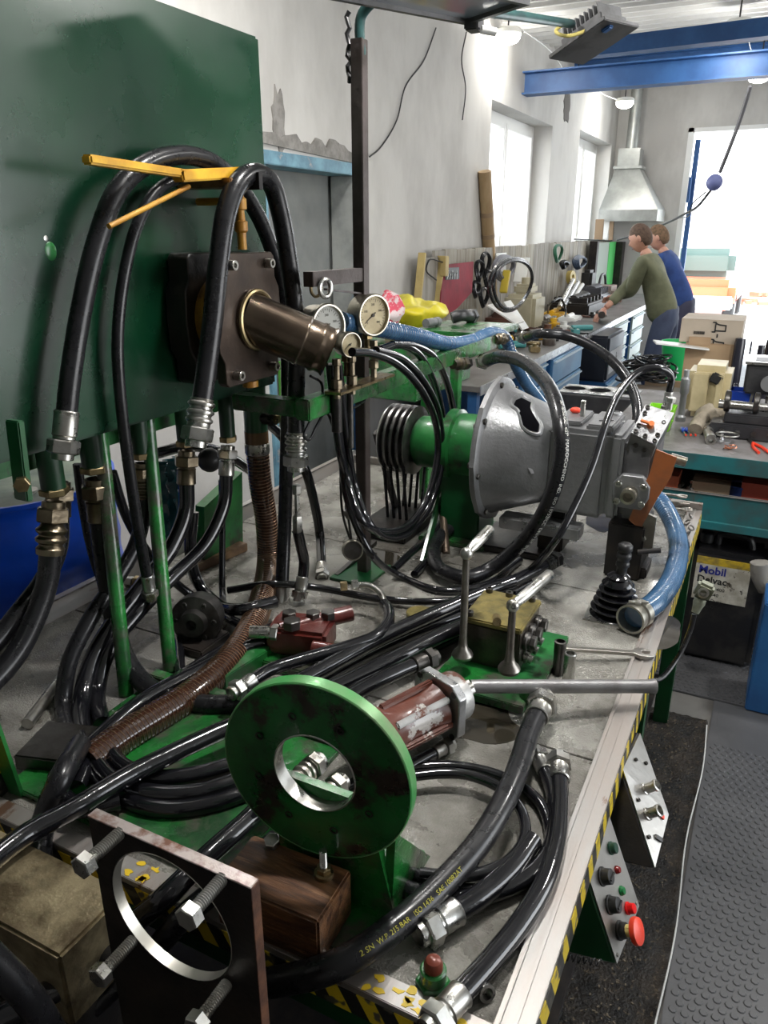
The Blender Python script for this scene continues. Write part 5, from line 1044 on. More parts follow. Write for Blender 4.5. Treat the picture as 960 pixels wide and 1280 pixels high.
t = thing('bell_housing', 'grey cast bell housing and gearbox with a dark opening', 'gearbox', (-.5, GY, TZ))
BC = V((-.66, GY, GZ)); n = 64
def bell(k, r, x):
    an = 2*PI*k/n; s_, c_ = math.sin(an), math.cos(an)
    return r
prof = [(.195, .0), (.200, .004), (.200, .016), (.193, .02), (.182, .022), (.178, .03), (.160, .075), (.140, .12), (.118, .165), (.108, .185)]
vs = []; fs = []
for (r, x) in prof:
    for k in range(n):
        an = 2*PI*k/n; q = abs(math.cos(an))**6+abs(math.sin(an))**6; sq = (1/q)**(1/6.); f = min(1, max(0, (x-.05)/.13)); rr = r*(1-f)+r*f*min(1.2, sq)*.98
        b = .0
        if x < .021 and x > 0: b = .006*max(0, math.cos(an*8))**8
        vs.append(BC+V((x, (rr+b)*math.cos(an), (rr+b)*math.sin(an))))
for i in range(len(prof)-1):
    for k in range(n): fs.append([i*n+k, i*n+(k+1) % n, (i+1)*n+(k+1) % n, (i+1)*n+k])
fs.append([k for k in range(n)]); fs.append([(len(prof)-1)*n+k for k in range(n)])
MB().add(vs, fs).build('bell', CAST, t, 30)
for k in range(8):
    an = 2*PI*k/8+.15; c = BC+V((.02, .188*math.cos(an), .188*math.sin(an))); bolt(t, c, (1, 0, 0), .0085, .007, mat=STEELD, nm='flange_bolt')
# opening: dark pocket with raised lip on the upper camera side
def bs(px, py):  # point on the cone seen at this pixel
    best = None
    o_, d_ = CAM, (S(px, py, y=2.0)-CAM).normalized()
    for i in range(900):
        p = o_+d_*(1.5+i*.001); x = p.x-BC.x
        if 0.02 < x < .19:
            r = math.hypot(p.y-BC.y, p.z-BC.z); rc = .178-(x-.03)*(.060/.135); an = math.atan2(p.z-BC.z, p.y-BC.y); sq = (1/(abs(math.cos(an))**6+abs(math.sin(an))**6))**(1/6.); f = min(1, max(0, (x-.05)/.13)); rc = rc*(1-f)+rc*f*min(1.2, sq)*.98
            if r < rc: return p
    return S(px, py, y=1.85)
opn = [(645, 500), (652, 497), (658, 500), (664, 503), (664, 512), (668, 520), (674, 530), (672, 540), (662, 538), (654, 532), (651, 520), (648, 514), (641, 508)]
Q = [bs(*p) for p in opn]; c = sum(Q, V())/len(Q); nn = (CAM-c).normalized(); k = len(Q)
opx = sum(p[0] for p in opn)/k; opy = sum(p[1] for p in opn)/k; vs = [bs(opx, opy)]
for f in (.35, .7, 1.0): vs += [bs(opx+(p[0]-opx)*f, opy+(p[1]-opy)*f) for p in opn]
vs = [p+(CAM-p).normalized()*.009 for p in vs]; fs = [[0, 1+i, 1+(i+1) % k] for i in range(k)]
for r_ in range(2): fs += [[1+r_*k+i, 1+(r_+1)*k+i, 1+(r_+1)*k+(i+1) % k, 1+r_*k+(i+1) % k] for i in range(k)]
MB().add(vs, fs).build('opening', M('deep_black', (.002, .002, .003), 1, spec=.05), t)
MB().tube(smooth([bs(opx+(p[0]-opx)*1.12, opy+(p[1]-opy)*1.12) for p in opn], 3, True), .007, 8, closed=True).build('opening_lip', CAST, t)
pts = [bs(660, 585), bs(700, 585), bs(690, 592), bs(664, 592)]; mb = MB(); mb.add([q+nn*.006 for q in pts]+[q-nn*.004 for q in pts], [[0, 1, 2, 3], [4, 7, 6, 5], [0, 4, 5, 1], [1, 5, 6, 2], [2, 6, 7, 3], [3, 7, 4, 0]]); mb.build('cast_lug', CAST, t)
# gearbox casing
GX = BC.x+.185
MB().bx((GX-.01, GY-.105, GZ-.125), (GX+.15, GY+.115, GZ+.105), .012).build('casing', CAST, t)
MB().bx((GX+.0, GY-.07, GZ+.105), (GX+.07, GY+.08, GZ+.118), .004).build('top_pad', CAST, t); MB().bx((GX+.085, GY-.085, GZ+.10), (GX+.152, GY+.085, GZ+.118), .006).build('top_cover', CAST, t)
MB().lathe([(.022, 0), (.022, .003), (.016, .004), (.008, .004), (.007, .001), (0, .001)], V((GX+.118, GY-.02, GZ+.118)), (0, 0, 1), 3).build('raised_badge', CAST, t)
MB().lathe([(.017, 0), (.017, .008), (.012, .01), (.012, .004), (0, .004)], V((GX+.13, GY+.06, GZ+.116)), (0, 0, 1), 22).build('oil_cap', ALU, t)
MB().cyl((GX+.055, GY+.0, GZ+.118), (GX+.055, GY+.0, GZ+.16), .007, n=14, c=.001).build('dowel', STEEL, t)
MB().sph((GX+.03, GY+.03, GZ+.125), .012, sc=(1.3, 1, .7)).build('orange_tip', REDP, t)
MB().bx((GX+.15, GY-.1, GZ-.12), (GX+.185, GY+.1, GZ+.1), .01).build('end_flange', CAST, t)
MB().bx((GX-.12, GY-.12, GZ-.19), (GX+.1, GY-.06, GZ-.155), .004).build('lower_rail', ALU, t); MB().bx((GX-.2, GY-.1, TZ), (GX+.0, GY+.1, TZ+.02), .004).build('foot_rail', BLACKM, t)
MB().bx((-.5, GY-.06, TZ+.02), (-.43, GY+.1, GZ-.12), .004).build('stand', BLACKM, t)
# pump on the gearbox
PX = GX+.185
t = thing('piston_pump', 'grey hydraulic pump with a tilted valve block on the gearbox end', 'pump', (PX+.05, GY, TZ+.1))
PG = M('pump_grey', (.16, .16, .165), .42, .4, (.11, .11, .115), 10, .4, .6, .3, 80)
MB().bx((PX, GY-.09, GZ-.12), (PX+.075, GY+.08, GZ+.09), .012).build('pump_body', PG, t)
A_, D_, B_, C_ = S(789, 541, y=1.9), S(820, 557, y=1.9), S(807, 505, y=1.955), S(843, 516, y=1.955)
nv = (D_-A_).cross(B_-A_).normalized(); nv = nv if nv.dot(CAM-A_) > 0 else -nv; ux, uy = (D_-A_), (B_-A_)
def hexm(q, off): r = [p+off for p in q]; return MB().add(list(q)+r, [[0, 1, 2, 3], [4, 7, 6, 5], [0, 4, 5, 1], [1, 5, 6, 2], [2, 6, 7, 3], [3, 7, 4, 0]])
q4 = [A_, D_, C_, B_]; dn = V((-.012, .02, -.05))
hexm([p-nv*.004 for p in q4], dn).build('valve_block', M('block_grey', (.2, .2, .2), .4, .6, (.14, .14, .14), 10), t, bev=.0015)
hexm(q4, -nv*.005).build('valve_top', ALU, t, bev=.001)
at = lambda u, v, h=0: A_+ux*u+uy*v+nv*h
for (u, v) in ((.12, .1), (.12, .3), (.12, .72), (.12, .92), (.88, .1), (.88, .3), (.88, .72), (.88, .9), (.5, .1)): capscrew(t, at(u, v), nv, .0055, .006)
for u in (.3, .65): capscrew(t, A_.lerp(D_, u)+dn*.5+V((0, -.001, 0)), V((.1, -1, -.1)), .006, .003)
c = at(.5, .45); MB().cyl(c, c+nv*.018, .009, .007, n=12).build('orange_cap', M('orange_cap', (.75, .2, .05), .4), t); MB().cyl(c+nv*.012, c+nv*.014+V((-.025, -.0, .006)), .004, n=10).build('orange_spout', M('orange_cap', (.75, .2, .05), .4), t)
c = S(838, 497, y=2.0); mb = MB(); hexa(mb, c+V((-.0, 0, -.012)), (0.1, 0, 1), .013, .014); mb.cyl(c+V((0, 0, -.03)), c, .008); mb.build('outlet_adapter', STEEL, t)
# port flange facing the front
c = V((PX+.03, GY-.09, S(770, 612, y=GY-.1).z)); fm = Matrix(((1, 0, 0, c.x), (0, 0, -1, c.y), (0, 1, 0, c.z), (0, 0, 0, 1)))
MB().prism([(-.045, -.01), (-.03, -.042), (.03, -.042), (.045, -.01), (.045, .02), (.025, .045), (-.025, .045), (-.045, .02)], .022, fm).build('port_flange', CAST, t, bev=.003)
mb = MB(); mb.lathe([(.019, .02), (.019, .04), (.0165, .042), (.0165, .05), (.019, .052), (.019, .06), (.0125, .061), (.0125, .03), (0, .03)], c, (0, -1, 0), 20); mb.build('port', GCASE, t)
for (a_, b_) in ((-.03, .022), (.03, .022), (-.03, -.024), (.03, -.024)): capscrew(t, c+V((a_, -.022, b_)), (0, -1, 0), .0085, .01, STEEL)
# black support box and curved orange bracket
MB().bx((PX-.015, GY-.11, TZ), (PX+.075, GY+.05, GZ-.125), .004).build('support_box', BLACKM, t)
OR = M('orange_bracket_paint', (.42, .13, .04), .4, .1, (.25, .1, .05), 8, .4, .6, .2, 40, .2, (.3, .3, .28), 7, .58, w3=.1)
q = [S(*p, y=1.895) for p in ((820, 562), (846, 572), (838, 598), (820, 626), (800, 662), (786, 650), (797, 622), (812, 592))]
k = len(q); off = V((0, .006, 0)); MB().add(q+[p+off for p in q], [list(range(k)), [k+i for i in range(k)][::-1]]+[[i, (i+1) % k, k+(i+1) % k, k+i] for i in range(k)]).build('orange_bracket', OR, t)
MB().cyl(S(838, 572, y=1.96), S(858, 578, y=1.96), .012, n=14).build('side_plug', GCASE, t)
c = S(802, 668, y=1.9); MB().prism([(-.03, -.035), (.03, -.035), (.03, .05), (0, .06), (-.02, .04)], .012, Matrix(((1, 0, 0, c.x), (0, 0, 1, c.y), (0, 1, 0, c.z), (0, 0, 0, 1)))).build('bracket_foot', GCASE, t); bolt(t, c+V((.005, 0, -.01)), (0, -1, 0), .008, .006)
MB().cyl(S(796, 690, y=1.87), S(825, 688, y=1.9), .007).build('lever_rod', BLACKM, t)
MB().bx((PX+.01, GY-.09, TZ), (PX+.09, GY+.0, TZ+.03), .004).build('rear_foot', BLACKM, t)
# ================================================================ right-hand bench
RZ = .85; RY0 = 3.05
BT = M('grey_bench_top', (.2, .19, .19), .5, .2, (.12, .11, .105), 8, .4, .62, .3, 50, col3=(.33, .33, .33), s3=10, t3=.6, w3=.1)
t = thing('side_bench', 'teal-edged workbench crowded with engine parts on the right', 'workbench', (.4, 3.5, 0))
MB().bx((-.78, RY0, RZ-.02), (1.6, 4.3, RZ), .002).build('bench_top', BT, t); MB().bx((-.78, RY0-.006, RZ-.06), (1.6, RY0, RZ+.003), .001).build('front_rail', TEAL, t)
zt_ = S(900, 618, y=RY0-.05).z; zb_ = S(900, 655, y=RY0-.05).z
MB().bx((-.3, RY0-.06, zb_), (1.6, RY0-.05, zt_), .001).build('shelf_front', TEAL, t); MB().bx((-.3, RY0-.066, zt_-.003), (1.6, RY0-.045, zt_), .001).build('shelf_lip', RIM, t); MB().bx((-.3, RY0-.075, zb_-.02), (1.6, RY0-.04, zb_+.01), .001).build('shelf_rail', TEAL, t)
SHZ = zb_+.01; MB().bx((-.78, RY0-.05, SHZ-.01), (1.6, 4.1, SHZ), .001).build('shelf', BLACKM, t)
for x in (-.74, .9, 1.55):
    for y in (RY0+.03, 4.2): MB().bx((x-.025, y-.025, 0), (x+.025, y+.025, RZ-.02), .002).build('leg', TEAL, t)
MB().bx((-.78, 4.1, .0), (1.6, 4.12, RZ-.02)).build('back_panel', BLACKM, t)
CARD = M('cardboard', (.42, .29, .17), .7, 0, (.36, .24, .14), 3, .4, .6, .15, 30); CARDL = M('pale_cardboard', (.5, .42, .33), .7, 0, (.44, .37, .29), 3, .4, .6, .1, 30)
def carton(p0, p1, mat, label, nm='cardboard_box', cat='box', flaps=False):
    t = thing(nm, label, cat, ((p0[0]+p1[0])/2, (p0[1]+p1[1])/2, p0[2])); x0, y0, z0 = p0; x1, y1, z1 = p1
    MB().bx(p0, (x1, y1, z1-.003), .002).build('carton', mat, t); w_ = (x1-x0); MB().bx((x0, y0, z1-.003), (x1, (y0+y1)/2-.002, z1)).build('flap', mat, t); MB().bx((x0, (y0+y1)/2+.002, z1-.003), (x1, y1, z1)).build('flap', mat, t); return t
# things on the shelf below
for (px, py, w_, h_, d_, m, lab, nm, cat) in ((834, 617, .07, .12, .12, M('brick_red_box', (.38, .09, .04), .6), 'brick-red box on the shelf beside the grey pump', 'box', 'box'),
        (886, 624, .14, .11, .12, M('brown_carton', (.28, .2, .13), .7), 'small brown cardboard box on the shelf under the right bench', 'cardboard_box', 'box'),
        (950, 630, .15, .13, .12, M('dull_red_tin', (.3, .05, .03), .5), 'dull red tin at the right end of the shelf', 'tin', 'tin')):
    p = S(px, py, y=3.12); p.z = SHZ; carton((p.x-w_/2, p.y, SHZ), (p.x+w_/2, p.y+d_, SHZ+h_), m, lab, nm, cat)
p = S(920, 628, y=3.12); p.z = SHZ; tag(MB().lathe([(.05, 0), (.052, .004), (.052, .1), (.054, .104), (.05, .108), (.048, .1), (0, .098)], p+V((0, .05, 0)), (0, 0, 1), 24).build('tin_can', M('navy_tin', (.02, .04, .14), .35), None), 'dark blue round tin on the shelf between the boxes', 'tin')
p = S(861, 616, y=3.12); mb = MB(); random.seed(2)
for k in range(40): mb.box(V((p.x, 3.15, SHZ+.02))+V((random.uniform(-.04, .04), random.uniform(-.03, .04), random.random()*.07)), (.012, .012, .012), Matrix.Rotation(random.random()*3, 3, (1, 1, 0)))
tag(mb.build('swarf', STEEL), 'heap of bright nuts and swarf on the shelf beside the brown box', 'metal scraps', kind='stuff')
tag(MB().box(S(865, 622, y=3.06)+V((.01, 0, .01)), (.09, .03, .02), None, .004).build('red_rag', REDP), 'bright red strip lying on the shelf lip before the brown box', 'cloth')
# oil can on the floor
p = S(900, 760, y=3.0); cx = p.x; t = thing('oil_canister', 'black oil canister with a white and yellow label on the floor', 'canister', (cx, 3.08, .01))
cz0 = .01; cz1 = S(900, 682, y=3.0).z
MB().bx((cx-.13, 3.0, cz0), (cx+.14, 3.2, cz1-.03), .02).build('canister_body', M('black_oil_can', (.012, .012, .014), .3, 0, (.03, .028, .026), 9), t)
MB().tube(smooth([(cx-.05, 3.1, cz1-.04), (cx-.04, 3.1, cz1+.01), (cx+.06, 3.1, cz1+.01), (cx+.08, 3.1, cz1-.04)]), .014, 10).build('handle', BLACKP, t); MB().cyl((cx-.09, 3.1, cz1-.03), (cx-.09, 3.1, cz1+.01), .025, n=18, c=.003).build('screw_cap', BLACKP, t)
la = S(872, 694, y=2.997); lb = S(931, 759, y=2.997); LBW = M('soiled_white_label', (.62, .6, .52), .5, 0, (.4, .37, .3), 14, .42, .6, col3=(.06, .05, .04), s3=20, t3=.6)
MB().bx((la.x, 2.9965, lb.z), (lb.x, 2.9995, la.z-.03)).build('label', LBW, t); MB().bx((la.x, 2.9962, la.z-.03), (lb.x, 2.9995, la.z)).build('yellow_label_band', M('label_yellow', (.6, .42, .03), .5, 0, (.3, .22, .05), 20), t)
fxm = lambda x, z: Matrix(((1, 0, 0, x), (0, 0, -1, 2.996), (0, 1, 0, z), (0, 0, 0, 1)))
textmesh('Mobil', .044, M('label_blue', (.02, .03, .25), .5), t, 'label_text', fxm(la.x+.012, la.z-.055), .0005, None, 'LEFT', bold=.0012)
textmesh('Delvac', .04, M('label_black', (.02, .02, .02), .5), t, 'label_text', fxm(la.x+.01, la.z-.095), .0005, None, 'LEFT', bold=.0008)
for k in range(4): textmesh(['SUPER 1400', 'E 10W-40', 'Heavy Duty', 'Engine Oil'][k], .02, MATS['label_black'], t, 'label_text', fxm(la.x+.015, la.z-.13-.026*k), .0004, None, 'LEFT')
# glove and blue crate right of it
p = S(950, 725, y=2.95); mb = MB(); mb.tube(smooth([p+V((.03, 0, -.03)), p+V((.0, .0, .02)), p+V((-.01, 0, .07))]), [.04]*9+[.03]*8 if False else .035, 12)
o = tag(mb.build('work_glove', M('grey_cloth', (.2, .19, .17), .9, 0, (.12, .11, .1), 12, bump=.6, bs=40)), 'grey cloth bundle leaning beside the oil canister', 'cloth')
p = S(958, 765, y=2.7); tag(MB().bx((p.x-.01, 2.7, .01), (p.x+.2, 2.9, p.z+.03), .005).build('blue_crate', BLUEP), 'blue crate corner at the right edge of the photo', 'crate')
# things on the bench top
def on(px, py): return S(px, py, z=RZ)
BLK = M('engine_black', (.03, .03, .034), .4, .3, (.05, .05, .052), 8, .4, .6, .3, 60)
c = on(765, 552); c = V((-.44, 3.42, RZ)); t = thing('cylinder_block', 'black cylinder block with bright open bores behind the gearbox', 'engine block', c)
a0 = S(700, 486, y=3.35); b0 = S(797, 492, y=3.35); zt2 = S(750, 492, y=3.35).z
mb = MB(); vs = []; x0, x1 = a0.x, b0.x; vs = [(x0, 3.3, zt2), (x1, 3.3, zt2), (x1, 3.5, zt2), (x0, 3.5, zt2), (x0+.06, 3.33, RZ), (x1-.1, 3.33, RZ), (x1-.1, 3.5, RZ), (x0+.06, 3.5, RZ)]
mb.add(vs, [[0, 1, 2, 3], [4, 7, 6, 5], [0, 4, 5, 1], [1, 5, 6, 2], [2, 6, 7, 3], [3, 7, 4, 0]]); mb.build('block', BLK, t, bev=.012)
MB().bx((x0+.002, 3.302, zt2), (x1-.002, 3.498, zt2+.004), .001).build('machined_top', ALU, t); zt2 += .004
nb = 3
for k in range(nb):
    x = x0+(x1-x0)*(k+.5)/nb; MB().lathe([(.046, -.05), (.046, .001), (.054, .003), (.054, -.002)], (x, 3.4, zt2), (0, 0, 1), 28, cap=False).build('bore_rim', STEEL, t); MB().cyl((x, 3.4, zt2-.001), (x, 3.4, zt2+.001), .046, n=28).build('bore', M('deep_black', (.002, .002, .003), 1, spec=.05), t)
# green tub
p = on(822, 540); t = thing('plastic_tub', 'bright green plastic tub on the right bench before the black block', 'tub', p); LG = M('lime_plastic', (.22, .6, .02), .35)
def tub(t, p, w0, w1, d0, d1, h, mat, th=.004):
    q = [(-w0/2, -d0/2, 0), (w0/2, -d0/2, 0), (w0/2, d0/2, 0), (-w0/2, d0/2, 0), (-w1/2, -d1/2, h), (w1/2, -d1/2, h), (w1/2, d1/2, h), (-w1/2, d1/2, h)]; i = [(-w0/2+th, -d0/2+th, th), (w0/2-th, -d0/2+th, th), (w0/2-th, d0/2-th, th), (-w0/2+th, d0/2-th, th), (-w1/2+th, -d1/2+th, h), (w1/2-th, -d1/2+th, h), (w1/2-th, d1/2-th, h), (-w1/2+th, d1/2-th, h)]
    f = [[0, 3, 2, 1]]+[[a, (a+1) % 4, 4+(a+1) % 4, 4+a] for a in range(4)]+[[8+a, 12+a, 12+(a+1) % 4, 8+(a+1) % 4] for a in range(4)]+[[8, 9, 10, 11]]+[[4+a, 4+(a+1) % 4, 12+(a+1) % 4, 12+a] for a in range(4)]
    MB().add([V(p)+V(v) for v in q+i], f).build('tub', mat, t, bev=.002)
tub(t, p+V((0, .06, 0)), .08, .11, .09, .12, .1, LG)
MB().bx(p+V((-.056, -.002, .05)), p+V((.056, .005, .056))).build('ridge', LG, t)
# screwdrivers
for k, lab in enumerate(('blue-handled screwdriver lying by the green tub, outermost of three', 'blue-handled screwdriver lying by the green tub, middle of three', 'blue-handled screwdriver lying nearest the steel shaft')):
    a = on(852+5*k, 538)+V((0, 0, .01)); b = on(862+7*k, 553)+V((0, 0, .004)); t = thing('screwdriver', lab, 'screwdriver', a, 'screwdrivers on the right bench'); d = b-a
    MB().lathe([(.005, 0), (.008, .005), (.009, .02), (.008, .045), (.006, .05)], a, d, 10).build('handle', M('blue_handle', (.02, .06, .4), .35), t); MB().cyl(a+d.normalized()*.05, a+d.normalized()*.11, .0028, n=8).build('blade', STEEL, t); MB().cyl(a+d.normalized()*.1, a+d.normalized()*.112, .004, n=8).build('red_tip', REDP, t)
a = on(876, 525)+V((0, 0, .03)); b = on(888, 556)+V((0, 0, .02)); t = thing('splined_shaft', 'bright steel shaft lying across the front of the right bench', 'shaft', b); d = (b-a).normalized(); L = (b-a).length
MB().lathe([(.018, 0), (.02, .01), (.02, L*.35), (.016, L*.37), (.016, L*.55), (.02, L*.57), (.02, L*.9), (.022, L*.92), (.022, L), (.014, L), (.013, L-.02), (0, L-.02)], a, d, 22).build('shaft', STEEL, t)
RAG = M('beige_rag', (.3, .26, .2), .9, 0, (.18, .15, .11), 14, .4, .6, .8, 40)
p = S(890, 520, y=3.5); p.z = RZ; mb = MB(); mb.sph(p+V((0, .02, .045)), .06, 26, 16, (1.25, .9, .8)); o = mb.build('rag', RAG, None, 80); tag(o, 'crumpled beige rag heaped above the steel shaft', 'rag')
for v in o.data.vertices: q = v.co*22; v.co += V((noise.noise(q), noise.noise(q+V((9, 0, 0))), noise.noise(q+V((0, 9, 0)))))*.022
mb = MB(); mb.tube(smooth([p+V((-.03, -.02, .05)), p+V((-.045, -.07, .04)), p+V((-.05, -.13, .02))]), [.03]*17, 12); o = mb.build('rag_tail', RAG, o, 80)
# canister
p = on(872, 510)+V((0, .35, 0)); JC = M('beige_canister', (.55, .47, .28), .45, 0, (.42, .35, .2), 6, .4, .6, .2, 30)
ja = S(855, 508, y=3.7); jb = S(916, 460, y=3.7); t = thing('jerrycan', 'beige plastic jerrycan lying on the right bench below the boxes', 'canister', (ja.x, 3.7, RZ))
jz = jb.z; mb = MB(); mb.bx((ja.x, 3.7, RZ), (jb.x, 3.95, jz), .03); mb.build('can_body', JC, t); MB().bx((ja.x+.02, 3.68, RZ+.03), (ja.x+.09, 3.7, jz-.03), .008).build('embossed_panel', JC, t); MB().bx((ja.x+.12, 3.68, RZ+.03), (jb.x-.03, 3.7, jz-.03), .008).build('embossed_panel', JC, t)
MB().box((jb.x-.06, 3.69, jz-.05), (.05, .03, .045), Matrix.Rotation(.4, 3, 'Y'), .006).build('black_cap', BLACKP, t)
p = S(858, 470, y=3.6); t = thing('filter_housing', 'tall narrow steel fitting standing left of the jerrycan', 'fitting', (p.x, 3.6, RZ)); MB().lathe([(.022, 0), (.022, .02), (.014, .03), (.014, .12), (.02, .13), (.02, .19), (.012, .2), (.012, .23), (0, .23)], (p.x, 3.6, RZ), (0, 0, 1), 18).build('body', CAST, t)
p = S(925, 505, y=3.85); tub(thing('blue_tub', 'small royal blue tub behind the engine parts', 'tub', (p.x, 3.85, RZ)), (p.x, 3.85, RZ), .1, .13, .1, .12, .12, M('royal_blue', (.01, .06, .5), .35))
# engine parts at the right edge
a0 = S(890, 545, y=3.3); t = thing('machined_casting', 'long black machined cylinder head on the right bench', 'engine part', (a0.x+.2, 3.4, RZ)); hx = a0.x
MB().bx((hx-.02, 3.36, RZ), (hx+.6, 3.5, RZ+.06), .006).build('head_lower', BLK, t); MB().bx((hx+.03, 3.38, RZ+.06), (hx+.6, 3.5, RZ+.1), .006).build('head_upper', BLK, t)
for k in range(6): MB().cyl((hx+.03+.06*k, 3.36, RZ+.03), (hx+.03+.06*k, 3.354, RZ+.03), .01, n=14).build('head_port', STEELD, t)
t = thing('crankshaft', 'steel crankshaft with round journals lying on the black cylinder head', 'crankshaft', (hx+.2, 3.44, RZ+.1))
MB().cyl((hx+.0, 3.44, RZ+.125), (hx+.6, 3.44, RZ+.125), .018, n=18).build('main_journal', STEEL, t)
for k in range(4): MB().lathe([(.035, 0), (.045, .004), (.045, .02), (.035, .024)], (hx+.02+.11*k, 3.44, RZ+.14), (1, 0, 0), 24).build('crank_web', STEELD, t)
a0 = S(930, 500, y=3.75); t = thing('engine_housing', 'black engine housing with a bright machined top at the right edge', 'engine part', (a0.x+.1, 3.8, RZ)); zt3 = S(940, 452, y=3.75).z; hx2 = S(932, 470, y=3.75).x
MB().bx((hx2, 3.75, RZ+.12), (hx2+.4, 3.98, zt3-.01), .008).build('housing', BLK, t); MB().bx((hx2-.01, 3.74, zt3-.012), (hx2+.41, 3.99, zt3)).build('machined_top', STEEL, t); MB().bx((hx2+.03, 3.78, zt3), (hx2+.3, 3.9, zt3+.001)).build('window', BLACKM, t)
MB().cyl((hx2+.1, 3.75, zt3-.09), (hx2+.1, 3.73, zt3-.09), .035, n=24).build('boss', CAST, t)
for k in range(5): MB().bar((hx2+.03+.035*k, 3.77, RZ), (hx2+.04+.03*k, 3.77, RZ+.12), .012, .05).build('strut', STEEL, t)
# rings, pliers, copper bits
p = on(908, 552); t = tag(MB().ring(p+V((0, 0, .03)), (0, 0, 1), .042, .004, 28, 8).build('piston_ring', STEEL), 'thin bright ring resting above the small steel disc', 'ring')
tag(MB().lathe([(.036, 0), (.036, .004), (.01, .006), (.006, .02), (.006, .03), (.0, .03)], p+V((-.02, -.0, 0)), (0, 0, 1), 24).build('valve_disc', ALU), 'round steel valve disc lying in front of the cylinder head', 'disc')
tag(MB().ring(on(932, 545)+V((0, 0, .012)), (.2, -.2, 1), .05, .005, 28, 8).build('bearing_ring', BRASSY), 'brownish bearing ring right of the valve disc', 'ring')
mb = MB(); random.seed(3); p = on(912, 562)
for k in range(5): mb.ring(p+V((random.uniform(-.02, .02), random.uniform(-.01, .01), .005+.003*k)), (random.random()-.5, random.random()-.5, 1), .011, .002, 12, 5)
tag(mb.build('copper_washers', M('copper', (.6, .25, .15), .35, .9)), 'few copper washers at the bench edge before the valve disc', 'washers', kind='stuff')
a = on(932, 548)+V((0, 0, .006)); b = on(955, 568)+V((0, 0, .006)); t = thing('pliers', 'red-handled pliers lying near the right edge of the bench', 'pliers', b)
d = (b-a).normalized(); s_ = V((0, 0, 1)).cross(d)
MB().bar(a, a.lerp(b, .45), .012, .008).build('jaws', STEELD, t)
for q in (-1, 1): MB().tube(smooth([a.lerp(b, .4), a.lerp(b, .65)+s_*.016*q, b+s_*.02*q]), .006, 8).build('handle', REDP, t)
# second bench with boxes and oil filters behind
RZ2 = .62; t = thing('rear_bench', 'low dark bench behind the right bench carrying boxes', 'workbench', (.2, 5.3, 0))
MB().bx((-.95, 4.6, RZ2-.04), (2.2, 5.7, RZ2), .003).build('bench_top', M('dark_wood_top', (.1, .075, .05), .6), t)
for x in (-.9, 2.1):
    for y in (4.65, 5.6): MB().bx((x-.03, y-.03, 0), (x+.03, y+.03, RZ2-.04)).build('leg', BLUEP, t)
a0 = S(853, 462, y=4.85); b0 = S(913, 431, y=4.85); c0 = S(925, 432, y=4.85); d0 = S(851, 398, y=4.85)
t = carton((a0.x, 4.85, RZ2), (b0.x+.02, 5.2, b0.z), CARD, 'lower brown cardboard box of the stack behind the jerrycan')
t = carton((d0.x+.005, 4.86, b0.z), (c0.x, 5.22, d0.z), CARDL, 'upper pale cardboard box with printed letters on the stack')
tm = lambda px, py, y, a=0: Matrix.Translation(S(px, py, y=y)) @ Matrix(((1, 0, 0, 0), (0, 0, -1, 0), (0, 1, 0, 0), (0, 0, 0, 1))) @ Matrix.Rotation(a, 4, 'Z')
textmesh('Д-Д', .085, MATS['label_black'], t, 'box_print', tm(898, 420, 4.858, -PI/2), .0008)
mb = MB(); q = S(874, 416, y=4.8585); random.seed(1); x = q.x-.03
while x < q.x+.03: w_ = random.choice((.001, .002, .003)); mb.bx((x, 4.858, q.z-.009), (x+w_, 4.8598, q.z+.009)); x += w_+random.choice((.001, .002))
tag(mb.build('barcode', MATS['label_black'], t), kind='stuff')
q = S(872, 427, y=4.84); MB().bx((q.x-.05, 4.845, q.z-.02), (q.x+.07, 4.86, q.z+.025)).build('torn_patch', CARD, t)
p = S(858, 434, y=4.8); tag(MB().box(S(862, 433, y=4.82)+V((-.05, 0, 0.005)), (.3, .12, .008), Matrix.Rotation(.1, 3, 'Y') @ Matrix.Rotation(.3, 3, 'Z')).build('white_board', WHITEP), 'thin white board sticking out from between the two boxes', 'board')
FT = M('filter_print', (.5, .5, .48), .5)
def ofilter(px0, px1, pyt, pyb, y, lab, txt=None):
    a = S(px0, pyb, y=y); b = S(px1, pyt, y=y); r = (b.x-a.x)/2; c = V(((a.x+b.x)/2, y+r, RZ2)); h_ = b.z-RZ2; t = thing('oil_filter', lab, 'oil filter', c)
    MB().lathe([(r*.9, 0), (r, .01), (r, h_-.03), (r*.92, h_-.012), (r*.9, h_), (r*.6, h_), (r*.55, h_-.01), (0, h_-.01)], c, (0, 0, 1), 28).build('canister', M('filter_black', (.02, .02, .03), .25, 0, coat=.3), t)
    if txt:
        f = lambda v: c+V((math.sin(v.x/r)*(r+.0008), -math.cos(v.x/r)*(r+.0008), h_*.42+v.y)); textmesh(txt[0], .045, FT, t, 'printing', None, .0001, f); f2 = lambda v: c+V((math.sin(v.x/r)*(r+.0008), -math.cos(v.x/r)*(r+.0008), h_*.2+v.y)); textmesh(txt[1], .025, FT, t, 'printing', None, .0001, f2)
ofilter(912, 933, 424, 465, 4.8, 'nearest black oil filter with white printing, beside the cardboard boxes', ('Ф-ЕА', 'W962')); ofilter(932, 941, 427, 465, 4.95, 'black oil filter half hidden by the printed one'); ofilter(942, 957, 432, 465, 4.85, 'black oil filter near the right edge of the photo, shorter one'); ofilter(952, 972, 426, 460, 5.0, 'black oil filter cut by the right edge of the photo')
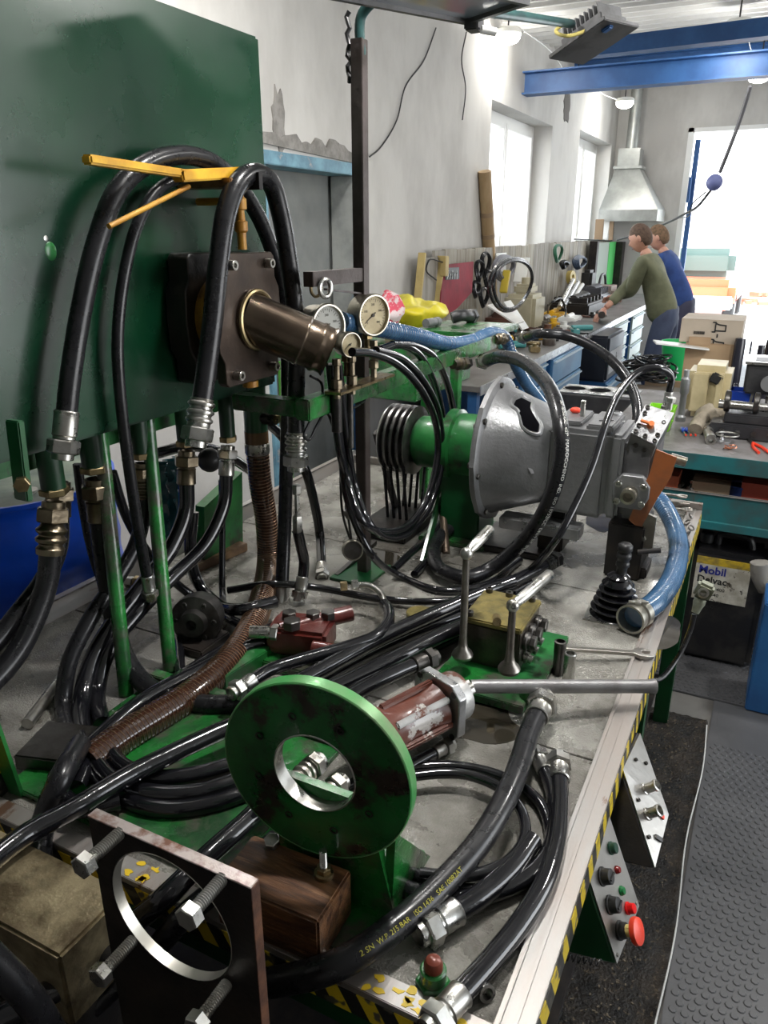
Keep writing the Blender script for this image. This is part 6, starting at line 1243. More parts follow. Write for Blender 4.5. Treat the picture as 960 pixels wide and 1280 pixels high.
# green bucket and coiled cables on the floor by the men
p = S(846, 460, y=6.2); t = thing('bucket', 'green bucket on the floor behind the boxes', 'bucket', (p.x, 6.2, 0)); zt4 = S(846, 426, y=6.2).z; r = .13
tag(MB().bx((p.x-.2, 6.05, 0), (p.x+.2, 6.35, zt4-.28)).build('wooden_crate', CARD), 'plain crate on the floor that carries the green bucket', 'crate'); MB().lathe([(r*.8, 0), (r, .27), (r*1.05, .275), (r*1.05, .28), (r*.96, .28), (r*.76, .005), (0, .005)], (p.x, 6.2, zt4-.28), (0, 0, 1), 28).build('pail', M('bucket_green', (.02, .45, .12), .35), t)
p = S(812, 468, z=.66); mb = MB(); random.seed(8)
for k in range(26): mb.ring(V((p.x-.02, p.y, RZ2+.02+.005*k))+V((random.uniform(-.08, .08), random.uniform(-.08, .08), 0)), (random.uniform(-.35, .35), random.uniform(-.35, .35), 1), random.uniform(.1, .17), .008, 22, 6)
tag(mb.build('cable_coil', BLACKR), 'tangled heap of black cable left of the cardboard boxes', 'cable')
# ================================================================ long workbench along the left wall
LZ, LX = .9, -1.31
BTL = M('dirty_bench_sheet', (.2, .19, .18), .45, .3, (.13, .12, .11), 5, .4, .62, .3, 40)
t = thing('wall_bench', 'long cluttered workbench with blue drawer units along the window wall', 'workbench', (-1.7, 7.2, 0))
MB().bx((-2.15, 3.7, LZ-.03), (LX, 10.6, LZ), .002).build('bench_top', BTL, t); MB().bx((LX, 3.7, LZ-.045), (LX+.006, 10.6, LZ+.004)).build('front_edge', ALU, t)
for y in (3.75, 10.5):
    for x in (-2.1, LX-.05): MB().bx((x-.025, y-.025, 0), (x+.025, y+.025, LZ-.03)).build('leg', BLUEP, t)
LBL = M('light_blue_drawer', (.09, .24, .42), .4, 0, (.06, .17, .33), 4, .4, .6); LIP = M('drawer_lip', (.4, .5, .58), .4); PALEG = M('pale_green_drawer', (.42, .5, .46), .45)
def cabinet(y0, y1, z0, z1, x1, rows, label, mat=LBL, side=BLUEP, dep=.6):
    t = thing('drawer_unit', label, 'drawer unit', ((x1-dep/2), (y0+y1)/2, z0), 'blue drawer units under the wall bench')
    MB().bx((x1-dep, y0, z0), (x1-.012, y1, z1), .003).build('carcass', side, t); h = (z1-z0-.02)/rows
    for k in range(rows):
        a = z0+.01+h*k; d = MB().bx((x1-.012, y0+.012, a+.006), (x1+.006, y1-.012, a+h-.006), .003).build('drawer', mat, t); MB().bx((x1+.006, y0+.03, a+h-.03), (x1+.024, y1-.03, a+h-.018), .002).build('handle', LIP, d)
    return t
cabinet(4.5, 5.05, .12, .86, LX-.02, 5, 'blue drawer unit nearest the gearbox under the wall bench')
cabinet(5.08, 5.95, .12, .86, LX+.01, 4, 'wider blue drawer unit second along the wall bench')
cabinet(6.3, 6.95, .05, .5, LX+.16, 2, 'low blue drawer unit below the black starred box', dep=.5)
cabinet(7.25, 7.95, .1, .86, LX+.0, 6, 'drawer unit with pale green fronts beside the man in olive', PALEG)
cabinet(8.2, 8.9, .1, .86, LX+.0, 5, 'drawer unit with pale fronts at the man in blue', PALEG)
t = thing('tool_bag', 'black case with a grey panel and black star in front of the wall bench', 'case', (LX+.05, 6.6, .5))
MB().bx((LX-.1, 6.3, .5), (LX+.15, 6.95, .87), .02).build('case_body', M('black_case', (.02, .022, .03), .35), t); MB().bx((LX+.15, 6.36, .56), (LX+.153, 6.9, .74)).build('grey_panel', M('grey_panel', (.42, .43, .46), .5), t)
st = [(.055*(1 if k % 2 == 0 else .42)*math.cos(PI/2+k*PI/5), .055*(1 if k % 2 == 0 else .42)*math.sin(PI/2+k*PI/5)) for k in range(10)]
MB().prism(st, .002, Matrix(((0, 0, 1, LX+.153), (1, 0, 0, 6.62), (0, 1, 0, .655), (0, 0, 0, 1)))).build('star', BLACKP, t)
MB().bx((LX-.3, 6.1, LZ), (LX+.02, 7.0, LZ+.012), .003).build('tray', BLACKP, thing('rubber_tray', 'flat black tray lying on the bench above the starred case', 'tray', (LX-.1, 6.5, LZ)))
# back boards: upright planks
PLK = [M('board_%d' % k, c, .75, 0, d, 3, .42, .62, .3, 14, st=(1, 6, .6)) for k, (c, d) in enumerate((((.40, .37, .31), (.25, .22, .17)), ((.36, .34, .3), (.22, .2, .17)), ((.42, .4, .34), (.3, .26, .2))))]
t = thing('back_board', 'upright weathered boards behind the wall bench with tools hanging on them', 'board', (-2.12, 7.7, LZ)); y = 4.95; random.seed(21)
while y < 10.5:
    w_ = random.uniform(.16, .24); zt_ = 1.53+.006*(y-5)+random.uniform(-.008, .008); MB().bx((-2.135+random.uniform(-.004, .004), y, LZ), (-2.11, min(y+w_, 10.55)-.006, zt_), .001).build('plank', PLK[random.randrange(3)], t); y += w_
PINE = M('pine_batten', (.52, .4, .16), .6, 0, (.4, .3, .12), 5, .4, .6, .2, 20)
WBX = -2.08
def wb(px, py, x=WBX): return S(px, py, x=x)
for (p0, p1, lab) in (((528, 316), (521, 385), 'yellow pine batten at the near end of the weathered boards'), ((552, 320), (543, 402), 'yellow pine batten at the left edge of the red tool roll')):
    tag(MB().bar(wb(*p0), wb(*p1), .02, .05, (1, 0, 0), .002).build('pine_batten', PINE), lab, 'batten')
# grey panel leaning at the near end
tag(MB().bx((WBX-.02, wb(530, 330).y, LZ), (WBX-.012, wb(550, 330).y, wb(540, 322).z), .001).build('grey_sheet', PLK[1]), 'grey sheet between the two pine battens', 'sheet')
RR = M('dark_red_cloth', (.3, .02, .04), .7, 0, (.2, .015, .03), 6, .4, .6, .4, 20)
q = [wb(556, 331, -2.06), wb(592, 327, -2.06), wb(590, 365, -2.04), wb(572, 385, -2.03), wb(549, 401, -2.03), wb(552, 362, -2.05)]; k = len(q)
t = thing('tool_roll', 'dark red cloth tool roll hanging on the boards with tools in its pocket', 'tool roll', q[2]); MB().add(q+[p-V((.008, 0, 0)) for p in q], [list(range(k)), [k+i for i in range(k)][::-1]]+[[i, (i+1) % k, k+(i+1) % k, k+i] for i in range(k)]).build('cloth', RR, t)
q = [wb(557, 350, -2.05), wb(574, 349, -2.05), wb(574, 334, -2.05), wb(557, 335, -2.05)]; MB().add(q+[p-V((.006, 0, 0)) for p in q], [[0, 1, 2, 3], [4, 7, 6, 5], [0, 4, 5, 1], [1, 5, 6, 2], [2, 6, 7, 3], [3, 7, 4, 0]]).build('pocket', BLACKP, t)
for k in range(5): tag(MB().bar(wb(559+3*k, 349, -2.04), wb(561+2.4*k, 338+(k % 2)*2, -2.04), .008, .004, (1, 0, 0)).build('hand_tool', STEEL), ['leftmost bright tool in the pocket of the red tool roll', 'second bright tool from the batten in the red tool roll', 'middle bright tool in the pocket of the red tool roll', 'fourth bright tool from the batten in the red tool roll', 'rightmost bright tool in the pocket of the red tool roll'][k], 'tool', 'tools in the red tool roll')
t = thing('light_switch', 'beige socket box with a cable on the near pine batten', 'socket', wb(550, 330)); MB().bx(wb(550, 345)+V((.01, -.03, 0)), wb(550, 320)+V((.05, .04, 0)), .004).build('box', PINE, t); MB().tube(smooth([wb(549, 328)+V((.03, 0, 0)), wb(537, 325), wb(533, 338), wb(542, 350)+V((.02, 0, 0))]), .005, 6).build('cable', BLACKP, t)
def hangring(px, py, rx, ry, r, lab, mat=BLACKR, n=1, x=WBX+.03, nm='cable_coil', cat='cable', tilt=0):
    c = wb(px, py, x); k = 28; mb = MB(); sy = abs(wb(px+rx, py, x).y-c.y); sz = abs(wb(px, py-ry, x).z-c.z)
    for j in range(n):
        f = 1-.08*j; ph = j*.3; mb.tube([c+V((.012*j+.01*math.sin(a*2+ph), sy*f*math.cos(a)+tilt*sz*math.sin(a), sz*f*math.sin(a))) for a in [2*PI*i/k for i in range(k)]], r, 6, closed=True)
    return tag(mb.build(nm, mat), lab, cat)
hangring(640, 356, 24, 33, .012, 'big black hose loop hanging over the white jug on the boards', x=-1.68, n=2, nm='hose_loop', cat='hose', tilt=-.1)
hangring(629, 335, 11, 15, .014, 'thick grey cable coil hanging inside the big black loop', M('grey_coil', (.13, .13, .15), .5), 3)
hangring(697, 317, 4, 11, .01, 'green wire loop hanging high on the boards', M('green_wire', (.02, .12, .06), .5), 2)
hangring(704, 331, 3, 5, .012, 'small black clump hanging below the green wire loop', n=3)
hangring(723, 328, 6, 8, .013, 'small blue-black coil hanging left of the green-lit panel', M('blue_black', (.03, .05, .09), .4), 4)
for i, (px, py, rx, ry) in enumerate(((598, 340, 3, 14), (606, 332, 4, 16), (611, 350, 5, 12), (604, 372, 4, 12), (594, 362, 3, 10))): hangring(px, py, rx, ry, .011, ['black gasket loop beside the red tool roll, upper left', 'long dark gasket loop hanging between roll and hose loop', 'round dark gasket hanging beside the big hose loop', 'low dark gasket loop hanging under the round one', 'narrow dark loop at the edge of the red tool roll'][i], n=2, nm='gasket_loop', cat='gasket')
tag(MB().bar(wb(634, 338, -2.0), wb(629, 366, -2.0), .03, .06, (1, 0, 0), .005).build('yellow_tool', M('tool_yellow', (.6, .45, .05), .45)), 'yellow-handled tool hanging inside the hose loop', 'tool')
tag(MB().bar(wb(653, 322, -2.07), wb(647, 352, -2.07), .004, .14, (1, 0, 0)).build('paper_sheet', WHITEP), 'white paper pinned to the boards behind the jug', 'paper'); tag(MB().bx(wb(622, 340, -2.1)+V((0, -.08, 0)), wb(628, 316, -2.095)+V((.004, .1, 0))).build('paper_sheet', WHITEP), 'white paper pinned behind the grey cable coil', 'paper')
JUG = M('cream_plastic', (.5, .46, .33), .45, 0, (.42, .38, .26), 5, .4, .6)
p = S(655, 392, x=-1.85); p.z = LZ; yy = p.y; zt_ = S(655, 352, x=-1.85).z; t = thing('plastic_jug', 'cream plastic jug standing behind the black hose loop', 'jug', p)
MB().bx((-1.98, yy-.16, LZ), (-1.72, yy+.16, LZ+(zt_-LZ)*.75), .03).build('jug_body', JUG, t); MB().bx((-1.92, yy-.1, LZ+(zt_-LZ)*.74), (-1.78, yy+.12, LZ+(zt_-LZ)*.95), .03).build('shoulder', JUG, t); MB().cyl((-1.85, yy, LZ+(zt_-LZ)*.93), (-1.85, yy, zt_+.03), .035, n=16).build('cap', JUG, t)
# yellow bag, red-white bag
YB = M('yellow_plastic_bag', (.75, .65, .03), .4, 0, (.6, .5, .02), 8, .4, .6, .6, 25)
p = S(518, 400, x=-1.75); mb = MB(); mb.sph(p+V((0, 0, .04)), .17, 30, 18, (1., 1.2, .42)); o = mb.build('plastic_bag', YB, None, 60); tag(o, 'bright yellow plastic bag crumpled on the near end of the wall bench', 'bag')
for v in o.data.vertices: q = v.co*9; v.co += V((noise.noise(q), noise.noise(q+V((9, 0, 0))), noise.noise(q+V((0, 9, 0)))))*.05
zl = S(515, 403, x=-1.75).z
p = S(486, 388, x=-1.7); mb = MB(); mb.sph(p, .1, 22, 14, (.7, .7, 1)); o = mb.build('plastic_bag', M('red_white_bag', (.6, .5, .5), .5, 0, (.55, .05, .09), 20, .48, .54), None, 60); tag(o, 'red and white patterned bag behind the large yellowed gauge', 'bag')
for v in o.data.vertices: q = v.co*14; v.co += V((noise.noise(q), noise.noise(q+V((9, 0, 0))), noise.noise(q+V((0, 9, 0)))))*.03
zc_ = S(518, 402, x=-1.75).z-.03; tag(MB().bx((-1.95, p.y-.22, LZ), (-1.45, p.y+.5, zc_), .006).build('green_box', GREENW), 'green box at the near end of the wall bench under the bags', 'box')
# panel with its green glow put into the colour of a strip, dark uprights, black box
zt_ = wb(750, 303).z; y0 = wb(737, 320).y; y1 = wb(768, 320).y
t = thing('screen_panel', 'grey panel with a green glow painted along its edge standing on the wall bench', 'panel', (-2.05, (y0+y1)/2, LZ)); MB().bx((-2.06, y0, LZ+.1), (-2.04, y1-.2, zt_), .002).build('panel', M('panel_grey', (.33, .38, .33), .5), t); MB().bx((-2.06, y1-.62, LZ+.1), (-2.035, y1-.2, zt_), .002).build('green_glow_strip', M('panel_green_glow', (.08, .5, .12), .5), t)
MB().bx((-2.07, y0-.1, LZ), (-1.98, y0, zt_+.02), .003).build('dark_post', BLACKM, t); MB().bx((-2.07, y1-.2, LZ), (-1.95, y1+.1, zt_), .003).build('dark_post', BLACKM, t)
# clutter on the bench: every piece a thing
METB = M('clutter_metal', (.2, .18, .16), .4, .6, (.12, .1, .09), 14); BRNM = M('clutter_brown', (.16, .07, .05), .5, .2, (.08, .04, .03), 10)
def lb(px, py): return S(px, py, z=LZ)
items = [('wooden_tray', 'crate', (676, 384), (.25, .75, .13), M('orange_wood', (.5, .29, .14), .6), 'shallow orange-brown wooden tray on the wall bench'),
         ('metal_box', 'box', (700, 400), (.2, .3, .07), YEL, 'yellow-topped small metal box before the wooden tray'), ('metal_box', 'box', (718, 404), (.16, .3, .06), WHITEP, 'whitish box beside the yellow-topped one'),
         ('pump_casting', 'casting', (640, 415), (.3, .4, .14), BRNM, 'large brown casting lying before the cream jug'), ('pump_casting', 'casting', (662, 404), (.25, .4, .12), BRNM, 'second brown casting lying right of the large one'),
         ('pump_casting', 'casting', (690, 412), (.2, .25, .09), METB, 'grey metal casting at the bench edge before the tray'), ('metal_block', 'casting', (618, 408), (.16, .2, .1), METB, 'small grey block left of the brown castings'),
         ('black_machine', 'machine', (735, 396), (.4, .9, .16), BLACKM, 'long black machine lying on the bench before the man'), ('black_machine', 'machine', (752, 386), (.3, .5, .2), M('dark_grey_cast', (.08, .08, .09), .4, .3), 'dark grey ribbed machine at the olive man\'s hand')]
for nm, cat, (px, py), (dx, dy, dz), m, lab in items:
    p = lb(px, py); t = thing(nm, lab, cat, p); cx = min(p.x-dx/2, LX-.02-dx/2)
    if 'tray' in nm:
        for (a, b) in (((cx-dx/2, p.y, LZ), (cx+dx/2, p.y+.02, LZ+dz)), ((cx-dx/2, p.y+dy-.02, LZ), (cx+dx/2, p.y+dy, LZ+dz)), ((cx+dx/2-.02, p.y, LZ), (cx+dx/2, p.y+dy, LZ+dz)), ((cx-dx/2, p.y, LZ), (cx-dx/2+.02, p.y+dy, LZ+dz))): MB().bx(a, b, .002).build('side', m, t)
        MB().bx((cx-dx/2, p.y, LZ), (cx+dx/2, p.y+dy, LZ+.01)).build('bottom', m, t)
    else:
        MB().bx((cx-dx/2, p.y, LZ), (cx+dx/2, p.y+dy, LZ+dz*.7), .015).build('body', m, t); MB().cyl((cx, p.y+dy*.2, LZ+dz*.7), (cx, p.y+dy*.8, LZ+dz*.75), min(dx, dz)*.4, n=16, c=.005).build('cylinder', m, t)
        if 'casting' in cat:
            for k in range(3): hexa(MB(), (cx+dx*.3, p.y+dy*(.2+.3*k), LZ+dz*.66), (0, 0, 1), .02, .03).build('bolt', STEEL, t)
        if 'machine' in cat:
            for k in range(5): MB().bx((cx-dx*.4, p.y+dy*(.1+.17*k), LZ+dz*.68), (cx+dx*.4, p.y+dy*(.14+.17*k), LZ+dz), .003).build('rib', m, t)
random.seed(31); cols = [STEEL, STEELD, BRASSY, RUST, WHITEP, YEL, BLACKP, METB, BRNM, M('teal_part', (.05, .25, .25), .4)]; cn = ['bright steel', 'dark steel', 'dull brass', 'rusty', 'white', 'yellow', 'black', 'grey', 'brown', 'teal']
used = set()
for i in range(150):
    px = random.uniform(612, 752); f = random.random(); base = LX-.06-f*.55; yy = S(px, 400, x=base).y; m = random.randrange(10); kind = i % 4; s_ = random.uniform(.022, .05)
    if yy > 10 or yy < 4.6: continue
    lab = 'small %s %s %s, %s' % (cn[m], ['flanged cap', 'round pin', 'ring', 'block with nut'][kind], 'at the bench edge' if f < .33 else 'amid the wall bench' if f < .66 else 'close to the boards', 'before the red tool roll' if px < 650 else 'before the cream jug' if px < 690 else 'before the wooden tray' if px < 722 else 'beside the black machine')
    if lab in used or len(used) > 54: continue
    used.add(lab); c = V((base, yy, LZ))
    if kind == 0: mb = MB().lathe([(s_, 0), (s_*1.05, .005), (s_*1.05, s_), (s_*.6, s_*1.1), (s_*.6, s_*1.8), (0, s_*1.8)], c, (0, 0, 1), 14); nm, cat = 'flanged_cap', 'cap'
    elif kind == 1: mb = MB().cyl(c+V((-s_*1.5, -s_, s_*.6)), c+V((s_*1.5, s_*1.6, s_*.6)), s_*.55, s_*.5, n=12, c=.003); nm, cat = 'steel_pin', 'pin'
    elif kind == 2: mb = MB(); mb.ring(c+V((0, 0, s_*.4)), (.1, .1, 1), s_*1.2, s_*.35, 16, 7); nm, cat = 'bearing_ring', 'ring'
    else: mb = MB(); mb.box(c+V((0, 0, s_*.7)), (s_*2.2, s_*2.6, s_*1.3), Matrix.Rotation(random.random(), 3, 'Z'), s_*.2); hexa(mb, c+V((0, 0, s_*1.3)), (0, 0, 1), s_*.5, s_*.6); nm, cat = 'valve_piece', 'machine part'
    tag(mb.build(nm, cols[m]), lab, cat, 'machine parts strewn over the wall bench')
# standing bottle rack, leaning bright tubes, speaker-like box, tape roll, red bag
p = wb(711, 347, -2.05); tag(MB().lathe([(.03, 0), (.07, 0), (.07, .05), (.03, .05), (.03, 0)], p, (1, -.2, .1), 24, cap=False).build('tape_roll', M('tape_yellow', (.55, .42, .12), .5)), 'yellow tape roll hanging on the boards above the tray', 'tape')
for i in range(4): a = S(699+6*i, 384, x=-1.8); b = S(716+6*i, 350+3*i, x=-1.9); a.z = LZ+.1; tag(MB().cyl(a, b, .022, n=12).build('bright_tube', [STEEL, ALU, WHITEP, STEEL][i]), ['bright tube leaning in the wooden tray, first of four', 'dull aluminium tube leaning second in the tray', 'white tube leaning third in the tray', 'bright tube leaning last in the tray by the black box'][i], 'tube')
p = S(738, 372, x=-1.9); tag(MB().bx((-2.0, p.y-.12, LZ), (-1.88, p.y+.12, S(738, 338, x=-1.9).z), .03).build('black_case', BLACKP), 'tall rounded black case standing before the grey panel', 'case')
p = S(757, 372, x=-1.75); t = thing('tool_bag', 'red and grey tool bag standing by the man\'s hands', 'bag', (p.x, p.y, LZ)); MB().bx((-1.95, p.y-.3, LZ), (-1.6, p.y+.1, LZ+.2), .05).build('bag_body', M('bag_grey', (.25, .2, .17), .7), t); MB().bx((-1.62, p.y-.12, LZ+.03), (-1.58, p.y+.05, LZ+.17), .02).build('red_side', REDP, t); MB().tube(smooth([(-1.78, p.y-.28, LZ+.2), (-1.78, p.y-.2, LZ+.3), (-1.78, p.y, LZ+.3), (-1.78, p.y+.08, LZ+.2)]), .014, 8).build('handle', BLACKP, t)
p = S(722, 390, x=-1.6); tag(MB().tube(smooth([lb(684, 396)+V((0, 0, .02)), S(690, 378, x=-1.6), S(702, 374, x=-1.6), S(706, 384, x=-1.58), lb(706, 398)]), .009, 8).build('black_hose', BLACKR), 'thin black hose arching over the parts before the tray', 'hose')
for i, (px, py, w_) in enumerate(((632, 398, .2), (645, 400, .16))):
    p = S(px, py-6, x=-1.75); tag(MB().box(p, (.25, w_, .01), Matrix.Rotation(.5+.4*i, 3, 'Y')).build('paper_sheet', WHITEP), ['crumpled white paper lying under the hose loop', 'second white paper lying right of the first one under the loop'][i], 'paper')
# tools standing below window two
for i, (px, m) in enumerate(((748, M('brown_board', (.25, .17, .1), .7)), (755, WHITEP), (761, M('brown_board', (.25, .17, .1), .7)))): a = S(px, 300, x=-2.12); b = S(px+2, 274, x=-2.12); tag(MB().bar(a-V((0, 0, .0)), b, .03, .1, (1, 0, 0), .003).build('upright_board', m), ['brown board standing on the boards below the hood, left one', 'white strip standing between two brown boards below the hood', 'brown board below the hood, the one nearer the corner'][i], 'board')
# wooden pole against the wall
a = S(611, 306, x=-2.15); b = S(606, 214, x=-2.15); t = thing('wooden_pole', 'brown round pole with a tape band leaning between door niche and window', 'pole', a); d = (b-a).normalized()
MB().cyl(a-d*.5, b, .05, n=16).build('pole', M('pole_brown', (.4, .28, .15), .6, 0, (.3, .2, .1), 6, st=(1, 1, .2)), t); MB().cyl(a.lerp(b, .4), a.lerp(b, .46), .053, n=16).build('tape_band', M('pole_tape', (.25, .17, .1), .5), t); MB().cyl(a.lerp(b, .1), a.lerp(b, .16), .053, n=16).build('tape_band', M('pole_tape', (.25, .17, .1), .5), t)
# extraction hood
HM = M('galvanised_sheet', (.42, .43, .41), .4, .75, (.32, .33, .31), 5, .4, .6, .15, 20)
hy0, hy1, hx0, hx1 = 9.7, 10.7, -2.18, -1.5; zb2 = S(830, 277, x=hx1).z; hy1 = min(10.9, S(830, 277, x=hx1).y); zb2 = S(826, 277, y=hy1).z; hx1 = S(830, 277, y=hy1).x
hy0 = S(748, 271, x=hx0).y; zr = zb2+.13; zn = zb2+.62; nx, ny = hx0+.24, (hy0+hy1)/2+.1
t = thing('extraction_hood', 'galvanised extraction hood with a square duct in the far corner', 'hood', ((hx0+hx1)/2, ny, zb2))
def ringm(x0, x1, y0, y1, z): return [V((x0, y0, z)), V((x1, y0, z)), V((x1, y1, z)), V((x0, y1, z))]
A0, A1, A2 = ringm(hx0, hx1, hy0, hy1, zb2), ringm(hx0, hx1, hy0, hy1, zr), ringm(nx-.14, nx+.14, ny-.14, ny+.14, zn); B0 = ringm(hx0+.01, hx1-.01, hy0+.01, hy1-.01, zb2)
MB().add(A0+A1+B0, [[k, (k+1) % 4, 4+(k+1) % 4, 4+k] for k in range(4)]+[[8+k, k, (k+1) % 4, 8+(k+1) % 4] for k in range(4)]).build('rim', HM, t)
MB().add(A1+A2+[p-V((0, 0, .01)) for p in A1], [[k, (k+1) % 4, 4+(k+1) % 4, 4+k] for k in range(4)]+[[8, 9, 10, 11]]).build('canopy', HM, t)
MB().bx((nx-.17, ny-.17, zn-.01), (nx+.17, ny+.17, zn+.02)).build('collar', HM, t); MB().bx((nx-.13, ny-.13, zn+.02), (nx+.13, ny+.13, zn+.22)).build('neck', HM, t); MB().cyl((nx, ny, zn+.2), (nx, ny, ceil_z(ny)), .07, n=20).build('duct', HM, t)
# ================================================================ the two men
def skinned(name, pts, edges, rad, mat, parent, lv=2):
    me = bpy.data.meshes.new(name); me.from_pydata([V(p) for p in pts], edges, []); o = bpy.data.objects.new(name, me); COL.objects.link(o)
    sk = o.modifiers.new('skin', 'SKIN'); sk.branch_smoothing = .6; sk.use_smooth_shade = True; sb = o.modifiers.new('sub', 'SUBSURF'); sb.levels = lv; sb.render_levels = lv
    if not me.skin_vertices: 
        bm = bmesh.new(); bm.from_mesh(me); bm.verts.layers.skin.verify(); bm.to_mesh(me); bm.free()
    for i, r in enumerate(rad): me.skin_vertices[0].data[i].radius = r if isinstance(r, tuple) else (r, r); me.skin_vertices[0].data[i].use_root = i == 0
    bpy.context.view_layer.update(); dg = bpy.context.evaluated_depsgraph_get(); m2 = bpy.data.meshes.new_from_object(o.evaluated_get(dg)); bpy.data.objects.remove(o)
    off = W.get(parent.name, V((0, 0, 0))) if parent is not None else V((0, 0, 0))
    for v in m2.vertices: v.co -= off
    m2.materials.clear(); m2.materials.append(mat); m2.polygons.foreach_set('use_smooth', [True]*len(m2.polygons)); m2.name = name
    o = bpy.data.objects.new(name, m2); COL.objects.link(o)
    if parent is not None: o.parent = parent; W[o.name] = off
    return o
SKIN = M('skin', (.5, .27, .19), .5, 0, (.42, .2, .14), 12)
def person(base, face, label, top, trou, hair, lean, handL, handR, skin=SKIN, sleeve=None, h=1.76, bald=.0):
    """base: point on the floor between the feet, face: horizontal facing direction, hands: world points"""
    f = V(face).normalized(); r = V((f.y, -f.x, 0)); U = V((0, 0, 1)); B = V(base); t = thing('person', label, 'person', B); g = lambda a, b, c: B+f*a+r*b+U*c
    pel = g(-.04, 0, .95); wst = g(-.02+lean*.3, 0, 1.1); chs = g(lean*.8, 0, 1.32); nck = g(lean*1.15, 0, 1.47); hd = g(lean*1.15+.07, 0, 1.6)
    shL, shR = g(lean*1.0, -.18, 1.42), g(lean*1.0, .18, 1.42)
    def elbow(s, hnd, out):
        m = (s+hnd)/2; L = (hnd-s).length; k = max(.0, (.29**2-(L/2)**2))**.5; return m+(U*-.8-f*.45+out*.35).normalized()*k
    eL, eR = elbow(shL, V(handL), -r), elbow(shR, V(handR), r)
    hpL, hpR = g(-.04, -.09, .92), g(-.04, .09, .92); knL, knR = g(.03, -.1, .5), g(.0, .11, .5); anL, anR = g(-.03, -.1, .09), g(-.06, .12, .09); toL, toR = g(.13, -.12, .035), g(.1, .15, .035)
    # one continuous body under the clothes: pelvis root, legs, spine, arms, neck
    nb = hd-U*.09-f*.035
    P_ = [pel, wst, chs, nck, shL, eL, V(handL), shR, eR, V(handR), hpL, knL, anL, toL, hpR, knR, anR, toR, nb]
    E_ = [(3, 18), (0, 1), (1, 2), (2, 3), (2, 4), (4, 5), (5, 6), (2, 7), (7, 8), (8, 9), (0, 10), (10, 11), (11, 12), (12, 13), (0, 14), (14, 15), (15, 16), (16, 17)]
    R_ = [(.1, .08), (.09, .08), (.09, .08), .05, .04, .036, .028, .04, .036, .028, .07, .05, .036, .035, .07, .05, .036, .035, .05]
    body = skinned('body', P_, E_, R_, skin, t)
    # head with face
    hm = Matrix((r, f, U)).transposed(); hm = hm @ Matrix.Rotation(-.42, 3, 'X'); vs = []; mb = MB(); mb.sph((0, 0, 0), 1, 28, 20)
    for v in mb.v:
        x, y, z = v.x*.073, v.y*.095, v.z*.118
        if z < 0: x *= 1-.35*(-z/.118)**1.5; y = y*(1-.12*(-z/.118)) + (.012 if y > 0 else .02)*(-z/.118)
        if y > .07 and abs(x) < .03: y -= .004
        if abs(x) < .016 and y > .05: y += .02*max(0, 1-abs(z+.018)/.028)
        if y > .05 and abs(z-.012) < .014 and .014 < abs(x) < .042: y -= .008
        if y > .05 and abs(z-.034) < .01: y += .004
        if y > .05 and abs(z+.062) < .008 and abs(x) < .028: y += .004
        vs.append(hm @ V((x, y, z))+hd)
    mb.v = vs; head = mb.build('head', skin, body, 80)
    for s in (-1, 1):
        m2 = MB(); m2.sph((0, 0, 0), 1, 10, 8); m2.v = [hm @ V((s*.074+v.x*.009, -.008+v.y*.018, -.008+v.z*.03))+hd for v in m2.v]; m2.build('ear', skin, body)
        m2 = MB(); m2.sph((0, 0, 0), 1, 8, 6); m2.v = [hm @ V((s*.028+v.x*.011, .078+v.y*.008, .012+v.z*.006))+hd for v in m2.v]; m2.build('eye', BLACKP, body)
        m2 = MB(); m2.box((0, 0, 0), (.03, .006, .006), b=.002); m2.v = [hm @ (v+V((s*.028, .086, .032)))+hd for v in m2.v]; m2.build('eyebrow', hair, body)
    m2 = MB(); m2.box((0, 0, 0), (.04, .006, .007), b=.003); m2.v = [hm @ (v+V((0, .085, -.062)))+hd for v in m2.v]; m2.build('mouth', M('lips', (.35, .12, .1), .5), body)
    m2 = MB(); m2.sph((0, 0, 0), 1, 26, 16); m2.v = [v for v in m2.v]; vv = []
    for v in m2.v:
        x, y, z = v.x*.0775, v.y*.0995, v.z*.123; lim = .045 if y > .02 else (-.03 if y > -.03 else -.075)
        if z < lim: x *= .9; y *= .9; z = max(z, lim-.01)
        if y > .07: y *= .94
        vv.append(hm @ V((x, y-.004, z+.002))+hd)
    m2.v = vv; m2.build('hair', hair, t, 80)
    # clothing grown on the same skeleton, a little fuller, ending at neck, cuffs and ankles
    cL, cR = V(handL).lerp(eL, .2), V(handR).lerp(eR, .2); hem = g(-.03, 0, .88)
    skinned('sweater', [chs, wst, hem, nck-f*.01, shL, eL, cL, shR, eR, cR, (chs+wst)/2], [(0, 10), (10, 1), (1, 2), (0, 3), (0, 4), (4, 5), (5, 6), (0, 7), (7, 8), (8, 9)], [.15, .14, .15, .075, .085, .06, .046, .085, .06, .046, .145], top, t)
    skinned('trousers', [pel, hpL, knL, anL+U*.03, hpR, knR, anR+U*.03, pel+U*.13+f*.02], [(0, 1), (1, 2), (2, 3), (0, 4), (4, 5), (5, 6), (0, 7)], [.125, .11, .085, .07, .11, .085, .07, .115], trou, t)
    for a, b in ((anL, toL), (anR, toR)):
        m2 = MB(); m2.tube(smooth([a-f*.05-U*.05, a-U*.045, b, b+f*.05]), [.035]*9+[.045]*15+[.03], 12); m2.build('shoe', BLACKP, t, 60)
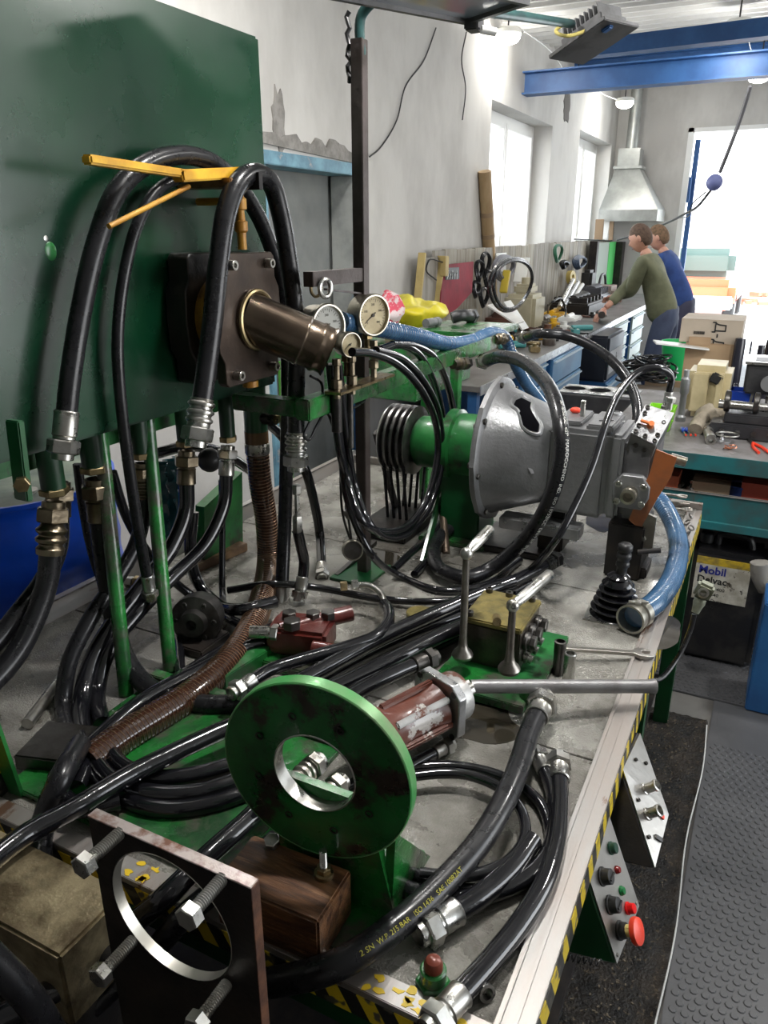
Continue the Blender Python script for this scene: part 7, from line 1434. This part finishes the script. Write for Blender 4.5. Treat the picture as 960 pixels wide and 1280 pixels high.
    # hands: palm and separate fingers
    for hnd, e, sd in ((V(handL), eL, -1), (V(handR), eR, 1)):
        d = (hnd-e).normalized(); s_ = d.cross(U).normalized()*sd; nn = s_.cross(d).normalized(); pts = [hnd-d*.01, hnd+d*.03, hnd+d*.07]; ed = [(0, 1), (1, 2)]; rd = [.026, (.036, .018), (.036, .016)]
        skinned('palm', pts, ed, rd, skin, body, 1)
        for k in range(4):
            o_ = s_*(-.027+.018*k); L = (.062, .072, .068, .052)[k]; a = hnd+d*.07+o_; skinned('finger', [a, a+d*L*.5-U*.008, a+d*L*.8-U*.028, a+d*L*.78-U*.045], [(0, 1), (1, 2), (2, 3)], [.0105, .0095, .0085, .0075], skin, body, 1)
        a = hnd+d*.025-s_*.03; skinned('thumb', [a, a-s_*.025+d*.025-U*.01, a-s_*.02+d*.05-U*.02], [(0, 1), (1, 2)], [.013, .011, .009], skin, body, 1)
    return t
OLV = M('olive_sweater', (.14, .145, .085), .85, 0, (.1, .105, .06), 9, .4, .6, .3, 30); NAVY = M('navy_trousers', (.045, .06, .11), .8, 0, (.03, .04, .08), 7, .4, .6, .3, 25); BLUS = M('blue_sweater', (.02, .055, .2), .85, 0, (.015, .04, .15), 9); DKT = M('dark_trousers', (.03, .03, .06), .8); HAIR = M('short_brown_hair', (.1, .06, .04), .8, 0, (.06, .035, .022), 40, bump=.6, bs=200)
HAIR2 = M('light_brown_hair', (.17, .1, .055), .8, 0, (.1, .06, .03), 40, bump=.6, bs=150)
person((-.90, 7.2, 0), (-1, .12, 0), 'man with cropped hair in an olive sweater and blue trousers leaning over the wall bench', OLV, NAVY, HAIR, .17, (-1.37, 7.35, 1.1), (-1.36, 7.0, 1.02))
person((-.86, 8.15, 0), (-1, .1, 0), 'man in a blue sweater and dark trousers mostly hidden behind the man in olive', BLUS, DKT, HAIR2, .19, (-1.42, 8.3, 1.08), (-1.4, 8.0, 1.1))
tag(MB().cyl((-1.47, 7.3, LZ+.05), (-1.36, 6.9, LZ+.075), .03, n=14, c=.004).build('held_part', BLACKM), 'black part on the bench under the hands of the man in olive', 'part')
# ================================================================ ceiling lamps, cables, ball
LGL = M('lamp_glow', (1, .97, .9), .4, emit=30); LOFF = M('frosted_cover', (.72, .72, .68), .25)
lamps = [((635, 44), 6.2, True, 'round ceiling lamp nearest the floodlight on the wall side'), ((923, 34), 6.6, True, 'round ceiling lamp over the beam at the upper right'), ((949, 94), 8.2, True, 'round ceiling lamp at the right edge beyond the blue beam'), ((781, 128), 9.6, True, 'small lit ceiling lamp over the extraction hood'), ((722, 97), 8.0, False, 'unlit round lamp with a clear cover between two lit ones')]
lp = []
for (p2, y, onn, lab) in lamps:
    p = S(*p2, y=y); r = .1; t = thing('ceiling_lamp', lab, 'lamp', p, 'round ceiling lamps'); lp.append(p)
    MB().lathe([(r*.9, .0), (r, .006), (r, .03), (r*.8, .045), (0, .045)], p, (0, 0, 1), 28).build('housing', WHITEP, t); MB().lathe([(r*.93, .004), (r*.9, -.02), (r*.7, -.045), (r*.35, -.058), (0, -.062)], p, (0, 0, 1), 28, cap=False).build('diffuser', LGL if onn else LOFF, t)
    MB().cyl(p+V((0, 0, .04)), V((p.x, p.y, ceil_z(p.y))), .006, n=8).build('hanger', BLACKP, t)
    if onn:
        l = bpy.data.lights.new('lamp_light', 'POINT'); l.energy = 11; l.color = (1, .97, .92); l.shadow_soft_size = .07; lo = bpy.data.objects.new('lamp_light', l); lo.location = p-V((0, 0, .12)); COL.objects.link(lo)
def cable(pts, r, lab, mat=BLACKP, nm='cable'): return tag(MB().tube(smooth(pts), r, 6).build(nm, mat), lab, 'cable')
cable([lp[0]+V((.1, 0, .03)), S(690, 66, y=7.2), lp[4]+V((-.1, 0, .02))], .004, 'white cable running between the first lamp and the unlit one', WHITEP); cable([lp[4]+V((.1, 0, .02)), S(750, 115, y=8.8), lp[3]+V((-.08, 0, .03))], .004, 'white cable running from the unlit lamp to the hood lamp', WHITEP); cable([lp[1]+V((.05, 0, .03)), S(938, 60, y=7.4), lp[2]+V((0, 0, .03))], .004, 'white cable between the two lamps at the upper right', WHITEP)
WXc = WX+.012
cable([S(545, 35, x=WXc), S(530, 75, x=WXc), S(506, 110, x=WXc), S(496, 150, x=WXc), S(475, 185, x=WXc), S(462, 196, x=WXc)], .0045, 'thin black cable drooping down the plaster wall behind the post')
cable([S(583, 40, x=WXc), S(577, 75, x=WXc), S(582, 110, x=WXc), S(578, 150, x=WXc)], .0045, 'short black cable hanging loose on the wall beside the window')
cable([S(938, 108, y=6.95), S(925, 150, y=7.1), S(910, 190, y=7.2), S(900, 215, y=7.3)], .016, 'thick grey rope cable hanging from the blue beam to the ball', M('rope_grey', (.12, .12, .13), .7))
tag(MB().sph(S(893, 228, y=7.3), .065, 20, 12).build('blue_ball', M('pale_blue_ball', (.12, .14, .32), .5)), 'small blue ball hanging in the open gate', 'ball')
cable([S(890, 236, y=7.3), S(872, 258, y=7.6), S(855, 268, y=8.0), S(835, 278, y=8.6), S(805, 290, y=9.4), S(772, 300, y=10.2)], .012, 'dark twisted cable running from the ball to the hood corner'); cable([S(882, 240, y=7.3), S(865, 256, y=7.5), S(862, 268, y=7.6), S(850, 272, y=8.0)], .006, 'frayed thin cable end dangling beside the blue ball')
cable([S(718, 299, x=-2.09), S(740, 300, x=-2.09), S(765, 301, x=-2.09)], .008, 'thin dark rail cable along the top of the boards')
